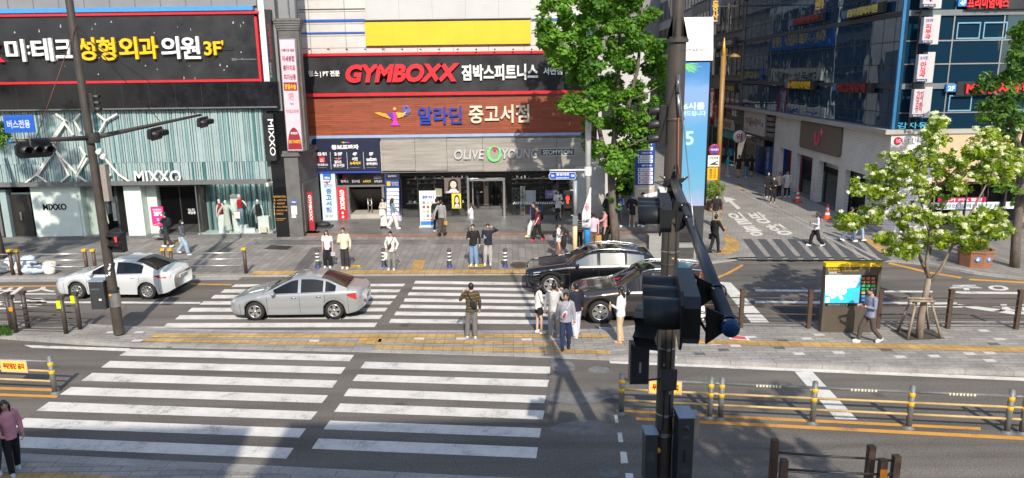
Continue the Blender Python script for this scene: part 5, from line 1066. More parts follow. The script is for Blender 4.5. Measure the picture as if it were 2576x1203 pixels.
q = MB(); q.tube([top, top+Vector((.0, -.03, -.25))], .03, 'steel', 6); q.tube([top+Vector((0, -.03, -.28)), top+Vector((.03, -.03, -.6))], .022, 'steel', 6); q.tube([top+Vector((.02, -.02, -.6)), top+Vector((.04, -.01, -1.3)), aA+Vector((.05, -.15, .1))], .013, C('8a4a2c', .6), 6); q.build('turnbuckle', sp)
# boxes and walking signals on that pole
fp = YF(PY-.2)
u0, v0, u1, v1 = fp.rect(1582, 858, 1629, 958); q = MB(); q.obox(fp, u0, v0, u1, v1, -.05, .16, 'black_plastic', .02); q.obox(fp, (u0+u1)/2-.01, v0+(v1-v0)*.3, (u0+u1)/2+.02, v0+(v1-v0)*.56, .16, .163, C('8a8a88', .6)); q.tube([fp.p(u1, v1-.03, .05), fp.p(PX-.1, v1-.03, .0)], .018, 'dark_steel', 6); q.tube([fp.p(u1, v0+.03, .05), fp.p(PX-.1, v0+.03, .0)], .018, 'dark_steel', 6); q.build('walk_signal_back', sp)
ff = Fr((PX-.2, PY-.1, 0), (-.35, -1, 0)); u0, v0, u1, v1 = fp.rect(1583, 745, 1625, 852); ped_signal(sp, Fr((fp.p(u0, 0, .5)), (.92, -.38, 0)), 0, v0+.03, .36, v1-v0-.06, False, 0)
for px, yb, dpt in (((1699, 1042, 1737, 1250), 0, .42), ((1621, 1092, 1652, 1250), 0, .3)):
    u0, v0, u1, v1 = fp.rect(*px); q = MB(); q.obox(fp, u0, 1.2 if px[0] > 1650 else 1.3, u1, v1, -.25, dpt-.25, 'cabinet', .01); q.obox(fp, u0-.01, v1+.001, u1+.01, v1+.03, -.26, dpt-.24, 'cabinet_top', .008)
    n = dpt-.25
    if px[0] > 1650: q.obox(fp, u0+.06, v1-.35, u1-.06, v1-.28, n, n+.006, C('3c4046', .5)); q.obox(fp, u0+.1, v1-.75, u1-.12, v1-.55, n, n+.02, C('24282c', .4)); q.obox(fp, u0+.06, v1-.95, u1-.06, v1-.88, n, n+.006, C('3c4046', .5)); q.lathe([(.001, .02), (.035, .015), (.045, 0)], fp.p((u0+u1)/2, v1-.16, n), fp.N, 'dark_steel', 12); q.obox(fp, u1+.002, v1-.42, u1+.12, v1-.02, -.2, .02, C('9a9584', .6))
    else: q.obox(fp, u0+.03, v1-.45, u1-.05, v1-.3, n, n+.005, C('3c4046', .5))
    q.tube([fp.p((u0+u1)/2, v1-.1, -.15), fp.p(PX, v1-.1, -.2)], .03, 'steel', 6); q.build('control_box', sp)
q = MB(); q.obox(fp, PX-.13, 2.95, PX+.13, 3.3, .02, .05, 'cabinet'); q.lathe([(.145, -.04), (.15, 0), (.145, .04)], (PX, PY, 2.1), (0, 0, 1), 'steel', 20); q.sphere((PX-.12, PY-.16, 1.85), .05, C('b89a38', .5), 8, 6); q.build('plate', sp)
q = MB(); rr = random.Random(77)
for z in (1.2, 2.45, 3.6, 4.4, 5.2): q.lathe([(.143, -.012), (.147, 0), (.143, .012)], (PX, PY, z), (0, 0, 1), 'steel', 18); q.box(PX-.03, PX+.03, PY-.165, PY-.14, z-.02, z+.02, 'steel')
for dx in (-.05, .06): q.tube([(PX+dx, PY-.14, 2.2), (PX+dx*.8, PY-.145, 3.4), (PX+dx*1.2, PY-.14, 4.6), (PX+dx, PY-.138, 6.0)], .009, 'rubber', 5)
for k in range(9): z = rr.uniform(2.3, 5.4); a = rr.uniform(-.09, .06); q.box(PX+a, PX+a+rr.uniform(.02, .05), PY-.149, PY-.1, z, z+rr.uniform(.02, .06), C(rr.choice(('b8b4ac', '8c8880', 'a89a70')), .7))
q.build('strap', sp)
# side signal with three visors and the camera
q = MB(); q.box(PX-.22, PX-.14, PY-.07, PY+.07, 6.85, 7.45, 'black_plastic'); q.build('side_signal_housing', sp)
for k in range(3):
    o = Vector((PX-.25, PY, 7.38-.21*k)); q = MB(); q.lathe([(.06, 0), (.065, .15), (.058, .15), (.053, .0)], o, (-1, -.1, -.2), 'dark_steel', 14); q.lathe([(.001, .13), (.055, .13)], o, (-1, -.1, -.12), 'rail_steel', 12); q.build('visor', sp)
q = MB(); fr_ = YF(PY-.3); a = fr_.p(*fr_.uv(1655, 488)); q.tube([a+Vector((.0, 0, 0)), a+Vector((-.22, -.05, -.04))], .04, 'white_paint_metal', 10); q.obox(fr_, a.x+.0, a.z-.12, a.x+.13, a.z+.1, -.1, .05, 'white_paint_metal', .02); q.tube([a+Vector((.05, 0, 0)), (PX-.1, PY, a.z)], .02, 'dark_steel', 6); q.build('camera_box', sp)
# ------------------------------------------------------------ signal pole on the island (left)
pb = G(300, 839, ZI); fl_ = YF(pb.y); lp = thing('signal_pole', 'slim dark brown signal pole on the left of the traffic island', 'traffic light', pb)
q = MB(); q.lathe([(.160, 0), (.145, 2), (.115, 6), (.10, 12)], pb, (-.014, 0, 1), 'pole_brown', 20); q.lathe([(.168, .9), (.175, .95), (.168, 1.35)], pb, (0, 0, 1), 'steel', 20); q.lathe([(.172, 1.4), (.176, 1.44), (.172, 1.48)], pb, (0, 0, 1), 'dark_steel', 20)
q.sphere(pb+Vector((-.02, -.17, 1.3)), .05, C('c88a38', .5), 8, 6)
rr = random.Random(2)
for k in range(6): q.sphere(pb+Vector((.02+rr.uniform(-.08, .08), -.165, 2.1+rr.uniform(-.2, .2))), (.04, .01, .035), 'letter_white', 6, 4)
q.build('pole', lp)
za = fl_.uv(225, 347)[1]; pa = Vector((pb.x, pb.y, za)); dn = Vector((-.12, -1, .0)).normalized()
e1 = None
q = MB(); fr1 = lambda px, py, zz: G(px, py, zz)
L1 = G(42, 372, za-.0); 
# near arm: reaches over the near road; far arm: over the far road
n_end = Vector((-13.5, 19.9, 6.36)); f_end = Vector((-12.75, 30.6, 6.52))
q.tube([pa, n_end], [.075, .05], 'pole_brown', 12); q.build('arm', lp); q = MB(); q.lathe([(.001, .03), (.05, .02), (.056, -.03)], n_end, (n_end-pa).normalized(), C('2464b0', .4), 14); q.build('end_cap', lp)
q = MB(); q.tube([pa, f_end], [.075, .05], 'pole_brown', 12); q.build('arm', lp)
q = MB(); q.lathe([(.19, -.15), (.2, 0), (.19, .15)], pa, (0, 0, 1), 'dark_steel', 16); q.build('arm_bracket', lp)
q = MB(); q.tube([pa+Vector((0, 0, 3.3)), pa.lerp(n_end, .7)+Vector((0, 0, .06))], .012, C('5c3a30', .6), 6); q.tube([pa+Vector((0, 0, 3.2)), pa.lerp(f_end, .55)+Vector((0, 0, .06))], .012, 'dark_steel', 6); q.tube([pa+Vector((0, 0, 3.0)), pa.lerp(f_end, .95)+Vector((0, 0, .06))], .012, 'dark_steel', 6); q.build('stay_wire', lp)
dl = (n_end-pa).normalized(); df = (f_end-pa).normalized()
signal_head(lp, pa.lerp(n_end, .80)+Vector((.12, 0, -.24)), dl, (1, -.35, -.1), .8)
signal_head(lp, pa.lerp(f_end, .46)+Vector((.1, 0, -.28)), df, (1, -.45, -.1), .8)
signal_head(lp, pa.lerp(f_end, .985)+Vector((.1, 0, -.28)), df, (1, -.45, -.1), .8)
q = MB(); q.box(pb.x+.10, pb.x+.2, pb.y-.08, pb.y+.08, za+.75, za+1.3, 'dark_steel'); q.build('side_signal_housing', lp)
for k in range(3):
    q = MB(); q.lathe([(.065, 0), (.07, .17), (.06, .17), (.055, 0)], (pb.x+.2, pb.y, za+1.2-.18*k), (1, -.1, -.1), 'dark_steel', 12); q.build('visor', lp)
ps = Fr((pb.x, pb.y-.05, 0), (1, -.1, 0)); zb = fl_.uv(300, 632)[1]; ped_signal(lp, ps, .2, zb, .40, fl_.uv(300, 586)[1]-zb+.03, True, .1)
q = MB(); zc_ = fl_.uv(255, 773)[1]; q.box(pb.x-.62, pb.x-.17, pb.y-.22, pb.y+.16, zc_, zc_+.88, 'cabinet'); q.box(pb.x-.64, pb.x-.15, pb.y-.24, pb.y+.18, zc_+.881, zc_+.92, 'cabinet_top'); q.box(pb.x-.57, pb.x-.3, pb.y-.226, pb.y-.221, zc_+.62, zc_+.67, C('54585c', .5)); q.box(pb.x-.36, pb.x-.28, pb.y-.227, pb.y-.221, zc_+.28, zc_+.34, 'letter_white'); q.build('control_box', lp)
q = MB()
for dx, dz in ((.25, -.35), (.36, -.5)): q.tube([(pb.x+dx, pb.y-.1, za+dz), (pb.x+dx+.02, pb.y-.32, za+dz-.05)], .07, 'white_paint_metal', 10)
q.box(pb.x+.14, pb.x+.3, pb.y-.1, pb.y+.1, za-1.9, za-.8, C('8f857c', .5)); q.build('camera_box', lp)
# blue bus lane plate on the near arm
pc = Vector((-13.2, 19.95, 6.80)); fbz = Fr(pc, (1, -.12, .02), (0, 0, 1)); bsn = thing('bus_lane_sign', 'blue bus lane plate on the near arm of the left signal pole', 'sign', pc)
q = MB(); q.obox(fbz, -.44, -.21, .44, .25, .0, .03, C('2a58b8', .4), .005); q.obox(fbz, -.39, -.16, .39, .20, .03, .034, C('1858b0', .4)); q.tube([fbz.p(-.2, -.6, -.03), fbz.p(-.2, .1, -.02)], .02, 'steel', 6); q.tube([fbz.p(.2, -.6, -.03), fbz.p(.2, .1, -.02)], .02, 'steel', 6); q.build('plate', bsn)
q = MB(); q.text(fbz, '버스전용', (-.34, -.09, .34, .13), .036, C('b8bcd8', .4), bold=.03, uv=True); q.build('lettering', bsn)
# ------------------------------------------------------------ LED information pillar
FK = YF(30.9); kz = ZF; lk = thing('led_pillar', 'tall white pillar with a blue sky LED screen beside the lane entrance', 'display', FK.p(FK.uv(1735, 655)[0], ZF))
q = MB(); u0, v0, u1, v1 = FK.rect(1692, 157, 1778, 518); ut0, ut1 = u0, FK.uv(1781, 300)[0]
vh, vt = FK.uv(1745, 153)[1], FK.uv(1745, 43)[1]
q.obox(FK, ut0, v0, ut1+.06, vh, -.75, -.02, 'white_paint_metal')
pts = [(-.75, vh), (.12, vh), (.12, vh+.3), (-.1, vt), (-.75, vt)]
fside = Fr((ut0, 30.9, 0), (0, -1, 0)); w = ut1+.06-ut0
q.prism(Fr((ut0, 30.9, 0), (0, 1, 0)), [(-n, z) for n, z in pts], 0, w, 'white_paint_metal'); q.build('housing', lk)
def screen_mat():
    m, t, b = node_mat('led_screen'); tc = N(t, 'ShaderNodeTexCoord'); sp_ = N(t, 'ShaderNodeSeparateXYZ'); t.links.new(tc.outputs['Object'], sp_.inputs[0])
    mr = N(t, 'ShaderNodeMapRange'); mr.inputs[1].default_value = v0-ZF; mr.inputs[2].default_value = v1-ZF; t.links.new(sp_.outputs['Z'], mr.inputs[0])
    n = N(t, 'ShaderNodeTexNoise', Scale=1.6, Detail=5.0); mp = N(t, 'ShaderNodeMapping'); mp.inputs['Scale'].default_value = (.8, 1, 1.4); t.links.new(tc.outputs['Object'], mp.inputs[0]); t.links.new(mp.outputs[0], n.inputs['Vector'])
    ad_ = N(t, 'ShaderNodeMath', operation='MULTIPLY_ADD'); ad_.inputs[1].default_value = .12; ad_.inputs[2].default_value = -.06; t.links.new(n.outputs['Fac'], ad_.inputs[0])
    a2 = N(t, 'ShaderNodeMath', operation='ADD'); t.links.new(mr.outputs[0], a2.inputs[0]); t.links.new(ad_.outputs[0], a2.inputs[1])
    c = ramp(t, a2.outputs[0], [(0.0, (.55, .60, .85)), (.12, (.20, .58, .82)), (.35, (.12, .52, .85)), (.55, (.12, .50, .88)), (.70, (.34, .55, .92)), (.82, (.30, .55, .95)), (.90, (.06, .36, .82)), (1.0, (.02, .27, .72))])
    w_ = N(t, 'ShaderNodeTexWave', Scale=18.0, Distortion=0.4); w_.bands_direction = 'Z'; t.links.new(tc.outputs['Object'], w_.inputs['Vector'])
    c2 = mixc(t, 1.0, c, ramp(t, w_.outputs['Fac'], [(0, g3(.86)), (1, g3(1.05))]), 'MULTIPLY')
    b.inputs['Base Color'].default_value = (.02, .02, .02, 1); t.links.new(c2, b.inputs['Emission Color']); b.inputs['Emission Strength'].default_value = 0.62; b.inputs['Roughness'].default_value = .5
screen_mat()
q = MB(); q.obox(FK, u0, v0, u1, v1, -.02, .02, 'led_screen'); scr = q.build('screen', lk)
q = MB(); q.text(FK, '16시를', (1712, 258, 1772, 276), .024, C('c8ecfa', .5), bold=.02); q.text(FK, '알려드립니다', (1703, 279, 1775, 292), .024, C('b8e4f8', .5), bold=.015); q.text(FK, '5', (1723, 330, 1745, 365), .024, C('a8d4f0', .5), bold=.02); q.build('screen_writing', scr)
q = MB(); mat('palm', (.12, .35, .10), .5, emit=.5); rr = random.Random(8)
for k in range(26):
    a = R(rr.uniform(-75, 10)); L_ = rr.uniform(.3, .8); q.stroke(FK, [(u0+.35, v1-.08), (u0+.35+L_*math.cos(a), max(v0, v1-.08+L_*.5*math.sin(a)))], .02, .021, .022+.0005*k, 'palm')
q.build('palm_leaf', scr)
q = MB(); q.obox(FK, u0-.03, v0, u0-.001, v1+.03, -.02, .03, 'black_panel'); q.obox(FK, u1+.001, v0, u1+.09, v1+.03, -.02, .03, 'black_panel'); q.obox(FK, u0, v1+.001, u1, v1+.03, -.02, .03, 'black_panel'); q.build('bezel', lk)
q = MB(); q.text(FK, '서면 특화거리', (1724, 121, 1768, 131), .124, C('6a6a66', .5)); q.build('lettering', lk)
q = MB(); ub0_, ub1_ = FK.uv(1692, 590)[0], FK.uv(1768, 590)[0]; vm_ = v0-.002; q.obox(FK, ub0_, ZF, ub1_, vm_, -.8, .03, 'cabinet'); q.build('base', lk)
q = MB()
for (x0, y0, x1, y1) in ((1700, 583, 1737, 614), (1699, 622, 1747, 652)):
    a0, c0, a1, c1 = FK.rect(x0, y0, x1, y1)
    for k in range(8): q.obox(FK, a0, c0+(c1-c0)*k/8, a1, c0+(c1-c0)*(k+.55)/8, .03, .06, 'dark_steel')
q.build('louvre', lk)
q = MB(); FK2 = YF(30.3); a0, c0, a1, c1 = FK2.rect(1632, 592, 1690, 652)
cab = thing('utility_cabinet', 'low grey utility cabinet beside the foot of the LED pillar', 'cabinet', FK2.p(a0, ZF)); q.obox(FK2, a0, ZF, FK2.uv(1752, 640)[0], FK2.uv(1700, 616)[1], -.4, 0, C('8d8c88', .5), .015); q.build('body', cab); q = MB(); q.obox(FK2, a0-.05, ZF, a0-.001, c1+.0, -.3, .02, 'black_panel'); q.obox(FK2, a0, FK2.uv(1660, 616)[1]+.002, a1, c1, -.4, -.02, C('8d8c88', .5)); q.build('side_post', cab)
q = MB(); a0, c0, a1, c1 = FK2.rect(1700, 622, 1745, 650)
for k in range(9): q.obox(FK2, a0, c0+(c1-c0)*k/9, a1, c0+(c1-c0)*(k+.55)/9, .001, .02, 'dark_steel')
q.build('louvre', cab)
# ------------------------------------------------------------ ochre lamp post with no-parking signs
op = Vector((12.25, 43.2, ZF)); FO = YF(op.y-.1); ot = thing('lamp_post', 'ochre lamp post with a pointed top at the lane entrance', 'lamp post', op)
zt_ = FO.uv(1807, 140)[1]; zs_ = FO.uv(1808, 95)[1]; xt = FO.uv(1806, 200)[0]
q = MB(); q.tube([op, (op.x, op.y, zt_)], .14, 'ochre', 14); q.tube([(op.x, op.y, zt_), (op.x, op.y, zs_)], [.13, .02], C('d6a838', .4), 12); q.build('post', ot)
q = MB(); q.tube([(op.x, op.y-.05, zt_-.1), (op.x+.35, op.y-.05, zt_+.05)], .05, 'dark_steel', 8); q.lathe([(.05, .12), (.2, .05), (.36, -.06), (.3, -.1), (0.001, -.1)], (op.x+.6, op.y-.05, zt_-.02), (0, 0, 1), 'ochre', 18); q.build('lamp_head', ot)
FO2 = YF(op.y-.3); u_, v_ = FO2.uv(1797, 377)
s = thing('no_parking_sign', 'round blue and red no parking sign on the ochre lamp post', 'sign', FO2.p(u_, v_)); q = MB(); q.lathe([(.001, .03), (.33, .03), (.34, 0), (.001, -.02)], FO2.p(u_, v_), (0, -1, 0), C('a82434', .4), 28); q.lathe([(.001, .034), (.27, .034)], FO2.p(u_, v_), (0, -1, 0), C('24409c', .4), 28); fo = Fr(FO2.p(u_, v_), (1, 0, 0))
q.stroke(fo, [(-.19, .19), (.19, -.19)], .06, .034, .037, C('a82434', .4)); q.stroke(fo, [(.19, .19), (-.19, -.19)], .06, .034, .0375, C('a82434', .4)); q.text(fo, '주정차금지', (-.24, -.05, .24, .07), .042, 'letter_white', bold=.03, uv=True); q.build('disc', s)
s = thing('towing_sign', 'white tow-away plate with a tow truck picture below the round sign', 'sign', FO2.p(*FO2.uv(1795, 420))); q = MB(); q.panel(FO2, (1780, 391, 1809, 419), .0, .03, C('d8d6d0', .45)); q.build('plate', s); q = MB(); q.text(FO2, '견인지역', (1783, 394, 1806, 401), .034, C('2a2a2c', .5), bold=.03); q.prism(FO2, [FO2.uv(x, y) for x, y in ((1783, 415), (1790, 411), (1806, 404), (1807, 406), (1797, 411), (1806, 412), (1806, 415))], .03, .034, C('2a2a2c', .5)); q.build('lettering', s)
s = thing('crackdown_sign', 'yellow parking enforcement plate lowest on the ochre lamp post', 'sign', FO2.p(*FO2.uv(1792, 452))); q = MB(); q.panel(FO2, (1779, 421.5, 1805, 453), .0, .03, C('d8a418', .45)); q.build('plate', s); q = MB(); q.text(FO2, 'CCTV단속', (1794, 425, 1801, 449), .034, C('4a3408', .5), bold=.02, rot=True); q.text(FO2, '불법주정차', (1784, 425, 1791, 449), .034, C('4a3408', .5), bold=.02, rot=True); q.build('lettering', s)
# ------------------------------------------------------------ white pole with the street name, flag banner
wp = G(1477, 640, ZF); FWP = YF(wp.y); wt = thing('street_pole', 'white street pole with a blue foot beside the ginkgo tree', 'pole', wp)
q = MB(); zb1 = FWP.uv(1477, 530)[1]; q.tube([(wp.x, wp.y, zb1), (wp.x, wp.y, 13)], .13, 'pole_white', 16); q.build('pole', wt); q = MB(); q.tube([wp, (wp.x, wp.y, zb1)], .145, 'pole_blue', 16); q.build('blue_foot', wt)
s = thing('street_name_sign', 'blue street name sign hanging from a white arm on the white pole', 'sign', FWP.p(*FWP.uv(1415, 440))); q = MB(); z1 = FWP.uv(1430, 428)[1]; q.tube([(wp.x, wp.y-.05, z1), (FWP.uv(1382, 428)[0], wp.y-.05, z1)], .045, 'pole_white', 10); q.lathe([(.16, -.2), (.17, 0), (.16, .2)], (wp.x, wp.y, z1-.05), (0, 0, 1), 'pole_white', 14); q.build('arm', s)
ps_ = [FWP.uv(x, y) for x, y in ((1380, 442), (1384, 433), (1446, 433), (1450, 442), (1446, 451), (1384, 451))]; q = MB(); q.prism(FWP, ps_, .02, .05, 'white_paint_metal'); um_ = sum(p[0] for p in ps_)/6; vm2 = sum(p[1] for p in ps_)/6; q.prism(FWP, [(um_+(u-um_)*.97, vm2+(v-vm2)*.88) for u, v in ps_], .0501, .054, C('1c4cae', .4)); q.build('plate', s)
q = MB(); q.text(FWP, '중앙대로', (1399, 435, 1432, 442), .058, 'letter_white', bold=.03); q.text(FWP, '704', (1386, 439, 1394, 445), .058, 'letter_white', bold=.03); q.text(FWP, '700', (1436, 439, 1445, 445), .058, 'letter_white', bold=.03); q.text(FWP, 'Jungang-daero', (1399, 444.5, 1431, 449.5), .058, 'letter_white', bold=.02); q.build('lettering', s)
s = thing('flag_banner', 'narrow white flag banner with red and black print tied to the white pole', 'banner', FWP.p(*FWP.uv(1474, 570))); q = MB(); n_ = 10; vs = []
for i in range(n_+1):
    f_ = i/n_; y = 470+101*f_; xl_ = 1483-20*min(1, f_*1.6); xr_ = 1486-2*f_
    for k in range(7):
        g_ = k/6; u, v = FWP.uv(xl_+(xr_-xl_)*g_, y); vs.append(FWP.p(u, v, .22+.05*math.sin(g_*5+f_*4)))
q.add(vs, [(i*7+k, i*7+k+1, i*7+k+8, i*7+k+7) for i in range(n_) for k in range(6)], C('d8d6d8', .7), True); o = q.build('cloth', s); md = o.modifiers.new('thickness', 'SOLIDIFY'); md.thickness = .006
q = MB(); q.text(FWP, 'ULIET', (1465, 549, 1482, 556), .285, C('26264a', .6), bold=.04); q.text(FWP, '로미오\n앤줄리엣\n발레', (1470, 508, 1481, 528), .285, C('b84050', .6), bold=.02); q.panel(FWP, (1468, 562, 1478, 563), .28, .283, C('505060', .6)); q.build('print', s)
# pedestrian signal on the cream pole
cp = G(1446, 656, ZF); FC = YF(cp.y); s = thing('walk_signal', 'walking signal with a lit red figure on a cream footed steel pole', 'traffic light', cp)
q = MB(); z1 = FC.uv(1446, 547)[1]; z2 = FC.uv(1446, 455)[1]; q.tube([(cp.x, cp.y, z1), (cp.x, cp.y, z2)], .085, C('8f9698', .4), 14); q.build('pole', s); q = MB(); q.tube([cp, (cp.x, cp.y, z1)], .10, 'pole_cream', 14); q.lathe([(.1, 0), (.11, .03), (.1, .06)], (cp.x, cp.y, z1-.4), (0, 0, 1), 'pole_cream', 14); q.build('cream_foot', s)
a0, c0, a1, c1 = FC.rect(1418, 480, 1437, 548); ped_signal(s, FC, a0, c0, a1-a0, c1-c0, True, .1); q = MB(); q.tube([(a1-.05, cp.y, c1+.02), (cp.x, cp.y, c1+.02)], .02, 'white_paint_metal', 6); q.tube([(a1-.05, cp.y, c0+.1), (cp.x, cp.y, c0+.1)], .02, 'white_paint_metal', 6); q.obox(FC, cp.x-.12, FC.uv(1446, 565)[1], cp.x+.1, FC.uv(1446, 542)[1], -.05, .16, C('6f7274', .5), .01); q.build('bracket', s)
# plaza totem
FT = YF(38.6); s = thing('plaza_totem', 'blue shop directory totem with white name rows at the lane corner', 'sign', FT.p(FT.uv(1622, 500)[0], ZP)); a0, c0, a1, c1 = FT.rect(1600, 352, 1647, 466)
q = MB(); q.obox(FT, a0, c0, a1, c1, -.4, .0, C('1c3f86', .4), .01); q.build('board', s); q = MB(); q.obox(FT, a0-.02, ZP, a1+.02, c0-.002, -.42, .02, C('b4a994', .5)); q.build('foot', s)
q = MB(); q.text(FT, '동보프라자', (1606, 357, 1641, 366), .005, 'letter_white', bold=.04); rows = ('ed:m 유학센터', '서면뉴욕치과', '알라딘 중고서점', '알라딘 중고서점', '올리브', 'OLIVE', 'GYMBOXX', 'GYMBOXX', 'GYMBOXX')
for k, t_ in enumerate(rows):
    y = 370+k*10.5; q.panel(FT, (1605, y, 1642, y+8.5), .0, .012, C('d8dce4' if k not in (1, 4) else '2a50a0', .5)); q.text(FT, t_, (1614, y+2.2, 1639, y+6.4), .016, C('c02838' if k > 5 else ('e8e8f0' if k in (1, 4) else '40507a'), .5), bold=.03); q.prism(FT, [FT.uv(1609+2.4*math.cos(a), y+4.3+2.4*math.sin(a)) for a in [i*.7 for i in range(9)]], .012, .016, C('384068', .5))
q.text(FT, 'DONGBU PLAZA', (1606, 471, 1640, 477), .025, 'letter_white', bold=.02); q.build('rows', s)
# ------------------------------------------------------------ information kiosk on the island
kb = G(2142, 836, ZI); FI = Fr((kb.x, kb.y, 0), (1, -.02, 0)); s = thing('map_kiosk', 'brown information kiosk with a yellow top and lit blue map on the island', 'kiosk', (kb.x, kb.y, ZI)); a0, c0, a1, c1 = FI.rect(2071, 672, 2211, 836)
mat('kiosk_brown', (.085, .068, .052), .4, noise=.1); mat('map_blue', (.03, .42, .72), .3, emit=.35); mat('map_white', (.80, .85, .88), .3, emit=.35); mat('kiosk_yellow', (.80, .52, .01), .4, noise=.05)
q = MB(); q.obox(FI, a0, ZI, a1, c1, -.22, .0, 'kiosk_brown', .01); q.build('body', s); q = MB(); q.obox(FI, a0-.01, c1+.001, a1+.02, FI.uv(2140, 662)[1], -.24, .02, 'kiosk_yellow', .01); q.text(FI, '종합', (2192, 664.5, 2205, 669.5), .022, C('5a4410', .5), bold=.03); q.build('top_band', s)
q = MB(); q.panel(FI, (2076, 692, 2163, 762), .0, .008, 'map_blue'); scr = q.build('map_screen', s)
q = MB(); land = [(2076.5, 692.5), (2162.5, 692.5), (2162, 708), (2157, 714), (2156, 720), (2146, 724), (2137, 724), (2128, 726), (2130, 734), (2124, 740), (2116, 742), (2122, 752), (2115, 755), (2107, 742), (2101, 748), (2092, 752), (2088, 744), (2076.5, 742)]
q.prism(FI, [FI.uv(*p) for p in land], .008, .012, 'map_white'); q.prism(FI, [FI.uv(*p) for p in ((2077, 748), (2087, 748), (2086, 760), (2077, 761))], .008, .012, 'map_white'); q.panel(FI, (2143, 736, 2161, 760), .008, .010, C('48b4e0', .4)); q.build('land_shape', scr)
q = MB(); q.panel(FI, (2164.5, 692, 2206, 763), .0, .008, 'black_panel'); q.panel(FI, (2076, 764, 2163, 770), .0, .006, 'black_panel'); rr = random.Random(6)
for j, cc in enumerate(('b86848', 'b07848', '38a868', '38a060', 'c0a050', '4890d0', '3878c8')):
    for i in range(3 if j < 4 else 1): q.panel(FI, (2167+i*12.5, 697.5+j*9, 2176+i*12.5, 703.5+j*9), .008, .012, C(cc, .4))
q.text(FI, '부산시내버스노선', (2082, 765, 2132, 769), .01, C('b8b8b8', .5)); q.build('icon_panel', s)
q = MB(); q.text(FI, '버스정류소 안내', (2083, 675, 2128, 679), .004, 'kiosk_yellow', bold=.03); q.text(FI, 'Bus Stop Information', (2083, 680.5, 2160, 683), .004, 'kiosk_yellow', bold=.02); q.text(FI, '서면역', (2084, 684, 2104, 688), .004, 'letter_white', bold=.03); q.panel(FI, (2084, 689, 2117, 689.8), .0, .004, 'letter_white'); q.build('heading', s)
# ------------------------------------------------------------ fences
def post(root, p, h, w, m, name='post', cap=None, bands=(), r=True):
    q = MB()
    if r: q.tube([p, p+Vector((0, 0, h))], w/2, m, 12)
    else: q.box(p.x-w/2, p.x+w/2, p.y-w/2, p.y+w/2, p.z, p.z+h, m)
    for z, hh in bands: q.lathe([(w/2+.001, -hh/2), (w/2+.006, -hh/2+.004), (w/2+.006, hh/2-.004), (w/2+.001, hh/2)], p+Vector((0, 0, z)), (0, 0, 1), 'reflect_yellow', 12)
    if cap: q.sphere(p+Vector((0, 0, h)), (w/2, w/2, w*.35), m, 12, 6) if cap == 'dome' else q.box(p.x-w/2-.012, p.x+w/2+.012, p.y-w/2-.012, p.y+w/2+.012, p.z+h, p.z+h+.09, cap)
    return q.build(name, root)
s = thing('brown_railing', 'brown post and rail fence along the far edge of the island by the kiosk', 'fence', G(1863, 822, ZI)); bp_ = []
for x, y in ((1690, 823), (1863, 824), (2033, 826), (2207, 826), (2383, 826), (2555, 828), (2740, 829)): bp_.append(G(x, y, ZI)); post(s, bp_[-1], 1.16, .115, 'fence_brown', r=False, cap='fence_brown')
for a, c in zip(bp_, bp_[1:]):
    for z in (.98, .74, .46, .16): q = MB(); q.tube([a+Vector((0, -.02, z)), c+Vector((0, -.02, z))], .02, 'fence_brown', 6); q.build('rail', s)
s = thing('black_railing', 'small dark brown railed enclosure with yellow reflectors on the left of the island', 'fence', G(100, 832, ZI)); PP = [G(x, y, ZI) for x, y in ((41, 836.5), (167, 839), (202, 828), (71, 825), (30, 829), (-120, 828))]
for k, p in enumerate(PP): post(s, p, 1.15, .135, 'pole_brown', cap='pole_brown')
for a, c in ((PP[0], PP[1]), (PP[3], PP[2]), (PP[0], PP[4]), (PP[4], PP[5])):
    for k in range(5): q = MB(); q.tube([a+Vector((0, 0, .14+.21*k)), c+Vector((0, 0, .14+.21*k))], .022, 'pole_brown', 6); q.build('rail', s)
for p, h_, cc in ((PP[1], .98, 'c8e010'), (PP[2], 1.02, 'c8e010'), (PP[0], .86, 'd88a18')):
    q = MB(); q.box(p.x-.13 if cc[0] == 'c' else p.x-.06, p.x-.0 if cc[0] == 'c' else p.x+.06, p.y-.08, p.y-.069, p.z+h_-.13, p.z+h_+.12 if cc[0] == 'c' else p.z+h_, C(cc, .4)); q.build('reflector', s)
# steel rail fence along the far pavement (left)
fpx = [(-110, 690), (35, 691), (54, 691), (222, 690), (244, 690), (416, 690), (435, 690), (606, 698)]; fps = [G(x, y, ZF) for x, y in fpx]
k0y = fps[1].y; fps = [Vector((p.x, k0y-.3*i/7, ZF)) for i, p in enumerate(fps)]
for k in range(0, 8, 2):
    a, c = fps[k], fps[k+1]; s = thing('steel_railing', ('steel rail fence section at the left picture edge', 'steel rail fence section behind the rubbish bags', 'steel rail fence section behind the white car', 'steel rail fence section ending at the crossing, right of the white car')[k//2], 'fence', a, 'yellow capped steel rail fences')
    for p in (a, c): post(s, p, 1.0, .14, 'fence_brown', r=True, cap='reflect_yellow')
    for z in (.88, .62, .34):
        q = MB(); q.tube([a+Vector((0, 0, z)), c+Vector((0, 0, z))], .025, 'rail_steel', 8); q.build('rail', s)
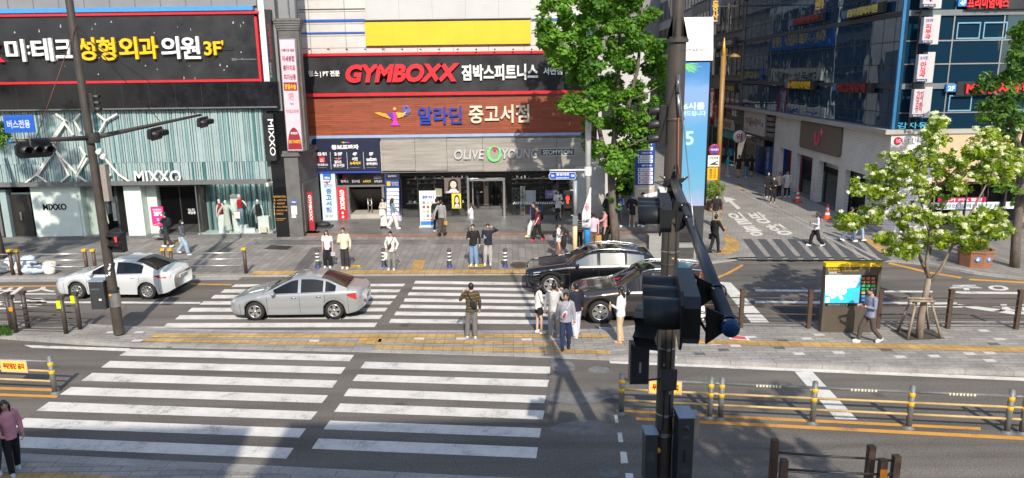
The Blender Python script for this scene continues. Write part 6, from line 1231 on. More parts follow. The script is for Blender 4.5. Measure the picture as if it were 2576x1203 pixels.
# yellow and grey lane fence
def lane_fence(lb, posts, pairs, plate=None):
    s = thing('lane_fence', lb, 'fence', posts[0], 'grey and yellow lane fences')
    for p in posts: post(s, p, 1.0, .13, 'fence_grey', cap='dome', bands=((.82, .10), (.60, .10)))
    for p in posts: q = MB(); q.lathe([(.065, .06), (.10, .02), (.13, 0)], p, (0, 0, 1), 'fence_grey', 12); q.build('base_collar', s)
    for a, c in pairs:
        for z, m_, r_ in ((.88, 'fence_grey', .036), (.62, 'fence_yellow', .03), (.34, 'fence_yellow', .03)):
            q = MB(); q.tube([a+Vector((0, 0, z)), c+Vector((0, 0, z))], r_, m_, 8); q.build('rail', s)
    return s
rpx = ((1563, 1040), (1785, 1052), (1812, 1053.5), (2043, 1065), (2285, 1077), (2532, 1089), (2570, 1091), (2860, 1106)); RP = [G(x, y) for x, y in rpx]
lf = lane_fence('grey and yellow lane fence running right from the crossing', RP, list(zip(RP, RP[1:])))
q = MB()
for a, c in ((RP[2], RP[3]), (RP[3], RP[4]), (RP[4], RP[5])):
    for k in range(8):
        m_ = a.lerp(c, .38+.035*k); d = (c-a).normalized(); fz = Fr(m_+Vector((0, 0, .88)), d, (0, 0, 1)); q.obox(fz, -.022, -.026, .022 if k % 2 else .012, .026, .030, .038, C('d8d2b0', .5))
q.build('rail_marks', lf)
LP = [G(x, y) for x, y in ((139, 990), (-120, 978))]; lf2 = lane_fence('short end of the grey and yellow lane fence at the left edge', LP, [(LP[0], LP[1])])
for (a, c, f_, lb) in ((RP[0], RP[1], .49, 'red and yellow no crossing plate on the lane fence behind the big pole'), (LP[0], LP[1], .34, 'red and yellow no crossing plate on the lane fence at the left edge')):
    m_ = a.lerp(c, f_); d = (c-a).normalized(); d = d if d.x > 0 else -d; fz = Fr(m_+Vector((0, 0, .73)), d, (0, 0, 1)); s = thing('warning_plate', lb, 'sign', fz.O, 'no crossing plates'); q = MB(); q.obox(fz, -.38, -.16, .38, .17, .04, .055, C('e0a8a0', .5)); q.obox(fz, -.35, -.13, .35, .14, .055, .058, C('e0cc50', .5)); q.build('plate', s); q = MB(); q.text(fz, '무단횡단 금지', (-.30, -.07, .30, .09), .062, C('b01820', .5), bold=.06, uv=True); q.build('lettering', s)
# near railing, bottom right
s = thing('brown_railing', 'dark brown railing corner at the bottom right, nearest the viewer', 'fence', G(2100, 1230, ZI)); NP = []
for x, y, h_ in ((1950, 1106, 1.25), (1973, 1156, 1.05), (2193, 1122, 1.25), (2222, 1156, 1.15), (2256, 1146, 1.1)):
    p = G(x, y, ZI+h_); p.z = ZI; NP.append((p, h_)); post(s, p, h_, .12, 'fence_brown', r=False, cap=None)
for (i, j, zs__) in ((0, 2, (1.0, .4)), (1, 3, (.86, .5)), (2, 4, (1.0, .6)), (3, 4, (.8,))):
    for z in zs__: q = MB(); a, c = NP[i][0]+Vector((0, 0, z)), NP[j][0]+Vector((0, 0, z)); q.tube([a, a.lerp(c, .5)+Vector((0, 0, -.012)), c], .022, 'dark_steel', 8); q.build('rail', s)
q = MB(); p, h_ = NP[3]; q.box(p.x-.062, p.x+.062, p.y-.068, p.y-.061, p.z+h_-.32, p.z+h_-.16, C('e88a10', .4)); q.build('reflector', s)
# black and white bollards on the far kerb
bl = None
for x, y, lb in ((800, 673, 'striped rubber bollard left of the woman in the white tee'), (966, 671, 'striped rubber bollard left of the person in the black hat'), (1131, 672, 'striped rubber bollard left of the two young men'), (1271, 672, 'striped rubber bollard near the round manhole')):
    p = G(x, y, ZF)
    if bl is None:
        bl = thing('bollard', lb, 'bollard', p, 'striped kerb bollards'); q = MB(); q.lathe([(.095, .0), (.10, .10), (.085, .14), (.08, .78), (.06, .80), (.001, .80)], p, (0, 0, 1), C('3a3c3a', .6), 14); q.build('post', bl)
        q = MB()
        for z in (.32, .47, .62): q.lathe([(.083, -.03), (.088, -.026), (.088, .026), (.083, .03)], p+Vector((0, 0, z)), (0, 0, 1), 'letter_white', 14)
        q.build('white_bands', bl); q = MB(); q.lathe([(.12, .0), (.118, .07), (.10, .09)], p, (0, 0, 1), C('2a3f8a', .5), 14); q.build('blue_foot', bl)
    else: dup(bl, p, None, lb)
# ------------------------------------------------------------ cones, shrub planter, boards, bags
cn = None
for x, y, lb in ((2080, 551, 'orange traffic cone nearer the road in front of the brick shop'), (2006, 509, 'orange traffic cone farther into the lane beside the shop window')):
    p = G(x, y, ZF)
    if cn is None:
        cn = thing('traffic_cone', lb, 'cone', p, 'orange cones by the phone shop'); q = MB(); q.lathe([(.2, .04), (.17, .05), (.04, .78), (.03, .8), (.001, .8)], p, (0, 0, 1), C('d8460c', .5), 18); q.build('cone_body', cn); q = MB(); q.box(p.x-.24, p.x+.24, p.y-.24, p.y+.24, p.z, p.z+.04, C('b8400e', .6)); q.build('foot', cn)
        q = MB(); q.lathe([(.137, .24), (.115, .36)], p, (0, 0, 1), 'letter_white', 18); q.lathe([(.088, .52), (.068, .63)], p, (0, 0, 1), 'letter_white', 18); q.build('white_bands', cn)
    else: dup(cn, p, None, lb)
def board(name, lb, cat, fr, px, m, n0=0.0, th=.06, foot=True, zg=ZP):
    u0, v0, u1, v1 = fr.rect(*px); s = thing(name, lb, cat, fr.p(u0, zg)); q = MB(); q.obox(fr, u0, v0, u1, v1, n0, n0+th, m, .008); q.build('panel', s)
    if foot: q = MB(); q.obox(fr, u0-.04, zg, u1+.04, zg+.05, n0-.25, n0+th+.2, C('c8c8c4', .5)); q.obox(fr, u0+.05, zg+.05, u1-.05, v0, n0+.01, n0+th-.01, 'white_paint_metal') if v0 > zg+.06 else None; q.build('foot', s)
    return s
gb = G(1077, 570, ZP); FBd = YF(gb.y); s = board('promo_board', 'large white promotion board with small product pictures outside the cosmetics shop', 'board', FBd, (1056, 480, 1098, 567), C('dcdcda', .5)); n = .062
q = MB(); q.panel(FBd, (1059, 556, 1096, 566), n, n+.004, C('2f78c8', .5)); q.text(FBd, '올영픽 PICK 4', (1063, 491, 1092, 500), n+.004, C('3a4cb0', .5), bold=.05, shear=.2); rr = random.Random(12)
for i in range(3):
    for j in range(4): q.panel(FBd, (1063+i*10.5, 506+j*11, 1070+i*10.5, 513+j*11), n, n+.004, C(rr.choice(('e0a8a0', 'd8a030', '8a5a40', '7c8a94', 'c8c0b8', 'a0b8a8')), .5))
q.text(FBd, '최대 50% 할인', (1065, 550, 1090, 554), n+.004, C('c03848', .5), bold=.03); q.build('print', s)
def poster(lb, px, bgc, hair, n=.04):
    u0, v0, u1, v1 = FW.rect(*px); s = thing('poster', lb, 'poster', FW.p(u0, v0), 'beauty posters on the shop glass'); q = MB(); q.obox(FW, u0, v0, u1, v1, n, n+.01, C(bgc, .45)); q.build('sheet', s); c = (u0+u1)/2; h = v1-v0; w = u1-u0; n += .0105
    E_ = lambda x, y, rx, ry: [(x+rx*math.cos(a), y+ry*math.sin(a)) for a in [i*2*math.pi/18 for i in range(18)]]
    q = MB(); q.prism(FW, E_(c+.05*w, v0+.62*h, .30*w, .30*h), n, n+.002, C(hair, .5)); q.prism(FW, [(c-.3*w, v0+.1*h), (c+.38*w, v0+.1*h), (c+.33*w, v0+.62*h), (c-.24*w, v0+.62*h)], n, n+.0025, C(hair, .5)); q.prism(FW, E_(c+.05*w, v0+.56*h, .19*w, .23*h), n+.003, n+.005, C('e8c4ae', .5)); q.prism(FW, [(c-.3*w, v0+.08*h), (c+.36*w, v0+.08*h), (c+.2*w, v0+.3*h), (c-.1*w, v0+.3*h)], n+.003, n+.0045, C('e0d0d4', .5))
    for e in (-.07, .13): q.prism(FW, E_(c+e*w, v0+.585*h, .035*w, .018*h), n+.005, n+.006, C('2a1c18', .5))
    q.prism(FW, E_(c+.04*w, v0+.44*h, .05*w, .02*h), n+.005, n+.006, C('b84850', .5)); q.build('portrait', s)
    q = MB(); q.text(FW, 'NO.1 선크림', (u0+.1*w, v0+.04*h, u1-.12*w, v0+.15*h), n+.008, C('c84070' if bgc[0] != '6' else 'e8e0dc', .5), bold=.05, uv=True); q.build('lettering', s)
poster('yellow beauty poster with a long haired woman on the shop glass', (1137, 487, 1160, 524), 'e0d238', '3a2018'); poster('dark beauty poster with a long haired woman above the yellow one', (1118, 447, 1159, 486.5), '6a5c5c', '1a1414')
for x0, y0, x1, y1, cc, body, lb in ((1322, 480, 1348, 516, 'c8ccd8', '수분크림', 'pale grey product poster behind the glass right of the door'), (1372, 480, 1404, 500, '9a86b8', 'VDL', 'lilac poster behind the glass beside the red walking signal'), (1333, 518, 1366, 548, '6868a8', 'SALE', 'violet low display board behind the glass')):
    q = MB(); q.panel(FW, (x0, y0, x1, y1), -.12, -.10, C(cc, .5)); q.text(FW, body, (x0+5, (y0+y1)/2-3, x1-5, (y0+y1)/2+3), -.095, 'letter_white', bold=.03); tag(q.build('poster'), lb, 'poster', 'product posters behind the shop glass')
for x0, y0, x1, y1, lb in ((1093, 478, 1110, 548, 'round white product stand behind the left glass of the cosmetics shop'), (1287, 480, 1302, 548, 'slim black detector gate just right of the shop door'), (1309, 472, 1321, 549, 'tall pale product stand right of the shop door')):
    u0, v0, u1, v1 = FW.rect(x0, y0, x1, y1); s = thing('display_stand', lb, 'stand', FW.p(u0, ZP, -.6)); q = MB(); cx_ = (u0+u1)/2; cc = C('c8c8bc', .5) if x0 != 1287 else 'black_plastic'
    if x0 == 1093:
        for k in range(4): q.lathe([(.001, 0), (.2, 0), (.2, .06), (.001, .06)], FW.p(cx_, v0+.1+(v1-v0)*k*.22, -.5), (0, 0, 1), cc, 16)
        q.lathe([(.22, 0), (.2, .35)], FW.p(cx_, ZP, -.5), (0, 0, 1), cc, 16); q.obox(FW, cx_-.2, v1-.45, cx_+.2, v1, -.55, -.5, C('b8b098', .5))
    else:
        q.obox(FW, u0, ZP, u1, v1, -.45, -.3, cc, .01)
        for k in range(5): q.obox(FW, u0+.04, ZP+.2+k*.25, u1-.04, ZP+.36+k*.25, -.3, -.28, C(('c85040', '5090a0', 'd0c8b0', '88a060', 'b0a8c0')[k], .5) if x0 == 1309 else 'black_gloss')
    q.build('body', s)
g_ = G(1500, 575, ZP); FAb = YF(g_.y); s = board('easel_sign', 'black pavement board with white hand drawn picture at the rounded wall', 'board', FAb, (1483, 535, 1497, 572), C('232322', .6), foot=False); u0, v0, u1, v1 = FAb.rect(1483, 535, 1497, 572); q = MB(); q.text(FAb, '흡연구역', (u0+.04, v1-.2, u1-.03, v1-.08), .066, 'letter_white', uv=True); q.prism(FAb, [((u0+u1)/2+.09*math.cos(a), (v0+v1)/2+.1*math.sin(a)) for a in [i*.5 for i in range(13)]], .06, .064, C('b8b8b4', .6)); q.build('drawing', s); q = MB(); q.tube([FAb.p((u0+u1)/2, v1-.05, -.02), FAb.p((u0+u1)/2, ZP, -.35)], .02, 'dark_steel', 6); q.build('rear_leg', s)
gr_ = G(782, 590, ZF); FRb = YF(gr_.y); s = thing('flag_board', 'dark red GYMBOXX flag board on a black stand by the grey pier', 'sign', gr_); u0, v0, u1, v1 = FRb.rect(776, 483, 789, 580); q = MB(); q.obox(FRb, u0, v0, u1, v1, .0, .03, C('9c2430', .5)); q.build('panel', s); q = MB(); q.text(FRb, 'GYMBOXX', (u0+.05, v0+.5, u1-.06, v1-.15), .034, 'letter_white', bold=.03, shear=.2, rot=True, uv=True); q.build('lettering', s); q = MB(); q.box(gr_.x-.25, gr_.x+.45, gr_.y-.25, gr_.y+.25, ZF, ZF+.12, 'rubber'); q.tube([(u0-.02, gr_.y+.02, ZF), (u0-.02, gr_.y+.02, v1)], .02, 'dark_steel', 6); q.build('stand', s)
gr_ = G(812, 572, ZP); q = MB(); q.sphere(gr_+Vector((0, .1, .15)), (.4, .3, .16), C('2a2b2c', .6), 14, 8, z0=-.9); q.box(gr_.x-.5, gr_.x+.5, gr_.y-.3, gr_.y+.4, ZP, ZP+.07, C('303132', .7)); tag(q.build('water_weight'), 'dark grey water filled stand weight at the foot of the white pillar sign', 'weight')
s = thing('sale_board', 'bright pink sale board with 20% standing at the clothes shop entrance', 'board', FM.p(*FM.uv(397, 590), .3)); FSb = YF(36.1); u0, v0, u1, v1 = FSb.rect(382, 520, 413, 568); q = MB(); q.obox(FSb, u0, v0, u1, v1, .0, .05, C('d8307c', .45), .008); q.build('panel', s); q = MB(); w, h = u1-u0, v1-v0; q.text(FSb, '20%', (u0+w*.2, v0+h*.52, u1-w*.1, v0+h*.76), .055, 'letter_white', bold=.06, uv=True); q.text(FSb, '신상품할인', (u0+w*.15, v0+h*.8, u1-w*.15, v0+h*.9), .055, 'letter_white', bold=.03, uv=True); q.obox(FSb, u0+w*.42, v0+h*.26, u0+w*.6, v0+h*.4, .05, .054, C('e8b8cc', .5)); q.build('print', s); q = MB(); q.tube([FSb.p((u0+u1)/2, ZF+.16, .02), FSb.p((u0+u1)/2, v0, .02)], .03, 'steel', 8); q.obox(FSb, u0, ZF+.16, u1, ZF+.2, -.2, .25, 'steel'); q.build('stand', s)
# rubbish bags
for k, (x, y, w, h, cc) in enumerate(((8, 686, 30, 24, 'c8cac8'), (42, 688, 26, 30, 'd4d4d0'), (72, 690, 26, 26, 'bcc8d4'), (98, 688, 30, 22, 'a8b8cc'), (126, 690, 24, 30, 'dcdad4'), (75, 672, 36, 30, 'b8c4d0'), (30, 672, 26, 26, 'd8dad8'), (128, 674, 30, 20, 'c8bca8'))):
    p = G(x, y, ZF); sc_ = p.y/1844; q = MB(); rr = random.Random(k); rx, rz = w*sc_*.62, h*sc_*.55; q.sphere(p+Vector((0, 0, rz*.85)), (rx, rx*.8, rz), C(cc, .35), 20, 12)
    for i, v in enumerate(q.v):
        d = Vector(v)-p; f_ = 1+.12*math.sin(d.x*17+k)+.1*math.sin(d.z*21+k*2)+.07*math.sin(d.y*19+d.x*9); v2 = p+Vector((d.x*f_, d.y*f_, max(.0, d.z*(1+.06*math.sin(d.x*30))))); q.v[i] = tuple(v2)
    o = q.build('rubbish_bag', None); tag(o, ('white bulging rubbish bag at the left picture edge behind the rails', 'white rubbish bag between the twin posts', 'pale blue rubbish bag right of the twin posts', 'blue tinted rubbish bag in the middle of the heap', 'tall white rubbish bag near the right end of the heap', 'grey blue rubbish bag on the back of the heap', 'white rubbish bag behind the twin posts', 'flat brownish rubbish bag at the right end of the heap')[k], 'rubbish bag', 'heap of rubbish bags on the kerb')
# litter
for x, y, lb in ((117, 1160, 'crumpled white paper on the road near the woman in pink'), (2376, 932, 'white litter against the island kerb at the right'), (2026, 917, 'small white litter scrap against the island kerb')):
    p = G(x, y, .01); q = MB(); rr = random.Random(x); q.sphere(p+Vector((0, 0, .03)), (.13, .07, .03), C('d4d4d4', .7), 9, 5)
    for i, v in enumerate(q.v): d = Vector(v)-p; q.v[i] = tuple(p+Vector((d.x*rr.uniform(.6, 1.3), d.y*rr.uniform(.6, 1.3), max(0, d.z))))
    tag(q.build('litter'), lb, 'litter', kind='thing')
# ============================================================ trees and plants
def leaf_mat(name, c, tr=0.45):
    m, t, b = node_mat(name); out = t.nodes['Material Output']; c = lin(c)
    b.inputs['Roughness'].default_value = .5; b.inputs['Specular IOR Level'].default_value = .35
    oi = N(t, 'ShaderNodeTexCoord'); n = N(t, 'ShaderNodeTexNoise', Scale=1.4, Detail=2.0); t.links.new(oi.outputs['Object'], n.inputs['Vector'])
    col = ramp(t, n.outputs['Fac'], [(.3, tuple(x*.65 for x in c)), (.7, tuple(x*1.3 for x in c))]); t.links.new(col, b.inputs['Base Color'])
    tl = N(t, 'ShaderNodeBsdfTranslucent'); tl.inputs[0].default_value = (c[0]*1.5, c[1]*1.6, c[2]*.8, 1)
    mx = N(t, 'ShaderNodeMixShader'); mx.inputs[0].default_value = tr; t.links.new(b.outputs[0], mx.inputs[1]); t.links.new(tl.outputs[0], mx.inputs[2]); t.links.new(mx.outputs[0], out.inputs[0])
for nm, c in (('ginkgo_a', (.13, .27, .03)), ('ginkgo_b', (.085, .20, .026)), ('ginkgo_c', (.19, .36, .05)), ('zel_a', (.055, .13, .025)), ('zel_b', (.09, .19, .03)), ('zel_c', (.17, .30, .04)),
              ('fringe_a', (.32, .40, .035)), ('fringe_b', (.20, .29, .035)), ('hedge_a', (.06, .15, .025)), ('hedge_b', (.10, .22, .03)), ('shrub_a', (.22, .34, .04)), ('shrub_b', (.14, .25, .035))): leaf_mat(nm, c)
leaf_mat('blossom', (.76, .76, .56), .25); leaf_mat('pink_flower', (.70, .06, .16), .2); leaf_mat('grass_blade', (.07, .16, .03))
mat('bark', (.13, .105, .085), .85, noise=.35, nscale=9, bump=.6, bscale=18, stretch=(1, 1, .35)); mat('bark_pale', (.24, .19, .14), .8, noise=.3, nscale=8, bump=.4, bscale=20, stretch=(1, 1, .4)); mat('stake', (.28, .22, .16), .8, noise=.3, nscale=6, stretch=(1, 1, .3))
mat('soil', (.06, .05, .04), .95, noise=.4, nscale=9)
def leaves(mb, rnd, clumps, per, size, mats, up=.6, flat=.75, fan=True):
    """clumps: (centre, radius); leaf-sized kites spread through each clump's volume, denser towards its shell"""
    ids = [mb.mid(m) for m in mats]; V, F_, MI, SM = mb.v, mb.f, mb.mi, mb.sm; g = rnd.gauss
    for c, r in clumps:
        cid = rnd.choices(range(len(ids)), [3, 2, 2][:len(ids)])[0]
        for _ in range(int(per*r*r/.2)):
            d = Vector((g(0, 1), g(0, 1), g(0, 1))); d.normalize(); k = r*rnd.uniform(.15, 1)**.5*rnd.uniform(.85, 1.1); p = c+Vector((d.x*k, d.y*k, d.z*k*flat))
            n = (Vector((0, 0, 1))*up+d*.5+Vector((g(0, .45), g(0, .45), g(0, .45)))).normalized(); a = n.orthogonal(); a.rotate(Matrix.Rotation(rnd.uniform(0, 6.28), 3, n)); b = n.cross(a)
            s = size*rnd.uniform(.6, 1.25); i = len(V)
            if fan: V += [tuple(p-a*s*.5), tuple(p+b*s*.6+a*s*.25-n*s*.12), tuple(p+a*s*.42), tuple(p-b*s*.6+a*s*.25-n*s*.12)]
            else: V += [tuple(p-a*s*.7), tuple(p+b*s*.32), tuple(p+a*s*.7-n*s*.15), tuple(p-b*s*.32)]
            F_.append((i, i+1, i+2, i+3)); MI.append(ids[cid] if rnd.random() < .7 else ids[rnd.randrange(len(ids))]); SM.append(False)
def limb(mb, pts, r0, r1, m, seg=8):
    n = len(pts); mb.tube(pts, [r0+(r1-r0)*i/(n-1) for i in range(n)], m, seg)
def tree_thing(name, label, base, trunk_pts, r0, bark, group=None):
    t = thing(name, label, 'tree', base, group); return t
# ginkgo
gb_ = G(1549, 617, ZF); gt = thing('ginkgo_tree', 'tall bright green ginkgo tree standing before the corner of the cosmetics shop', 'tree', gb_)
def AT(px, py, Y): f = YF(Y); return f.p(*f.uv(px, py))
GY = gb_.y; T = lambda x, y, dy=0.0: AT(x, y, GY+dy)
q = MB(); limb(q, [gb_-Vector((0, 0, .1)), T(1545, 560), T(1540, 505), T(1537, 440), T(1536, 418)], .215, .15, 'bark', 12)
limb(q, [T(1536, 425), T(1545, 350, -.1), T(1552, 290), T(1556, 180, .2), T(1560, 60), T(1556, -80), T(1553, -180)], .14, .035, 'bark')
limb(q, [T(1537, 430), T(1515, 360, .2), T(1500, 290, .4), T(1482, 190, .6), T(1470, 60, .5), T(1465, -90, .3)], .13, .03, 'bark'); limb(q, [T(1547, 340), T(1580, 270, -.4), T(1605, 170, -.7), T(1615, 40, -.6), T(1612, -90, -.5)], .12, .03, 'bark')
for a, b, c in (((1515, 360), (1490, 345), (1472, 335)), ((1500, 290), (1460, 285), (1425, 262)), ((1545, 380), (1590, 365), (1628, 345)), ((1556, 260), (1620, 240), (1660, 215)), ((1482, 190), (1430, 140), (1385, 95)), ((1605, 170), (1640, 145), (1670, 135)), ((1470, 60), (1420, 40), (1385, 20)), ((1540, 460), (1560, 450), (1568, 440))):
    limb(q, [T(*a), T(*b, -.5), T(*c, -.8)], .06, .02, 'bark', 6)
q.build('trunk', gt)
rnd = random.Random(17); out = [(1392, -60), (1375, 0), (1362, 40), (1356, 95), (1372, 128), (1405, 165), (1444, 175), (1430, 200), (1455, 220), (1478, 240), (1412, 246), (1410, 268), (1445, 284), (1472, 300), (1466, 340), (1478, 375), (1492, 402), (1518, 425), (1552, 425), (1575, 398), (1605, 385), (1632, 362), (1640, 330), (1612, 305), (1658, 275), (1666, 240), (1671, 200), (1678, 140), (1660, 110), (1650, 60), (1640, 0), (1625, -80), (1590, -170), (1500, -180), (1430, -120)]
def inside(x, y, poly):
    r = False; j = len(poly)-1
    for i in range(len(poly)):
        (a, b), (c, d) = poly[i], poly[j]
        if (b > y) != (d > y) and x < (c-a)*(y-b)/(d-b)+a: r = not r
        j = i
    return r
cl = []
while len(cl) < 285:
    x, y = rnd.uniform(1355, 1680), rnd.uniform(-185, 425)
    if not inside(x, y, out): continue
    cx = 1525+max(0, (y-300))*.15; hw = 160*(1-max(0, y-120)/420) if y > 120 else 160
    k = max(.15, 1-((x-cx)/max(30, hw))**2); dep = rnd.uniform(-1, 1)*2.4*math.sqrt(k)*(1 if y < 300 else .55)
    if rnd.random() < .10: continue
    if x < 1510 and y < 330 and rnd.random() < .35: dep = rnd.uniform(-3.0, -2.3)
    cl.append((T(x, y, dep), rnd.uniform(.26, .50)))
for x, y, r in ((1550, 440, .22), (1565, 425, .25), (1538, 500, .14), (1560, 470, .2), (1545, 400, .3), (1571, 405, .25), (1560, 520, .14)): cl.append((T(x, y, -.35), r))
q = MB(); leaves(q, rnd, cl, 150, .135, ('ginkgo_a', 'ginkgo_b', 'ginkgo_c')); q.build('crown', gt)
# flowering fringe tree with its stakes
fb0 = G(2312, 851, ZI); ft = thing('flowering_tree', 'white blossoming fringe tree with wooden stakes on the island right of the map kiosk', 'tree', fb0); FY = fb0.y; T = lambda x, y, dy=0.0: AT(x, y, FY+dy)
q = MB(); limb(q, [fb0-Vector((0, 0, .1)), T(2318, 790), T(2328, 745), T(2337, 700)], .11, .075, 'bark_pale', 10)
for pts in (((2337, 705), (2330, 660), (2340, 590), (2352, 480), (2360, 330)), ((2337, 710), (2365, 680), (2395, 620), (2440, 540), (2500, 430), (2520, 380)), ((2333, 690), (2310, 640), (2280, 560), (2240, 480), (2215, 440)), ((2320, 660), (2290, 610), (2220, 570), (2140, 555)), ((2340, 600), (2320, 520), (2290, 430)), ((2352, 480), (2400, 430), (2470, 360)), ((2395, 620), (2450, 590), (2520, 560)), ((2310, 640), (2275, 640), (2235, 610)), ((2340, 640), (2350, 560), (2400, 480))):
    n_ = len(pts); dd = rnd.uniform(-1.1, 1.1); limb(q, [T(x, y, dd*i/(n_-1)) for i, (x, y) in enumerate(pts)], .055 if pts[0][1] > 680 else .03, .012, 'bark_pale', 6)
q.build('trunk', ft)
spots = [(2362, 308, 16, 22), (2352, 345, 28, 22), (2335, 385, 38, 25), (2268, 408, 36, 22), (2225, 440, 36, 22), (2300, 432, 50, 28), (2380, 412, 42, 28), (2438, 392, 32, 26), (2480, 350, 24, 26), (2512, 385, 36, 28), (2478, 432, 42, 22), (2535, 425, 28, 22), (2185, 482, 40, 22), (2255, 490, 46, 28), (2330, 480, 50, 32), (2402, 470, 40, 22), (2150, 552, 34, 16), (2200, 530, 36, 22), (2290, 540, 50, 32), (2350, 552, 40, 26), (2312, 600, 54, 26), (2268, 630, 36, 14), (2372, 600, 34, 20), (2425, 562, 34, 22), (2480, 545, 34, 22), (2505, 575, 38, 20), (2440, 605, 28, 20), (2225, 602, 22, 12), (2130, 568, 20, 8)]
lc, bc = [], []
for (x, y, rx, ry) in spots:
    for k in range(22):
        px, py = x+rnd.gauss(0, rx*.55), y+rnd.gauss(0, ry*.55); dep = rnd.uniform(-1.2, 1.2); lc.append((T(px, py, dep), rnd.uniform(.09, .19)))
        if rnd.random() < .78: bc.append((T(px+rnd.gauss(0, 8), py-rnd.uniform(2, 9), dep-.08), rnd.uniform(.045, .10)))
q = MB(); leaves(q, rnd, lc, 330, .08, ('fringe_a', 'fringe_b'), fan=False); q.build('crown', ft)
q = MB(); leaves(q, rnd, bc, 2600, .036, ('blossom',), up=.5, fan=False); q.build('blossom', ft)
st = thing('tree_support', 'wooden tripod stakes with cross bars around the trunk of the blossoming tree', 'tree support', fb0); zt_ = T(2315, 758).z
for (x, y, tx, ty) in ((2258, 834, 2290, 755), (2283, 853, 2305, 760), (2368, 852, 2343, 760), (2336, 828, 2328, 752)):
    q = MB(); a = G(x, y, ZI); c = AT(tx, ty, a.lerp(fb0, .75).y); q.tube([a, c], [.04, .035], 'stake', 7); q.build('stake', st)
for (a, c) in (((2282, 750), (2345, 752)), ((2286, 757), (2352, 759)), ((2292, 745), (2300, 768)), ((2340, 745), (2348, 766))):
    q = MB(); q.tube([T(*a, -.28 if a[1] > 748 else .2), T(*c, -.28 if a[1] > 748 else (-.3 if a[0] != 2282 else .2))], .035, 'stake', 7); q.build('cross_bar', st)
q = MB(); q.sheet([G(x, y, ZI+.008) for x, y in ((2238, 830), (2345, 828), (2378, 852), (2280, 856))], 'soil'); struct(q.build('tree_pit_soil'))
# zelkova on the far right pavement and a tall one at the left
def broad_tree(label, base, clumps, limbs, size, mats, per, r0):
    t = thing('street_tree', label, 'tree', base); q = MB()
    for pts, a, b in limbs: limb(q, pts, a, b, 'bark', 10)
    q.build('trunk', t); q = MB(); leaves(q, random.Random(int(base[0]*10)), clumps, per, size, mats, fan=False); q.build('crown', t); return t
zb_ = G(2553, 672, ZF); ZY = zb_.y; T = lambda x, y, dy=0.0: AT(x, y, ZY+dy); rnd = random.Random(23); cl = []
for (x, y, rx, ry, n_) in ((2560, 150, 26, 50, 14), (2525, 200, 40, 18, 10), (2480, 215, 28, 10, 6), (2545, 255, 40, 24, 12), (2480, 292, 44, 14, 9), (2555, 330, 36, 34, 14), (2570, 410, 36, 50, 16), (2510, 268, 34, 14, 7), (2570, 85, 24, 26, 8), (2620, 200, 50, 110, 22), (2680, 300, 70, 150, 26), (2640, 60, 60, 70, 14), (2520, 330, 30, 12, 5), (2545, 470, 30, 18, 6), (2600, 500, 50, 40, 10)):
    for k in range(n_): cl.append((T(x+rnd.gauss(0, rx*.5), y+rnd.gauss(0, ry*.5), rnd.uniform(-1.4, 1.4)), rnd.uniform(.16, .34)))
broad_tree('dark green street tree at the right picture edge on the pavement of the corner building', zb_, cl, [([zb_-Vector((0, 0, .1)), T(2556, 600), T(2566, 480), T(2570, 380)], .19, .13), ([T(2570, 390), T(2545, 320), T(2510, 240), T(2470, 215)], .12, .03), ([T(2570, 390), T(2600, 250), T(2610, 80)], .14, .04), ([T(2560, 470), T(2520, 420), T(2490, 300)], .07, .02), ([T(2575, 430), T(2640, 340), T(2690, 250)], .1, .03)], .15, ('zel_a', 'zel_b', 'zel_c'), 95, .2)
lb0 = Vector((-20.6, 24.0, ZI)); cl = [(Vector((-20.6+rnd.gauss(0, 1.6), 24+rnd.gauss(0, 1.3), rnd.uniform(8.6, 15.5))), rnd.uniform(.3, .55)) for k in range(75)]
cl = [c for c in cl if c[0].x < -.705*c[0].y-1.2 or c[0].z > 13]
cl += [(AT(x, y, 24.5), r) for x, y, r in ((4, 330, .28), (14, 345, .2), (-6, 360, .3), (20, 322, .14), (8, 312, .16), (-20, 340, .4))]
broad_tree('street tree on the island whose bright leaf tip shows at the left picture edge', lb0, cl, [([lb0, lb0+Vector((0, 0, 4)), lb0+Vector((.1, 0, 9)), lb0+Vector((0, .2, 14))], .2, .05), ([lb0+Vector((.0, 0, 5)), AT(-40, 350, 24.5), AT(8, 338, 24.5)], .06, .015)], .15, ('ginkgo_c', 'ginkgo_a', 'zel_b'), 110, .2)
tb_ = G(4, 650, ZF); q = MB()
t_ = thing('street_tree', 'dark trunk of a street tree at the left picture edge beside the rubbish bags', 'tree', tb_)
limb(q, [tb_, tb_+Vector((-.1, 0, 2.0)), tb_+Vector((-.5, 0, 4.2)), tb_+Vector((-1.2, .2, 7))], .2, .1, 'bark', 10); q.build('trunk', t_); q = MB(); leaves(q, random.Random(5), [(tb_+Vector((-3.0+rnd.gauss(0, .7), rnd.gauss(0, 1), rnd.uniform(7.5, 11))), rnd.uniform(.3, .5)) for k in range(50)], 90, .15, ('zel_a', 'zel_b'), fan=False); q.build('crown', t_)
# near trees out of frame that dapple the lower right
b_ = Vector((6.0, 2.2, ZI)); rn2 = random.Random(41); cl = [(Vector((6.0+rn2.gauss(0, 1.1), 2.2+rn2.gauss(0, .8), rn2.uniform(8.8, 11.6))), rn2.uniform(.25, .5)) for i in range(44)]
broad_tree('near side street tree right of the viewer, whose shade falls on the lane', b_, cl, [([b_, b_+Vector((0, 0, 5)), b_+Vector((.2, 0, 11))], .2, .06)], .17, ('zel_a', 'zel_b'), 60, .2)
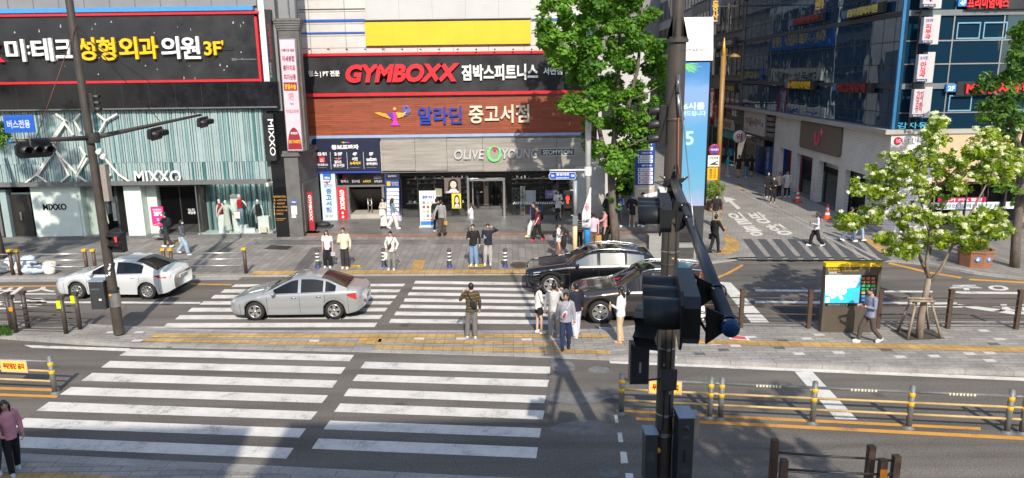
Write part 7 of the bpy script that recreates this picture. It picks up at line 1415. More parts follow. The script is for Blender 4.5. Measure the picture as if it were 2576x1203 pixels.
# hedge wall, shrub in its box, planter, grass
q = MB(); fH = YF(42.5); u0, v0, u1, v1 = fH.rect(1552, 396, 1602, 500); rnd = random.Random(31)
cl = [(fH.p(rnd.uniform(u0, u1), rnd.uniform(v0, v1), rnd.uniform(-.5, .2)), rnd.uniform(.16, .26)) for k in range(120)]; leaves(q, rnd, cl, 150, .10, ('hedge_a', 'hedge_b')); h_ = thing('hedge_wall', 'square clipped green hedge wall behind the ginkgo trunk', 'hedge', fH.p(u0, ZP)); q.build('foliage', h_); q = MB(); q.obox(fH, u0, ZP, u1, v0+.2, -.6, .1, 'grey_stone'); q.obox(fH, u0+.05, v0, u1-.05, v1-.1, -.45, -.3, C('1c2a14', .9)); q.build('base', h_)
sb_ = G(1797, 530, ZF); s = thing('potted_shrub', 'round yellow green clipped shrub in a brown wooden box by the LED pillar', 'shrub', sb_); fS = YF(sb_.y); q = MB(); cl = []
for k in range(46):
    a, b = rnd.uniform(0, 6.28), rnd.uniform(0, 1)**.5; cl.append((fS.p(*fS.uv(1797+27*b*math.cos(a), 480+22*b*math.sin(a)), rnd.uniform(-.5, .5)*(1-b*b*.7)), rnd.uniform(.13, .22)))
leaves(q, rnd, cl, 190, .075, ('shrub_a', 'shrub_b'), fan=False); q.build('foliage', s); q = MB()
for dx in (-.06, 0, .07): q.tube([sb_+Vector((dx, 0, .3)), sb_+Vector((dx*4, 0, 1.1))], .025, 'bark', 6)
q.build('stem', s); q = MB(); q.box(sb_.x-.38, sb_.x+.38, sb_.y-.35, sb_.y+.35, ZF, ZF+.55, C('5c3a26', .7)); q.box(sb_.x-.34, sb_.x+.34, sb_.y-.31, sb_.y+.31, ZF+.551, ZF+.56, 'soil')
for k in range(4): q.box(sb_.x-.39, sb_.x+.39, sb_.y-.36, sb_.y-.352, ZF+.05+.13*k, ZF+.15+.13*k, C('66432c', .7))
q.build('box', s)
pb_ = G(2473, 676, ZF); pb_.y += .6; s = thing('brick_planter', 'octagonal orange brick planter with blue round emblems on the far right pavement', 'planter', pb_); brick_mat('planter_brick', (.30, .115, .05), (.34, .135, .06), (.2, .12, .08), .22, .07); q = MB(); q.lathe([(.60, 0), (.66, .62), (.70, .63), (.70, .70), (.60, .70), (.58, .62), (.001, .62)], pb_, (0, 0, 1), 'planter_brick', 8, False); q.build('box', s)
q = MB()
for a in (-112, -67.5): d = Vector((math.cos(R(a)), math.sin(R(a)), 0)); q.lathe([(.001, .02), (.11, .02), (.12, 0)], pb_+d*.585+Vector((0, 0, .36)), d, C('4a78c0', .5), 16); q.lathe([(.001, .024), (.06, .024)], pb_+d*.585+Vector((0, 0, .36)), d, C('b8cce0', .5), 14)
q.build('emblem', s); q = MB(); cl = [(pb_+Vector((rnd.gauss(0, .32), rnd.gauss(0, .28), rnd.uniform(.7, 1.9))), rnd.uniform(.15, .26)) for k in range(60)]; leaves(q, rnd, cl, 150, .10, ('zel_a', 'zel_b'), fan=False); q.build('foliage', s)
q = MB(); cl = [(AT(x, y, pb_.y-.4), r) for x, y, r in ((2466, 392, .12), (2460, 388, .1), (2488, 382, .1))]; 
s = thing('climbing_rose', 'few pink blossoms on a thin stem showing among the white flowering branches', 'plant', pb_+Vector((.2, .3, .7))); leaves(q, rnd, cl, 900, .07, ('pink_flower',)); q.build('blossom', s); q = MB()
for c, r in cl: q.tube([pb_+Vector((.2, .3, .6)), (pb_+Vector((.2, .3, .6))).lerp(c, .5)+Vector((.2, 0, .2)), c], .012, 'bark', 5)
q.build('stem', s)
q = MB(); rnd = random.Random(2); ids = q.mid('grass_blade')
for k in range(2600):
    p = G(rnd.uniform(-160, 30), rnd.uniform(822, 845), ZI); h = rnd.uniform(.06, .2); a = rnd.uniform(0, 6.28); d = Vector((math.cos(a), math.sin(a), 0)); i = len(q.v)
    q.v += [tuple(p-d*.012), tuple(p+d*.012), tuple(p+Vector((rnd.gauss(0, .05), rnd.gauss(0, .05), h)))]; q.f.append((i, i+1, i+2)); q.mi.append(ids); q.sm.append(False)
tag(q.build('grass'), 'green grass growing at the left end of the traffic island', None, kind='stuff')
# ============================================================ vehicles
def car_paint(name, col, metal=.5, rough=.28):
    return mat(name, col, rough, metal, coat=1.0, noise=.04, nscale=.8)
car_paint('paint_silver', (.30, .31, .31), .3, .34); car_paint('paint_white', (.50, .515, .515), .05, .3); car_paint('paint_black', (.006, .0065, .009), .3, .2); car_paint('paint_grey', (.060, .052, .052), .6, .25)
mat('car_glass', (.006, .007, .008), .04, spec=.45); mat('car_glass_clear', (.10, .12, .12), .03, spec=.9, coat=1.0); mat('chrome', (.75, .74, .72), .12, 1.0); mat('lamp_red', (.45, .012, .015), .12, coat=1.0); mat('lamp_clear', (.55, .58, .6), .08, .4, coat=1.0); mat('seam', (.02, .02, .02), .8); mat('rim_silver', (.52, .51, .49), .3, .85, noise=.1); mat('plate_white', (.68, .68, .66), .5); mat('arch_dark', (.008, .008, .008), .9)
def pl(pts, x):
    if x <= pts[0][0]: return pts[0][1]
    for (a, b), (c, d) in zip(pts, pts[1:]):
        if x <= c:
            t = (x-a)/(c-a); return b+(d-b)*t
    return pts[-1][1]
def sm(pts, x, w=.06): return (pl(pts, x-w)+2*pl(pts, x)+pl(pts, x+w))/4
def vehicle(name, label, loc, heading, S):
    """S: side profile tables along x (0 = nose). Local car axes: x backwards from the nose, y left-right, z up"""
    root = thing(name, label, 'car', (0, 0, 0)); L, Wd = S['L'], S['W']; xf, xr, rw = S['xf'], S['xr'], S['rw']
    top, belt, hw, zb = S['top'], S['belt'], S['hw'], S['zb']; ra = rw+.055
    st = sorted(set([0, .03, .08, .16]+[.16+(L-.36)*i/46 for i in range(47)]+[L-.14, L-.07, L-.03, L]+[xw+ra*math.cos(R(a)) for xw in (xf, xr) for a in (0, 8, 20, 35, 50, 65, 80, 90, 100, 115, 130, 145, 160, 172, 180)]+[x for s_ in S['glass'] for x in s_]+list(S['ws'])+list(S['rg'])))
    st = [x for i, x in enumerate(st) if i == 0 or x-st[i-1] > .008]
    def bottom(x):
        z = sm(zb, x)
        for xw in (xf, xr):
            d = abs(x-xw)
            if d < ra: z = max(z, rw+math.sqrt(ra*ra-d*d))
        return z
    def sect(x):
        w = sm(hw, x); b = sm(belt, x); t = max(sm(top, x), b+.02); z0 = min(bottom(x), b-.12); h = t-b; g = min(1, max(0, h-.05)/.35); zm = z0+(b-z0)*.5
        tw = w*(S.get('roofw', .74)*g+.90*(1-g)); k = S.get('flare', .012)
        return [(w*.955, z0), (w*.99, z0+(b-z0)*.22), (w+k, zm), (w, b-.05*(1 if b-z0 > .2 else .4)), (w*.965, b), (w*.945, b+min(.025, h*.3)), (tw+.03*g, t-min(.10, h*.35)), (tw-.03*g, t-min(.045, h*.18)), (tw*.72, t-min(.012, h*.06)), (tw*.36, t-.002), (0, t)]
    secs = [sect(x) for x in st]; nK = len(secs[0]); full = []
    for s_ in secs: full.append([(-y, z) for y, z in s_]+[(y, z) for y, z in s_[-2::-1]])
    M = len(full[0]); head = Matrix.Rotation(heading, 4, 'Z'); off = Vector((-L/2, 0, 0))
    def W_(x, y, z): return (x, y, z)
    V = [W_(x, y, z) for x, s_ in zip(st, full) for y, z in s_]
    body = MB(); ms = {'body': [], 'ws': [], 'rg': []}; side = {}
    inr = lambda xm, r: r[0] < xm < r[1]
    for i in range(len(st)-1):
        xm = (st[i]+st[i+1])/2
        for j in range(M-1):
            k = j if j < M//2 else M-2-j; f = (i*M+j, i*M+j+1, (i+1)*M+j+1, (i+1)*M+j); key = 'body'
            if k == 5:
                for gi, r in enumerate(S['glass']):
                    if inr(xm, r): key = ('g', gi, j < M//2)
            elif k >= 7:
                if inr(xm, S['ws']): key = 'ws'
                elif inr(xm, S['rg']): key = 'rg'
                elif S.get('sunroof') and inr(xm, S['sunroof']) and k >= 8: key = 'sr'
            elif k == 6 and False: pass
            (ms if isinstance(key, str) else side).setdefault(key, []).append(f)
    caps = [tuple(range(M)), tuple((len(st)-1)*M+j for j in range(M-1, -1, -1))]
    def sub(faces, m, nm, par=root, smooth=True, push=0.0, scale=None):
        idx = {}; q = MB(); vs = []; fs = []
        for f in faces:
            ff = []
            for v in f:
                if v not in idx: idx[v] = len(vs); vs.append(V[v])
                ff.append(idx[v])
            fs.append(tuple(ff))
        q.add(vs, fs, m, smooth); return q.build(nm, par)
    b_ = sub(ms['body']+caps, S['paint'], 'body')
    sub(ms['ws'], S.get('wsg', 'car_glass'), 'windscreen'); sub(ms['rg'], 'car_glass', 'rear_window')
    if 'sr' in ms: sub(ms['sr'], 'car_glass', 'sunroof')
    for (t_, gi, lf), fs in side.items(): sub(fs, S.get('sg', 'car_glass'), 'side_window')
    def sp(x, z, y_out=0.0):
        s_ = sect(x)
        for (y0, z0), (y1, z1) in zip(s_, s_[1:]):
            if z0 <= z <= z1: return y0+(y1-y0)*(z-z0)/max(1e-6, z1-z0)+y_out
        return s_[0][0]+y_out
    q = MB(); q.box(.25, L-.25, -Wd/2+.22, Wd/2-.22, .16, .5, 'arch_dark'); q.build('underbody', root)
    q = MB()                                            # door seams and belt trim
    for sgn in (-1, 1):
        for xs in S['seams']:
            zz = [bottom(xs)+.05+(sm(belt, xs)-.03-bottom(xs)-.05)*i/8 for i in range(9)]; lean = S.get('lean', 0)
            for z0, z1 in zip(zz, zz[1:]):
                a, c = sp(xs, z0, .003)*sgn, sp(xs, z1, .003)*sgn; q.add([(xs-.006, a, z0), (xs+.006, a, z0), (xs+.006, c, z1), (xs-.006, c, z1)], [(0, 1, 2, 3)], 'seam')
        xs = [S['glass'][0][0]+(S['glass'][-1][1]-S['glass'][0][0])*i/14 for i in range(15)]
        for a, c in zip(xs, xs[1:]):
            ya, yc = (sect(a)[4][0]+.004)*sgn, (sect(c)[4][0]+.004)*sgn; q.add([(a, ya, sm(belt, a)-.012), (c, yc, sm(belt, c)-.012), (c, yc*.99, sm(belt, c)+.012), (a, ya*.99, sm(belt, a)+.012)], [(0, 1, 2, 3)], S.get('trim', 'seam'))
        if S.get('roof_trim'):
            for a, c in zip(xs, xs[1:]):
                pa, pc = sect(a)[6], sect(c)[6]; q.add([(a, (pa[0]+.006)*sgn, pa[1]-.012), (c, (pc[0]+.006)*sgn, pc[1]-.012), (c, (pc[0]+.0)*sgn, pc[1]+.018), (a, (pa[0])*sgn, pa[1]+.018)], [(0, 1, 2, 3)], 'chrome')
        for xs in (S['xf']-ra-.12, S['xr']+ra+.12):
            zz = [bottom(xs)+.02+(sm(belt, xs)-.12-bottom(xs))*i/6 for i in range(7)]
            for z0, z1 in zip(zz, zz[1:]): a, c = sp(xs, z0, .003)*sgn, sp(xs, z1, .003)*sgn; q.add([(xs-.005, a, z0), (xs+.005, a, z0), (xs+.005, c, z1), (xs-.005, c, z1)], [(0, 1, 2, 3)], 'seam')
        for xs in (S['ws'][0]-.10, S['rg'][1]+.04, S['xf']-.62):
            pa = sect(xs-.006)[5:]; pc = sect(xs+.006)[5:]
            for (y0, z0), (y1, z1), (y2, z2), (y3, z3) in zip(pa, pa[1:], pc, pc[1:]): q.add([(xs-.006, y0*sgn, z0+.003), (xs-.006, y1*sgn, z1+.003), (xs+.006, y3*sgn, z3+.003), (xs+.006, y2*sgn, z2+.003)], [(0, 1, 2, 3)], 'seam')
        xs = [S['xf']-.6+(S['ws'][0]-.1-S['xf']+.6)*i/8 for i in range(9)]
        for a, c in zip(xs, xs[1:]):
            ya, za = sect(a)[6]; yc, zc_ = sect(c)[6]; q.add([(a, ya*sgn, za+.004), (a, (ya-.012)*sgn, za+.004), (c, (yc-.012)*sgn, zc_+.004), (c, yc*sgn, zc_+.004)], [(0, 1, 2, 3)], 'seam')
    for y_ in (-.35, .12):
        x_ = S['ws'][0]+.03; q.tube([(x_, y_, sm(top, x_)+.02), (x_+.22, y_+.38, sm(top, x_+.22)+.02)], .010, 'black_plastic', 5)
    q.build('body_trim', root)
    if S.get('rails'):
        for sgn in (-1, 1):
            q = MB(); xs = [S['rails'][0]+(S['rails'][1]-S['rails'][0])*i/10 for i in range(11)]; q.tube([(x, sgn*(sect(x)[7][0]-.02), sect(x)[7][1]+(.055 if 0 < i < 10 else 0.0)) for i, x in enumerate(xs)], .022, 'chrome', 6); q.build('roof_rail', root)
    for sgn in (-1, 1):
        for xw in (xf, xr):
            yo = sgn*(sp(xw+ra+.02, rw+.1)-.02); A = (0, sgn, 0); q = MB(); tw_ = .21
            q.lathe([(rw*.64, -.01), (rw*.70, 0.0), (rw*.93, -.005), (rw, -.035), (rw, -tw_), (rw*.7, -tw_-.02)], (xw, yo, rw), A, 'rubber', 28); wh = q.build('wheel', root)
            q = MB(); q.lathe([(rw*.66, -.004), (rw*.62, -.012), (rw*.60, -.07), (.001, -.075)], (xw, yo, rw), A, 'dark_steel', 24); f = Fr((xw, yo, rw), (sgn*-1.0, 0, 0)); f.N = Vector(A); ns = S.get('spokes', 5)
            q.lathe([(rw*.68, -.002), (rw*.66, .004), (rw*.60, .0), (rw*.585, -.02)], (xw, yo, rw), A, 'rim_silver', 28); q.lathe([(rw*.16, -.03), (rw*.15, -.002), (.001, .002)], (xw, yo, rw), A, 'rim_silver', 14)
            for k in range(ns):
                a = 2*math.pi*k/ns+.3; c, s_ = math.cos(a), math.sin(a); w0, w1 = rw*S.get('sw', .10), rw*S.get('sw', .10)*1.5
                q.prism(f, [(c*rw*.1-s_*w0, s_*rw*.1+c*w0), (c*rw*.1+s_*w0, s_*rw*.1-c*w0), (c*rw*.62+s_*w1, s_*rw*.62-c*w1), (c*rw*.62-s_*w1, s_*rw*.62+c*w1)], -.05, -.004, 'rim_silver')
            q.build('rim', wh)
            q = MB(); q.lathe([(ra+.0, -.02), (ra, -.3), (.05, -.31)], (xw, yo, rw), A, 'arch_dark', 24); q.build('arch_liner', root)
        x0 = S['glass'][0][0]+.02; zm_ = sm(belt, x0)+.07; y0 = sp(x0, sm(belt, x0)-.02); q = MB(); q.sphere((x0+.03, sgn*(y0+.11), zm_), (.07, .11, .075), S['paint'] if not S.get('mirror') else S['mirror'], 12, 8); q.tube([(x0+.05, sgn*(y0-.02), zm_-.05), (x0+.04, sgn*(y0+.08), zm_-.03)], .025, 'black_plastic', 6); q.build('mirror', root)
        for xh in S['handles']:
            q = MB(); zh = sm(belt, xh)-.12; yh = sp(xh, zh); q.tube([(xh-.09, sgn*(yh+.002), zh), (xh-.06, sgn*(yh+.03), zh+.005), (xh+.06, sgn*(yh+.03), zh+.005), (xh+.09, sgn*(yh+.002), zh)], .014, S.get('handle_m', 'chrome'), 6); q.build('door_handle', root)
        def patch(nm, pts, m, th=.008):
            """quad strip laid on the flank from (x, z) outline rows"""
            q = MB(); vs = []; n_ = len(pts)
            for (xa, za), (xb, zb_) in pts: vs += [(xa, sgn*sp(max(.02, min(L-.02, xa)), za, th), za), (xb, sgn*sp(max(.02, min(L-.02, xb)), zb_, th), zb_)]
            q.add(vs, [(2*i, 2*i+1, 2*i+3, 2*i+2) for i in range(n_-1)], m, True); return q.build(nm, root)
        for nm, pts, m in S['patches']: patch(nm, pts, m)
    for nm, x, y0, y1, z0, z1, m in S['ends']:
        q = MB(); fr = Fr((x, 0, 0), (0, -1, 0)) if x < L/2 else Fr((x, 0, 0), (0, 1, 0)); q.obox(fr, y0, z0, y1, z1, -.05, .03, m, .008)
        o = q.build(nm, root)
        if nm == 'number_plate': q = MB(); q.text(fr, S.get('plate', '12가 3456'), (y0+.04, z0+.025, y1-.04, z1-.025), .034, C('1c1c1e', .5), bold=.03, uv=True); q.build('plate_lettering', o)
    # place: nose points along heading
    root.matrix_world = Matrix.Translation(loc) @ Matrix.Rotation(heading, 4, 'Z') @ Matrix.Translation((-L/2, 0, 0)); return root
sedan = dict(L=4.5, W=1.775, xf=.88, xr=3.53, rw=.315, plate='',
    top=[(0, .62), (.10, .70), (.5, .82), (1.05, .93), (1.25, .97), (1.75, 1.24), (2.15, 1.42), (2.5, 1.47), (2.9, 1.465), (3.3, 1.39), (3.7, 1.22), (4.02, 1.07), (4.35, 1.03), (4.47, .98), (4.5, .86)],
    belt=[(0, .56), (.2, .66), (.9, .82), (1.3, .885), (2.2, .915), (3.2, .95), (3.9, .985), (4.4, .94), (4.5, .78)], hw=[(0, .60), (.06, .70), (.18, .80), (.5, .86), (1.0, .88), (2.5, .885), (3.6, .875), (4.1, .83), (4.35, .76), (4.46, .68), (4.5, .60)], zb=[(0, .30), (.12, .20), (.5, .19), (4.0, .20), (4.3, .27), (4.5, .40)],
    glass=((1.52, 2.36), (2.46, 3.20), (3.27, 3.62)), ws=(1.28, 2.12), rg=(3.12, 3.98), seams=(1.32, 2.41, 3.25), handles=(2.22, 3.05), roofw=.70, spokes=5, sw=.12, paint='paint_silver', handle_m='chrome',
    patches=[('headlight', [((.06, .60), (.06, .66)), ((.16, .60), (.18, .73)), ((.28, .64), (.34, .76)), ((.42, .72), (.46, .79))], 'lamp_clear'), ('taillight', [((3.98, .86), (3.98, .89)), ((4.12, .76), (4.12, .92)), ((4.28, .70), (4.28, .92)), ((4.42, .72), (4.42, .90))], 'lamp_red')],
    ends=[('number_plate', 4.485, -.25, .25, .60, .72, 'plate_white'), ('grille', .02, -.45, .45, .36, .52, 'black_plastic')])
# silver sedan on the crossing; its near side wheels stand at these points
a, c = G(641, 806), G(846, 804); h = math.atan2(c.y-a.y, c.x-a.x); mid = (a+c)/2; s1 = dict(sedan)
vehicle('silver_sedan', 'silver sedan with dark tinted side windows driving over the crossing', mid+Vector((-math.sin(h), math.cos(h), 0))*.80+Vector((math.cos(h), math.sin(h), 0))*(4.5/2-2.205)+Vector((0, 0, .004)), h, dict(s1, plate='51가 2073'))
w1 = dict(sedan, paint='paint_white', L=4.62, xf=.93, xr=3.63, spokes=9, sw=.07, handle_m='paint_white', top=[(0, .62), (.1, .72), (.5, .84), (1.1, .95), (1.3, .99), (1.8, 1.26), (2.2, 1.44), (2.6, 1.485), (3.0, 1.47), (3.4, 1.40), (3.8, 1.24), (4.1, 1.10), (4.45, 1.06), (4.58, 1.0), (4.62, .88)], belt=[(0, .56), (.2, .68), (.9, .85), (1.3, .91), (2.2, .94), (3.3, .97), (4.0, 1.0), (4.5, .95), (4.62, .8)], hw=[(0, .62), (.06, .72), (.18, .82), (.5, .88), (1.0, .90), (2.5, .905), (3.7, .895), (4.2, .85), (4.46, .78), (4.58, .70), (4.62, .62)], zb=[(0, .3), (.12, .2), (.5, .19), (4.1, .2), (4.4, .27), (4.62, .4)],
    glass=((1.58, 2.44), (2.54, 3.52)), rg=(3.22, 4.06), ws=(1.33, 2.17), seams=(1.38, 2.49, 3.4), handles=(2.3, 3.15), patches=[('headlight', [((.06, .62), (.06, .68)), ((.2, .62), (.2, .76)), ((.36, .68), (.4, .82)), ((.5, .76), (.55, .84))], 'lamp_clear'), ('taillight', [((3.98, .90), (3.98, .92)), ((4.15, .84), (4.15, .95)), ((4.38, .82), (4.38, .95)), ((4.54, .84), (4.54, .92))], 'lamp_red')], ends=[('number_plate', 4.605, -.26, .26, .70, .82, 'plate_white'), ('grille', .02, -.45, .45, .36, .5, 'black_plastic')])
a, c = G(190, 752), G(382, 754); h = math.atan2(c.y-a.y, c.x-a.x); mid = (a+c)/2
vehicle('white_sedan', 'white sedan behind the slim signal pole on the left, near the rail fences', mid+Vector((-math.sin(h), math.cos(h), 0))*.82+Vector((math.cos(h), math.sin(h), 0))*(4.62/2-2.28)+Vector((0, 0, .004)), h, dict(w1, plate='37나 4150'))
suv = dict(L=4.94, W=1.97, xf=.92, xr=3.87, rw=.375, top=[(0, .78), (.08, .92), (.5, 1.01), (1.2, 1.10), (1.5, 1.13), (1.95, 1.38), (2.35, 1.58), (2.8, 1.64), (3.5, 1.63), (4.2, 1.55), (4.6, 1.46), (4.8, 1.25), (4.92, 1.05), (4.94, .9)],
    belt=[(0, .72), (.2, .88), (.9, 1.0), (1.5, 1.06), (2.5, 1.08), (3.8, 1.11), (4.5, 1.14), (4.85, 1.08), (4.94, .86)], hw=[(0, .70), (.06, .82), (.2, .90), (.6, .96), (1.2, .975), (3.8, .985), (4.4, .94), (4.75, .86), (4.9, .78), (4.94, .68)], zb=[(0, .34), (.15, .26), (.5, .25), (4.4, .27), (4.7, .36), (4.94, .50)],
    glass=((1.85, 2.62), (2.74, 3.62), (3.72, 4.35)), ws=(1.52, 2.33), rg=(4.38, 4.82), seams=(1.62, 2.68, 3.68), handles=(2.48, 3.42), roofw=.72, spokes=5, sw=.13, paint='paint_black', trim='chrome', roof_trim=True, rails=(2.3, 4.3), sg='car_glass_clear', mirror='paint_black', handle_m='paint_black', flare=.02,
    patches=[('headlight', [((.07, .80), (.07, .83)), ((.3, .83), (.3, .86)), ((.55, .87), (.55, .895))], 'lamp_clear'), ('headlight', [((.07, .72), (.07, .75)), ((.3, .75), (.3, .78)), ((.5, .79), (.5, .81))], 'lamp_clear'), ('fender_vent', [((1.35, .78), (1.35, .80)), ((1.62, .80), (1.62, .83))], 'chrome'), ('taillight', [((4.6, .95), (4.6, 1.0)), ((4.88, .93), (4.88, .99))], 'lamp_red')],
    ends=[('grille', .03, -.42, .42, .45, .82, 'chrome'), ('number_plate', .055, -.26, .26, .40, .5, 'plate_white')], plate='157라 1042')
a = G(1387, 742); h = R(-1.5); 
vehicle('black_suv', 'glossy black SUV with chrome window trim stopped beyond the crossing', Vector((a.x-.92+4.94/2, a.y+.92-.04, .004)), h, suv)
suv2 = dict(suv, paint='paint_grey', L=4.98, xf=.95, xr=3.85, rw=.385, spokes=6, sw=.12, top=[(0, .80), (.08, .95), (.5, 1.06), (1.2, 1.13), (1.45, 1.16), (1.9, 1.44), (2.25, 1.68), (2.7, 1.75), (3.8, 1.74), (4.5, 1.66), (4.8, 1.42), (4.92, 1.15), (4.98, .9)], sg='car_glass', mirror='paint_grey', sunroof=(2.5, 3.9), rails=(2.3, 4.6), glass=((1.8, 2.6), (2.7, 3.6), (3.7, 4.5)), rg=(4.55, 4.9), patches=[('headlight', [((.08, .84), (.08, .88)), ((.28, .87), (.28, .92)), ((.48, .93), (.48, .95))], 'lamp_clear'), ('headlight', [((.10, .55), (.10, .70)), ((.24, .56), (.24, .72))], 'lamp_clear'), ('taillight', [((4.7, .85), (4.7, 1.1)), ((4.9, .85), (4.9, 1.08))], 'lamp_red')], plate='88마 7261')
a = G(1512, 815)
vehicle('grey_suv', 'dark grey brown SUV with roof rails half hidden behind the big signal heads', Vector((a.x-.95+4.98/2, a.y+.93-.04, .004)), R(-2.0), suv2)
# ============================================================ people
mat('skin', (.52, .31, .21), .5, noise=.08, nscale=9); mat('skin_pale', (.60, .40, .30), .5, noise=.06, nscale=9); mat('skin_tan', (.40, .22, .14), .5, noise=.08, nscale=9); mat('hair_black', (.012, .010, .009), .45, noise=.3, nscale=25); mat('hair_brown', (.10, .035, .016), .45, noise=.3, nscale=25); mat('eye', (.012, .01, .01), .2); mat('lip', (.38, .13, .11), .5); mat('dummy', (.80, .81, .78), .4)
def fabric(col, rough=.85):
    k = 'cloth_'+col
    return MATS.get(k) or mat(k, col, rough, noise=.16, nscale=7, bump=.35, bscale=9)
def stripes(name, cols):
    m, t, b = node_mat(name); tc = N(t, 'ShaderNodeTexCoord'); sp_ = N(t, 'ShaderNodeSeparateXYZ'); t.links.new(tc.outputs['Object'], sp_.inputs[0])
    mu = N(t, 'ShaderNodeMath', operation='MULTIPLY'); mu.inputs[1].default_value = 9.5; t.links.new(sp_.outputs['Z'], mu.inputs[0]); fr = N(t, 'ShaderNodeMath', operation='FRACT'); t.links.new(mu.outputs[0], fr.inputs[0])
    n = len(cols); c = ramp(t, fr.outputs[0], [(i/n, lin(x)) for i, x in enumerate(cols)]); t.nodes[-1].color_ramp.interpolation = 'CONSTANT'
    for nd in t.nodes:
        if nd.type == 'VALTORGB': nd.color_ramp.interpolation = 'CONSTANT'
    t.links.new(c, b.inputs['Base Color']); b.inputs['Roughness'].default_value = .9
stripes('cloth_striped', ('1c2420', '7c3a20', '1c2420', '2c5a40', '14181c', '8c7440', '1c2420')); stripes('cloth_bw', ('1c1c20', 'b8b4b0'))
def remesh(mb, vox):
    me = bpy.data.meshes.new('t'); me.from_pydata([Vector(v) for v in mb.v], [], mb.f); o = bpy.data.objects.new('t', me)
    r = o.modifiers.new('r', 'REMESH'); r.mode = 'VOXEL'; r.voxel_size = vox; s_ = o.modifiers.new('s', 'SMOOTH'); s_.factor = .5; s_.iterations = 3
    m = evaluated(o); vs = [v.co.copy() for v in m.vertices]; fs = [tuple(p.vertices) for p in m.polygons]; bpy.data.objects.remove(o); bpy.data.meshes.remove(me); bpy.data.meshes.remove(m); return vs, fs
ARM = {'down': ((.05, -.02, -.275), (.015, .05, -.245)), 'pocket': ((.10, -.09, -.255), (-.06, .13, -.2)), 'hold': ((.04, .03, -.275), (-.09, .22, .05)), 'ear': ((.12, .10, -.22), (-.11, .05, .22)), 'brow': ((.21, .12, .08), (-.20, .06, .13)),
       'carry': ((.04, .02, -.28), (0, .02, -.25)), 'swingf': ((.04, .13, -.245), (0, .16, -.19)), 'swingb': ((.05, -.15, -.235), (0, -.09, -.23)), 'cross': ((.05, .09, -.26), (-.22, .13, .02)), 'reach': ((.05, .17, -.2), (0, .23, -.06)), 'out': ((.16, .05, -.22), (.10, .05, -.22)), 'prop': ((.1, -.1, -.25), (.08, -.08, -.23))}
HANDS = []
def ring(mb, rows, m, seg=14):
    """loft of ellipses (x, y, z, rx, ry)"""
    vs = [(x+rx*math.cos(t), y+ry*math.sin(t), z) for x, y, z, rx, ry in rows for t in [2*math.pi*j/seg for j in range(seg)]]; k = len(rows)
    mb.add(vs, [(i*seg+j, i*seg+(j+1) % seg, (i+1)*seg+(j+1) % seg, (i+1)*seg+j) for i in range(k-1) for j in range(seg)]+[tuple(range(seg-1, -1, -1)), tuple((k-1)*seg+j for j in range(seg))], m, True)
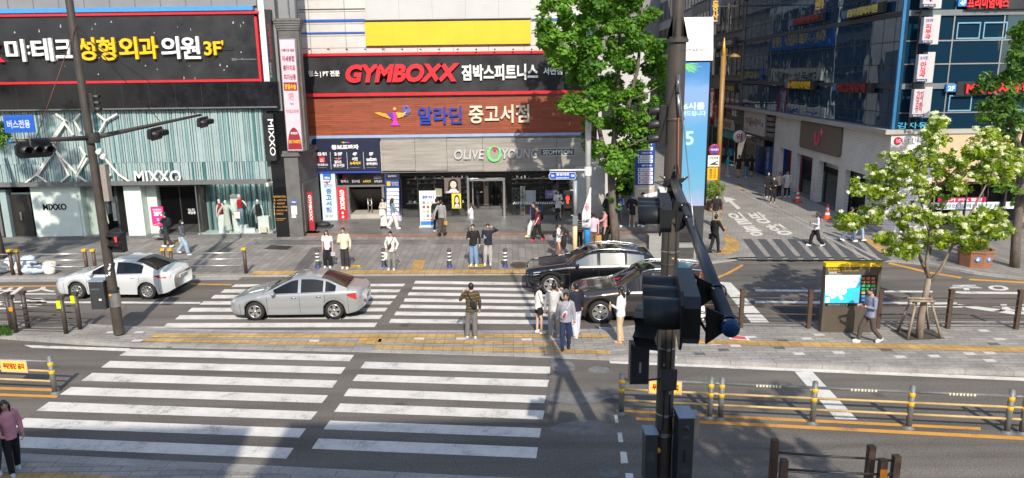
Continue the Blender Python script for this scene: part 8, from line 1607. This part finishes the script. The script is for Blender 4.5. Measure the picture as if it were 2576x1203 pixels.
def person(label, px, py, z, H, f, top=('long', 'ffffff'), bot=('pants', '222222'), shoe='d8d8d4', hair='short', hc='hair_black', arms=('down', 'down'), stride=0.0, sex='m', skin='skin', wide=1.0, mask=False, loc=None, name='person', cat='person', group=None, lean=0.0, legdir=1, sit=False, bare=False, nod=.0):
    p = loc or G(px, py, z); s = H/1.72; root = thing(name, label, cat, (0, 0, 0), group); fw = .9 if sex == 'f' else 1.0; v_ = .016*s
    P = lambda x, y, z_: Vector((x*s, (y+lean*max(0, z_-.9))*s, z_*s))
    legs = []; jr = random.Random(label); jx = lambda a=.022: jr.uniform(-a, a); sw = jr.choice((-1, 1))
    for sg in (-1, 1):
        hip = Vector((sg*.085, 0, .90)); k = sg*legdir
        if sit: kn = hip+Vector((sg*.05, .40, .06 if sg > 0 else -.02)); an = kn+Vector((.02, .05, -.42))
        elif stride: a, b = (R(27*stride), R(8*stride)) if k > 0 else (R(-14*stride), R(-42*stride)); kn = hip+Vector((0, math.sin(a), -math.cos(a)))*.43; an = kn+Vector((0, math.sin(b), -math.cos(b)))*.40
        elif sg == sw: kn = hip+Vector((sg*.035, .06, -.425)); an = kn+Vector((sg*.02, -.035+jx(.03), -.40))
        else: kn = hip+Vector((sg*.005, .0, -.43)); an = kn+Vector((0, -.015, -.405))
        legs.append((hip, kn, an))
    dz = .07-min(l[2].z for l in legs) if not sit else 0
    if dz: legs = [tuple(q+Vector((0, 0, dz)) for q in l) for l in legs]
    up = Vector((0, 0, dz)); zo = dz
    aj = []
    for sg, kind in ((-1, arms[0]), (1, arms[1])):
        sh = Vector((sg*.185*fw, -.01, 1.405+zo+sg*sw*.012)); e, w = ARM[kind]; el = sh+Vector((sg*(e[0]+abs(jx())), e[1]+jx(.03), e[2])); wr = el+Vector((sg*w[0], w[1]+jx(.03), w[2])); aj.append((sh, el, wr, kind))
    PV = lambda v: P(v.x, v.y, v.z)
    # body surface, grown into one skin
    b = MB(); ring(b, [(0, 0, (.86+zo)*s, .15*fw*s, .10*s), (0, lean*.1*s, (1.02+zo)*s, .125*fw*s, .09*s), (0, lean*.3*s, (1.2+zo)*s, .15*fw*s, .105*s), (0, lean*.45*s, (1.36+zo)*s, .155*fw*s, .095*s), (0, lean*.52*s, (1.44+zo)*s, .09*s, .07*s)], skin)
    hd = Vector((jx(.015), .02+nod*.5, 1.612+zo)); b.tube([P(0, -.01, 1.40+zo), P(0, .0+nod*.2, 1.56+zo)], [.058*s, .052*s], skin, 12)
    hc_ = PV(hd); hr = .93 if sex == 'f' else 1.0
    b.sphere(hc_, (.074*s*hr, .092*s*hr, .108*s*hr), skin, 16, 12); b.sphere(hc_+Vector((0, .025, -.055))*s, (.052*s, .06*s, .05*s), skin, 12, 8); b.sphere(hc_+Vector((0, .092*hr, -.012))*s, (.014*s, .022*s, .022*s), skin, 8, 6)
    for sg in (-1, 1): b.sphere(hc_+Vector((sg*.076*hr, .0, -.01))*s, (.012*s, .02*s, .03*s), skin, 8, 6)
    for sh, el, wr, _ in aj: b.tube([PV(sh), PV(el), PV(wr)], [.048*s*fw, .040*s*fw, .028*s*fw], skin, 10)
    for hip, kn, an in legs: b.tube([PV(hip), PV(kn), PV(an)], [.080*s*fw, .055*s*fw, .038*s], skin, 12); b.sphere(PV(an+Vector((0, .05, -.04))), (.036*s, .09*s, .035*s), skin, 10, 6)
    vs, fs = remesh(b, v_); body = MB(); body.add(vs, fs, skin, True)
    if name == 'person':
        for sg in (-1, 1): body.sphere(hc_+Vector((sg*.028, .083*hr, .008))*s, (.013*s, .008*s, .007*s), 'eye', 8, 5); body.tube([hc_+Vector((sg*.042, .078*hr, .028))*s, hc_+Vector((sg*.016, .088*hr, .03))*s], .0045*s, hc, 5)
        body.sphere(hc_+Vector((0, .086*hr, -.052))*s, (.022*s, .008*s, .007*s), 'lip', 8, 5)
    for (sh, el, wr, kind), sg in zip(aj, (-1, 1)):           # hands: palm, four bent fingers, thumb
        d = (wr-el).normalized(); inn = Vector((-sg, 0, 0)); inn = (inn-d*inn.dot(d)).normalized(); ac = d.cross(inn)*sg
        c = wr+d*.045; q0 = PV(wr); body.tube([PV(wr-d*.01), PV(wr+d*.03), PV(wr+d*.085)], [.026*s, .036*s, .034*s], skin, 8, True, .55)
        for k in range(4):
            o = c+d*.03+ac*(.024-.016*k)*-1; L_ = (.062, .072, .068, .052)[k]; b1 = o+d*L_*.5+inn*.012; b2 = b1+d*L_*.35+inn*.028; b3 = b2+d*L_*.12+inn*.024; body.tube([PV(o), PV(b1), PV(b2), PV(b3)], [.0088*s, .0085*s, .0078*s, .006*s], skin, 6)
        o = wr+d*.025-ac*.02; body.tube([PV(o), PV(o+d*.03-ac*.028+inn*.012), PV(o+d*.055-ac*.03+inn*.028)], [.011*s, .0095*s, .007*s], skin, 6)
    HANDS.append([PV(a_[2]+(a_[2]-a_[1]).normalized()*.07) for a_ in aj])
    rz = Matrix.Translation(p) @ Matrix.Rotation(R(f), 4, 'Z')
    body.build('body', root)
    # clothes
    tk, tc_ = top; tm = tc_ if tc_ in MATS else fabric(tc_); g = {'tee': 1.10, 'long': 1.13, 'coat': 1.22, 'tank': 1.04, 'dress': 1.06}[tk]*(1 if sex == 'm' else .97); hem = {'tee': .84, 'long': .84, 'coat': .62, 'tank': .98, 'dress': .82}[tk]
    if tk == 'long' and bot[0] == 'skirt': hem = .93
    t = MB(); ring(t, [(0, 0, (hem+zo)*s, .165*fw*g*s, .118*g*s), (0, lean*.1*s, (1.02+zo)*s, .142*fw*g*s, .105*g*s), (0, lean*.3*s, (1.22+zo)*s, .158*fw*g*s, .115*g*s), (0, lean*.45*s, (1.37+zo)*s, .162*fw*g*s, .10*g*s), (0, lean*.5*s, (1.435+zo)*s, .12*fw*s, .082*s), (0, lean*.53*s, (1.475+zo)*s, .066*s, .06*s)], tm)
    for sh, el, wr, _ in aj:
        if tk == 'tee': t.tube([PV(sh+Vector((-sh.x*.25, 0, .01))), PV(sh), PV(sh.lerp(el, .72))], [.075*s, .068*s, .066*s], tm, 12)
        elif tk in ('long', 'coat'): t.tube([PV(sh+Vector((-sh.x*.25, 0, .01))), PV(sh), PV(el), PV(wr-(wr-el)*.03)], [.075*s*g/1.1, .066*s*g/1.1, .056*s*g/1.1, .042*s*g/1.1], tm, 12)
    vs, fs = remesh(t, .018*s); q = MB(); q.add(vs, fs, tm, True); q.build({'tee': 'tee', 'long': 'top', 'coat': 'coat', 'tank': 'tank_top', 'dress': 'dress'}[tk], root)
    bk, bc_ = bot
    if bk != 'none':
        bm_ = fabric(bc_); t = MB(); hw = 1.06*fw
        ring(t, [(0, 0, (.80+zo)*s, .158*hw*s, .112*s), (0, 0, (.90+zo)*s, .160*hw*s, .115*s), (0, 0, (1.00+zo)*s, .142*hw*s, .104*s)], bm_)
        if bk in ('pants', 'shorts'):
            for hip, kn, an in legs:
                if bk == 'shorts': t.tube([PV(hip), PV(hip.lerp(kn, .55))], [.098*s, .098*s*wide], bm_, 14)
                else: t.tube([PV(hip), PV(kn), PV(an.lerp(kn, .25)), PV(an.lerp(kn, .02))], [.094*s, .074*s*wide, .064*s*wide, .062*s*wide], bm_, 14)
        else:
            ln = .44 if bk == 'skirt' else .74; sp_ = 1.25 if bk == 'skirt' else 1.45; ring(t, [(0, .06*stride*s, (.90+zo-ln)*s, .165*hw*sp_*s, .13*sp_*(1+.3*stride)*s), (0, .02*s*stride, (.72+zo)*s, .17*hw*s, .135*s), (0, 0, (.92+zo)*s, .158*hw*s, .115*s)], bm_)
        vs, fs = remesh(t, .018*s); q = MB(); q.add(vs, fs, bm_, True); q.build({'pants': 'trousers', 'shorts': 'shorts', 'skirt': 'skirt', 'long_skirt': 'skirt'}[bk], root)
    for i, (hip, kn, an) in enumerate(legs):
        if bare: break
        d = (an-kn).normalized(); pit = math.atan2(d.y, -d.z) if (stride or sit) else 0; rot = Matrix.Rotation(pit*.7, 3, 'X'); q = MB(); c = an+Vector((0, .055, -.03)); sm_ = C(shoe, .6)
        q.sphere(PV(c), (.047*s, .135*s, .058*s), sm_, 14, 8, rot, z0=-.75); q.sphere(PV(c+Vector((0, .0, -.035))), (.049*s, .138*s, .02*s), C('d8d8d6', .6) if shoe not in ('1a1a1c', '221c18', 'c02858') else sm_, 12, 5, rot)
        if name == 'boots': pass
        q.build('shoe', root)
    # hair and hats
    q = MB(); hm = hc; ho = hc_+Vector((0, -.014, .018))*s; S3 = (.083*s*hr, .098*s*hr, .105*s*hr)
    if hair != 'none':
        tl = Matrix.Rotation(R(24), 3, 'X'); q.sphere(ho, S3, hm, 18, 10, tl, z0=-.28)
        q.sphere(hc_+Vector((0, -.045, -.02))*s, (.074*s*hr, .06*s, .085*s), hm, 14, 8)
        if hair in ('long', 'bob'):
            ln = .30 if hair == 'long' else .13; q.tube([hc_+Vector((0, -.045, .03))*s, hc_+Vector((0, -.075, -.10))*s, hc_+Vector((0, -.095+lean*.1, -.10-ln*.6))*s, hc_+Vector((0, -.09, -.10-ln))*s], [.082*s, .088*s, .084*s, .05*s], hm, 14, True, .62)
            for sg in (-1, 1): q.tube([hc_+Vector((sg*.066, .02, .05))*s, hc_+Vector((sg*.082, .015, -.04))*s, hc_+Vector((sg*.085, .01, -.10-ln*.55))*s], [.022*s, .03*s, .014*s], hm, 8)
        if hair == 'bun': q.sphere(hc_+Vector((0, -.11, .04))*s, .045*s, hm, 10, 7); q.tube([hc_+Vector((0, -.1, .02))*s, hc_+Vector((0, -.14, -.12))*s, hc_+Vector((0, -.12, -.22))*s], [.03*s, .035*s, .012*s], hm, 8)
        q.build('hair', root)
    if hair in ('cap', 'beanie'):
        hcol = hc if hair == 'x' else kwhat.get(label, '1c1c20'); q = MB(); m_ = fabric(hcol); tl = Matrix.Rotation(R(10), 3, 'X'); q.sphere(ho+Vector((0, .006, .008))*s, tuple(x*1.10 for x in S3), m_, 18, 8, tl, z0=.05)
        if hair == 'cap': q.prism(Fr(ho+Vector((0, .07, .03))*s, (1, 0, 0), (0, 1, -.12)), [(.07*s*math.cos(a), .10*s*math.sin(a)) for a in [math.pi*i/10 for i in range(11)]], -.004, .006, m_)
        q.build('hat', root)
    if mask: q = MB(); q.sphere(hc_+Vector((0, .035, -.045))*s, (.062*s, .068*s, .052*s), C('d4d6d8', .8), 14, 8); q.build('face_mask', root)
    root.matrix_world = rz; root['_h'] = 1
    return root, rz, s
kwhat = {}
def attach(name, label, cat, rz, build):
    """a thing carried by a person, built in the person's axes and put down as an object of its own"""
    q = MB(); build(q); o = q.build(name); o.matrix_world = rz; return tag(o, label, cat)
def backpack(label, rz, s, col, y=-.17, z=1.18, sx=.15, sz=.22):
    def bld(q):
        q.sphere((0, y*s, z*s), (sx*s, .10*s, sz*s), fabric(col), 16, 10); q.sphere((0, (y-.06)*s, (z-.07)*s), (sx*.75*s, .06*s, sz*.5*s), fabric(col), 12, 8)
        for sg in (-1, 1): q.tube([(sg*.10*s, (y+.05)*s, (z+.15)*s), (sg*.11*s, .02*s, (z+.27)*s), (sg*.12*s, .135*s, (z+.1)*s), (sg*.13*s, .02*s, (z-.12)*s)], .018*s, fabric(col), 6)
    attach('backpack', label, 'backpack', rz, bld)
def phone(label, rz, i, h=-1):
    c = HANDS[h][i]
    attach('mobile_phone', label, 'phone', rz, lambda q: q.obox(Fr(c+Vector((0, .01, .02)), (1, 0, 0), (0, .5, 1)), -.036, -.07, .036, .08, -.004, .004, 'black_gloss'))
def bag(label, rz, i, col, w=.3, h=.34, name='shopping_bag', cat='bag', drop=.12):
    c = HANDS[-1][i]
    def bld(q):
        f = Fr(c+Vector((0, 0, -drop-h)), (.6, .8, 0)); q.obox(f, -w/2, 0, w/2, h, -.06, .06, fabric(col), .008)
        for n in (-.05, .05): q.tube([f.p(-w*.25, h-.01, n), f.p(-w*.15, h+drop*.9, n*.3), f.p(w*.15, h+drop*.9, n*.3), f.p(w*.25, h-.01, n)], .006, fabric(col), 5)
    attach(name, label, cat, rz, bld)
def sling(label, rz, s, col, front=True, col2=None):
    y = .15 if front else -.15
    def bld(q):
        q.sphere((.03*s, y*s, 1.08*s), (.075*s, .055*s, .15*s), fabric(col), 14, 9, Matrix.Rotation(R(-25), 3, 'Y'))
        if col2: q.sphere((.03*s, (y+.03)*s, 1.08*s), (.045*s, .045*s, .10*s), fabric(col2), 12, 8, Matrix.Rotation(R(-25), 3, 'Y'))
        q.tube([(.0, y*s, 1.2*s), (-.11*s, y*.75*s, 1.40*s), (-.13*s, 0, 1.485*s), (-.09*s, -y*.8*s, 1.38*s), (.12*s, -y*.85*s, 1.05*s), (.165*s, 0, .98*s), (.08*s, y*.9*s, 1.0*s)], .016*s, fabric(col), 6)
    attach('sling_bag', label, 'bag', rz, bld)
# --- the group on the island and the crossing
_, rz, s = person('man in striped sweater with his back turned, phone at his ear', 1188, 851, .04, 1.76, 12, ('long', 'cloth_striped'), ('pants', '6c6864'), arms=('ear', 'down'), wide=1.15); sling('black sling bag on the back of the man in the striped sweater', rz, s, '17171a', False)
person('woman in white top and black shorts facing the friend group on the island', 1355, 838, .05, 1.63, -70, ('long', 'dcdad6'), ('shorts', '17171a'), hair='long', sex='f', arms=('hold', 'hold'), shoe='dcdcd8', skin='skin_pale')
person('person in pale grey sweatshirt and grey trousers seen from behind in the friend group', 1393, 848, .05, 1.72, 8, ('long', 'b8b6b2'), ('pants', '8e8c88'), arms=('down', 'ear'), wide=1.2)
person('person in a dark grey outfit hidden behind the older man with the sling bag', 1412, 838, .05, 1.68, 20, ('long', '55565a'), ('pants', '5c5d60'), arms=('down', 'down'), wide=1.2)
_, rz, s = person('older man in grey shirt and dark blue jeans walking towards the viewer', 1423, 877, .05, 1.72, 172, ('long', '8d8e96'), ('pants', '1c2c4c'), shoe='221c18', skin='skin_tan', stride=.35); sling('white and red sling bag across the chest of the older man', rz, s, 'b8b8bc', True, 'a02c34')
person('person in navy sweatshirt and loose white trousers right of the older man', 1449, 848, .05, 1.74, 30, ('long', '191c2c'), ('pants', 'c4c6d0'), arms=('hold', 'down'), wide=1.35, stride=.3)
_, rz, s = person('young man in white shirt and beige trousers standing apart near the signal heads', 1560, 863, .06, 1.75, 62, ('long', 'dcdcde'), ('pants', 'c0a987'), arms=('hold', 'down'), shoe='c09a70', skin='skin_tan', hair='bob', wide=1.1)
def bottle(q): c = HANDS[-1][0]; q.tube([c+Vector((0, 0, -.2)), c+Vector((0, 0, -.02)), c+Vector((0, 0, .02)), c+Vector((0, 0, .08))], [.035, .035, .014, .013], C('b8a890', .15), 10)
attach('bottle', 'clear bottle with an amber drink held by the young man in the white shirt', 'bottle', rz, bottle)
person('red haired woman in dark blue top and white skirt half hidden behind the signal arm', 1757, 808, .14, 1.65, -10, ('long', '2e3346'), ('long_skirt', 'd8d4cc'), hair='long', hc='hair_brown', sex='f')
_, rz, s = person('man in light blue shirt looking at his phone, walking left past the map kiosk', 2182, 862, ZI, 1.73, 95, ('long', '7c8296'), ('pants', '4c443e'), arms=('hold', 'hold'), stride=.95, nod=.05); phone('phone held by the man walking past the map kiosk', rz, 0)
_, rz, s = person('woman in pink blouse and black trousers stepping onto the near kerb at the lower left', 40, 1190, .10, 1.62, -135, ('long', 'c88c98'), ('pants', '141416'), hair='bob', sex='f', arms=('down', 'reach'), stride=.5, shoe='b8c4d0')
person('person in grey clothes cut off by the picture edge beside the woman in pink', -4, 1204, .14, 1.68, -120, ('long', '5a5e62'), ('pants', '4a4e50'), arms=('swingb', 'down'), stride=.5)
# --- waiting on the far kerb
_, rz, s = person('young woman in white tee and black wide trousers waiting at the kerb', 827, 673, ZF, 1.62, 178, ('tee', 'd8d8e0'), ('pants', '131316'), hair='bob', sex='f', arms=('down', 'carry'), wide=1.4); bag('small clear bag held by the young woman in the white tee', rz, 0, 'c8c8cc', .14, .16, drop=.08)
person('young man in cream hooded jacket with hands at his face beside the woman in white', 869, 675, ZF, 1.74, 170, ('long', 'd4c8ae'), ('pants', '2e2a30'), arms=('down', 'hold'), wide=1.25)
lb_ = 'person in black hat, white sweatshirt and grey trousers with a brown sling bag'; kwhat[lb_] = '141416'
_, rz, s = person(lb_, 987, 679, ZF, 1.64, 172, ('long', 'd8d6d0'), ('pants', '7c7a76'), hair='beanie', sex='f', arms=('pocket', 'pocket'), wide=1.25); sling('brown sling bag on the person in the black hat', rz, s, '4a3428'); bag('white tote bag with black print beside the person in the black hat', rz, 1, 'd8d8d8', .2, .26)
_, rz, s = person('young man in black sweater and blue jeans looking aside at the kerb', 1192, 668, ZF, 1.78, 168, ('long', '16161a'), ('pants', '6f87a4'), arms=('down', 'hold'), wide=1.35)
_, rz, s = person('young man in navy sweater shading his eyes with one raised arm', 1229, 666, ZF, 1.77, 176, ('long', '171c2c'), ('pants', 'a09c9a'), arms=('brow', 'hold'), wide=1.3)
def bot2(q): c = HANDS[-1][1]; q.tube([c+Vector((0, 0, -.08)), c+Vector((0, 0, .08)), c+Vector((0, 0, .12))], [.03, .03, .012], C('3a9cc0', .2), 10)
attach('bottle', 'small blue bottle held by the young man shading his eyes', 'bottle', rz, bot2)
# --- before the shops
_, rz, s = person('woman in off shoulder blue and white dress carrying a white bag by the stairs', 967, 574, ZP, 1.62, 150, ('long', 'b8b0a8'), ('long_skirt', 'd6d2ca'), hair='long', sex='f', arms=('cross', 'cross'), shoe='1a1a1c', skin='skin_pale', stride=.3); bag('white shopping bag of the woman in the pale dress', rz, 1, 'e0dedc', .26, .3, drop=.06)
_, rz, s = person('woman in denim jacket and loose white trousers walking by the stairs', 990, 576, ZP, 1.66, -80, ('long', '6f8494'), ('pants', 'd4d0c6'), hair='long', sex='f', arms=('hold', 'swingf'), wide=1.6, stride=.8); bag('pale lilac bag of the woman in the denim jacket', rz, 1, 'c8b8cc', .22, .26)
_, rz, s = person('man in grey sweatshirt and brown trousers walking off beside the promotion board', 1112, 590, ZP, 1.76, -30, ('long', '8b8a88'), ('pants', '4a3e36'), arms=('swingb', 'carry'), wide=1.3, stride=.35, shoe='221c18'); bag('small tan paper bag held by the man in the grey sweatshirt', rz, 1, 'b08850', .16, .2)
person('person in black half hidden behind the man in the grey sweatshirt', 1100, 582, ZP, 1.72, -20, ('long', '161618'), ('pants', '1a1a1c'), stride=.4)
_, rz, s = person('woman in white blouse raising her phone before the shop door', 1187, 590, ZP, 1.60, 85, ('long', 'd8d4dc'), ('pants', '8c8e92'), hair='bob', sex='f', arms=('ear', 'hold'), stride=.3); phone('phone raised by the woman before the shop door', rz, 0)
_, rz, s = person('person in black browsing just inside the open shop door', 1198, 541, ZP+.12, 1.68, -95, ('long', '141416'), ('pants', '18181a'), hair='long', sex='f', arms=('hold', 'hold'), loc=Vector((-1.95, 41.6, ZP+.1)))
person('shopper in long black dress deep inside the open shop door', 0, 0, 0, 1.64, 30, ('long', '17171a'), ('long_skirt', '121214'), hair='long', sex='f', loc=Vector((-.95, 43.0, ZP)))
person('shopper in pale top and beige trousers inside the open shop door', 0, 0, 0, 1.62, -60, ('tee', '9a9088'), ('pants', 'a89c8c'), hair='long', sex='f', loc=Vector((-.45, 43.4, ZP)), wide=1.3)
person('shopper in white shirt behind the right hand shop window', 0, 0, 0, 1.66, 40, ('long', '9a9a98'), ('pants', '3a3a3e'), loc=Vector((2.6, 43.0, ZP)))
person('shopper in dark clothes behind the left hand shop window', 0, 0, 0, 1.66, 10, ('long', '6a6668'), ('pants', '2a2a2e'), hair='long', sex='f', loc=Vector((-5.0, 43.0, ZP)))
_, rz, s = person('woman in short white coat and black boots holding a phone by the shop window', 1404, 553, ZP, 1.66, 172, ('coat', 'cfcbc4'), ('skirt', '141416'), hair='long', sex='f', arms=('hold', 'hold'), shoe='1a1a1c', skin='skin_pale', nod=.04); phone('phone held by the woman in the short white coat', rz, 0)
def boots(q):
    for sg in (-1, 1): q.tube([Vector((sg*.10, -.01, .05))*s, Vector((sg*.097, 0, .25))*s, Vector((sg*.095, .01, .43))*s], [.05*s, .056*s, .06*s], 'black_gloss', 12)
attach('knee_boots', 'black knee boots on the woman in the short white coat', 'boots', rz, boots)
_, rz, s = person('person in maroon top and black trousers with pink shoes walking left', 1353, 606, ZF, 1.74, 120, ('tee', '6e2440'), ('pants', '161618'), arms=('swingf', 'down'), shoe='c02858', stride=.75, wide=1.2); backpack('black backpack of the person in the maroon top', rz, s, '17171a')
person('man in black tee and loose white trousers walking beside the maroon top', 1343, 596, ZP, 1.78, 110, ('tee', '1a1a1e'), ('pants', 'cccac4'), stride=.95, wide=1.4, shoe='d0c060')
_, rz, s = person('woman in white tee and brown skirt with a coat over her arm', 1405, 652, ZF, 1.60, -100, ('tee', 'd8d6da'), ('long_skirt', '6f4f44'), hair='bun', sex='f', arms=('hold', 'hold')); backpack('small black backpack of the woman in the brown skirt', rz, s, '1a1a1e', sx=.12, sz=.17)
def coat(q): c = HANDS[-1][1]; q.sphere(c+Vector((0, -.05, -.28)), (.10, .12, .38), fabric('1a1a1c'), 14, 10)
attach('coat', 'black coat hanging over the arm of the woman in the brown skirt', 'coat', rz, coat)
_, rz, s = person('person in pale pink shirt carrying a paper bag behind the flag banner', 1492, 628, ZF, 1.74, -20, ('tee', 'd0b4c0'), ('pants', '6c5040'), arms=('down', 'carry'), stride=.3); bag('tan paper shopping bag behind the blue pole foot', rz, 1, 'b08c54', .3, .34)
person('person in black and white striped top behind the cream pole', 1457, 625, ZF, 1.66, 20, ('long', 'cloth_bw'), ('pants', '161618'), hair='bob', sex='f')
_, rz, s = person('woman in pink shirt and black skirt pointing a phone by the ginkgo trunk', 1521, 612, ZF, 1.64, 100, ('long', 'c48c88'), ('long_skirt', '141416'), hair='bun', sex='f', arms=('reach', 'down')); phone('phone pointed by the woman in the pink shirt', rz, 0)
person('woman in dark dress close behind the woman in the pink shirt', 1532, 610, ZF, 1.62, 95, ('long', '222226'), ('skirt', '1c1c20'), hair='long', sex='f')
lb_ = 'man in black jacket and cap leaning at the rounded wall left of the ginkgo trunk'; kwhat[lb_] = '121214'
person(lb_, 1527, 572, ZP, 1.76, -130, ('long', '141416'), ('pants', '5a5a4c'), hair='beanie', arms=('pocket', 'pocket'), wide=1.2)
person('man in blue jacket mostly hidden behind the ginkgo trunk', 1557, 570, ZP, 1.74, 150, ('long', '2a3c5c'), ('pants', '1a1a20'), arms=('hold', 'down'))
lb_ = 'person with bright blue cap, black dress and white shoes left of the signal heads'; kwhat[lb_] = '1c54b8'
person(lb_, 1590, 570, ZP, 1.70, 175, ('coat', '17171c'), ('none', ''), hair='cap', sex='f', arms=('hold', 'pocket'))
lb_ = 'man in black with a dark cap behind the white camera on the big pole'; kwhat[lb_] = '18181a'
person(lb_, 1616, 570, ZP, 1.76, 120, ('long', '18181a'), ('pants', '1c1c20'), hair='cap', arms=('hold', 'down'))
# --- left pavement
_, rz, s = person('man in dark blue tee walking left past the pink sale board', 423, 622, ZF, 1.75, 85, ('tee', '1c1e2c'), ('pants', '2c2c30'), arms=('reach', 'swingf'), stride=.75); backpack('large black backpack of the man in the dark blue tee', rz, s, '17181c', sx=.16, sz=.25)
_, rz, s = person('masked person in grey hoodie and pale blue jeans walking right', 464, 640, ZF, 1.66, -95, ('long', '55565e'), ('pants', '8fa6b8'), hair='bob', sex='f', arms=('swingb', 'swingf'), stride=.95, wide=1.35, mask=True); bag('white bag swinging from the masked person in the grey hoodie', rz, 0, 'd0d0d4', .18, .2, drop=.05)
# --- the lane
_, rz, s = person('man in black with a shoulder bag walking at the foot of the lane', 1797, 636, ZF, 1.76, -60, ('long', '121215'), ('pants', '151517'), arms=('down', 'swingf'), stride=.55, shoe='1a1a1c'); bag('black shoulder bag of the man walking at the foot of the lane', rz, 0, '17171a', .26, .24, drop=.0)
lb_ = 'masked person in cap and black vest in front of the wooden shrub box'; kwhat[lb_] = '16161a'
_, rz, s = person(lb_, 1799, 570, ZF, 1.72, 165, ('long', '17171b'), ('pants', '8c8478'), hair='cap', mask=True, arms=('down', 'pocket')); backpack('grey backpack of the masked person in the cap', rz, s, '3a3a3e')
_, rz, s = person('woman in pale top and black flared trousers crossing the lane with a phone', 2051, 620, ZF, 1.64, 80, ('long', 'c8c4c8'), ('pants', '131316'), hair='long', sex='f', arms=('hold', 'carry'), stride=.95, wide=1.25); phone('phone in the hand of the woman crossing the lane', rz, 0); bag('small black bag of the woman crossing the lane', rz, 1, '17171a', .2, .18, drop=.02)
person('person in jeans stepping behind the left boughs of the blossoming tree', 2135, 608, ZF, 1.70, -85, ('long', '3a3c40'), ('pants', '5a6a80'), stride=.9); person('person in white jacket and pale blue trousers behind the blossoming tree', 2158, 606, ZF, 1.66, -80, ('long', 'c8ccd2'), ('pants', '98aac4'), hair='bob', sex='f', stride=.8)
_, rz, s = person('masked person in long black coat and black tights coming out of the lane', 1944, 511, ZF, 1.64, 165, ('coat', '161618'), ('pants', '121214'), hair='long', sex='f', mask=True, arms=('hold', 'pocket'), shoe='d8a088', wide=.75)
person('person in black with white collar left in the group of four in the lane', 1930, 497, ZF, 1.66, -170, ('coat', '18181c'), ('pants', '141416'), hair='short', mask=True)
person('woman in pale cardigan with a small dark bag in the lane group', 1958, 498, ZF, 1.66, 170, ('long', 'b4a89c'), ('pants', '161618'), hair='bob', sex='f', stride=.2)
person('man in white jacket over a black shirt at the right of the lane group', 1978, 496, ZF, 1.70, 175, ('coat', 'c4c2c0'), ('pants', '151517'), arms=('down', 'out'))
person('person in turquoise shirt and beige trousers pointing in the lane', 1829, 444, ZF, 1.70, -100, ('long', '3fa4bc'), ('pants', 'a8a08c'), arms=('reach', 'down'), stride=.2)
person('person in turquoise shirt farther back in the lane with back turned', 1836, 416, ZF, 1.72, 10, ('long', '3c9cb4'), ('pants', '2a2c30'))
person('person in grey jacket far back in the lane left of the turquoise shirts', 1818, 414, ZF, 1.70, 10, ('long', '77706a'), ('pants', '3a3a3c'))
person('man in black tee and shorts with orange straps walking away in the lane', 1857, 447, ZF, 1.74, 5, ('tee', '161618'), ('shorts', '161618'), stride=.4, shoe='1a1a1c', wide=1.2)
person('man in black tee and blue jeans walking away in the lane', 1877, 447, ZF, 1.76, 0, ('tee', '151517'), ('pants', '5c7696'), stride=.4)
person('woman in short black dress walking away right of the jeans man in the lane', 1890, 444, ZF, 1.64, 0, ('tee', '161619'), ('skirt', '151518'), hair='long', sex='f', stride=.4, shoe='1a1a1c')
# --- shop window dummies (on their plinths)
def dummy(lb, px, py, z, Y, f, top, bot, arms, H=1.66, **k): Y = Y-.45; q = FM.p(FM.uv(px, 560)[0]*Y/36.5, 0); person(lb, 0, 0, 0, H, f, top, bot, hair='none', skin='dummy', sex='f', arms=arms, loc=Vector((q.x, Y, z)), name='mannequin', cat='mannequin', group='mannequins in the shop window', bare=True, **k)
dummy('seated white mannequin in a bright red dress', 556, 0, ZF+.38, 37.6, 70, ('tank', 'b81418'), ('long_skirt', 'c01a1a'), ('carry', 'prop'), 1.50)
dummy('white mannequin in a pale long dress standing before the tall plinth', 572, 0, ZF+.17, 37.2, 175, ('long', 'c8d2c4'), ('long_skirt', 'c4cec0'), ('out', 'out'), 1.72)
dummy('white mannequin in red top and blue jeans on the low step', 607, 0, ZF+.45, 37.35, 178, ('tank', 'b01420'), ('pants', '7aa0b0'), ('out', 'down'), 1.70)
dummy('white mannequin in a black dress leaning at the right of the window', 652, 0, ZF+.20, 37.45, 200, ('tank', '141416'), ('long_skirt', '161618'), ('down', 'prop'), 1.66, lean=-.08)
q = MB(); q.panel(YF(37.2), (1, 1, 2, 2), 0, .001, 'dummy'); fq = YF(36.6); a = fq.uv(598, 540); q = MB(); q.obox(fq, a[0]-.16, a[1]-.2, a[0]+.14, a[1]+.14, 0, .1, C('d0cabc', .7), .02); tag(q.build('handbag'), 'white tote bag on the arm of the mannequin in jeans', 'bag'); a = fq.uv(666, 580); q = MB(); q.obox(fq, a[0]-.2, ZF+.22, a[0]+.14, ZF+.5, 0, .12, C('b8b49c', .7), .02); tag(q.build('handbag'), 'beige bag standing on the window floor beside the black dress', 'bag')
bpy.data.scenes.remove(TMP)
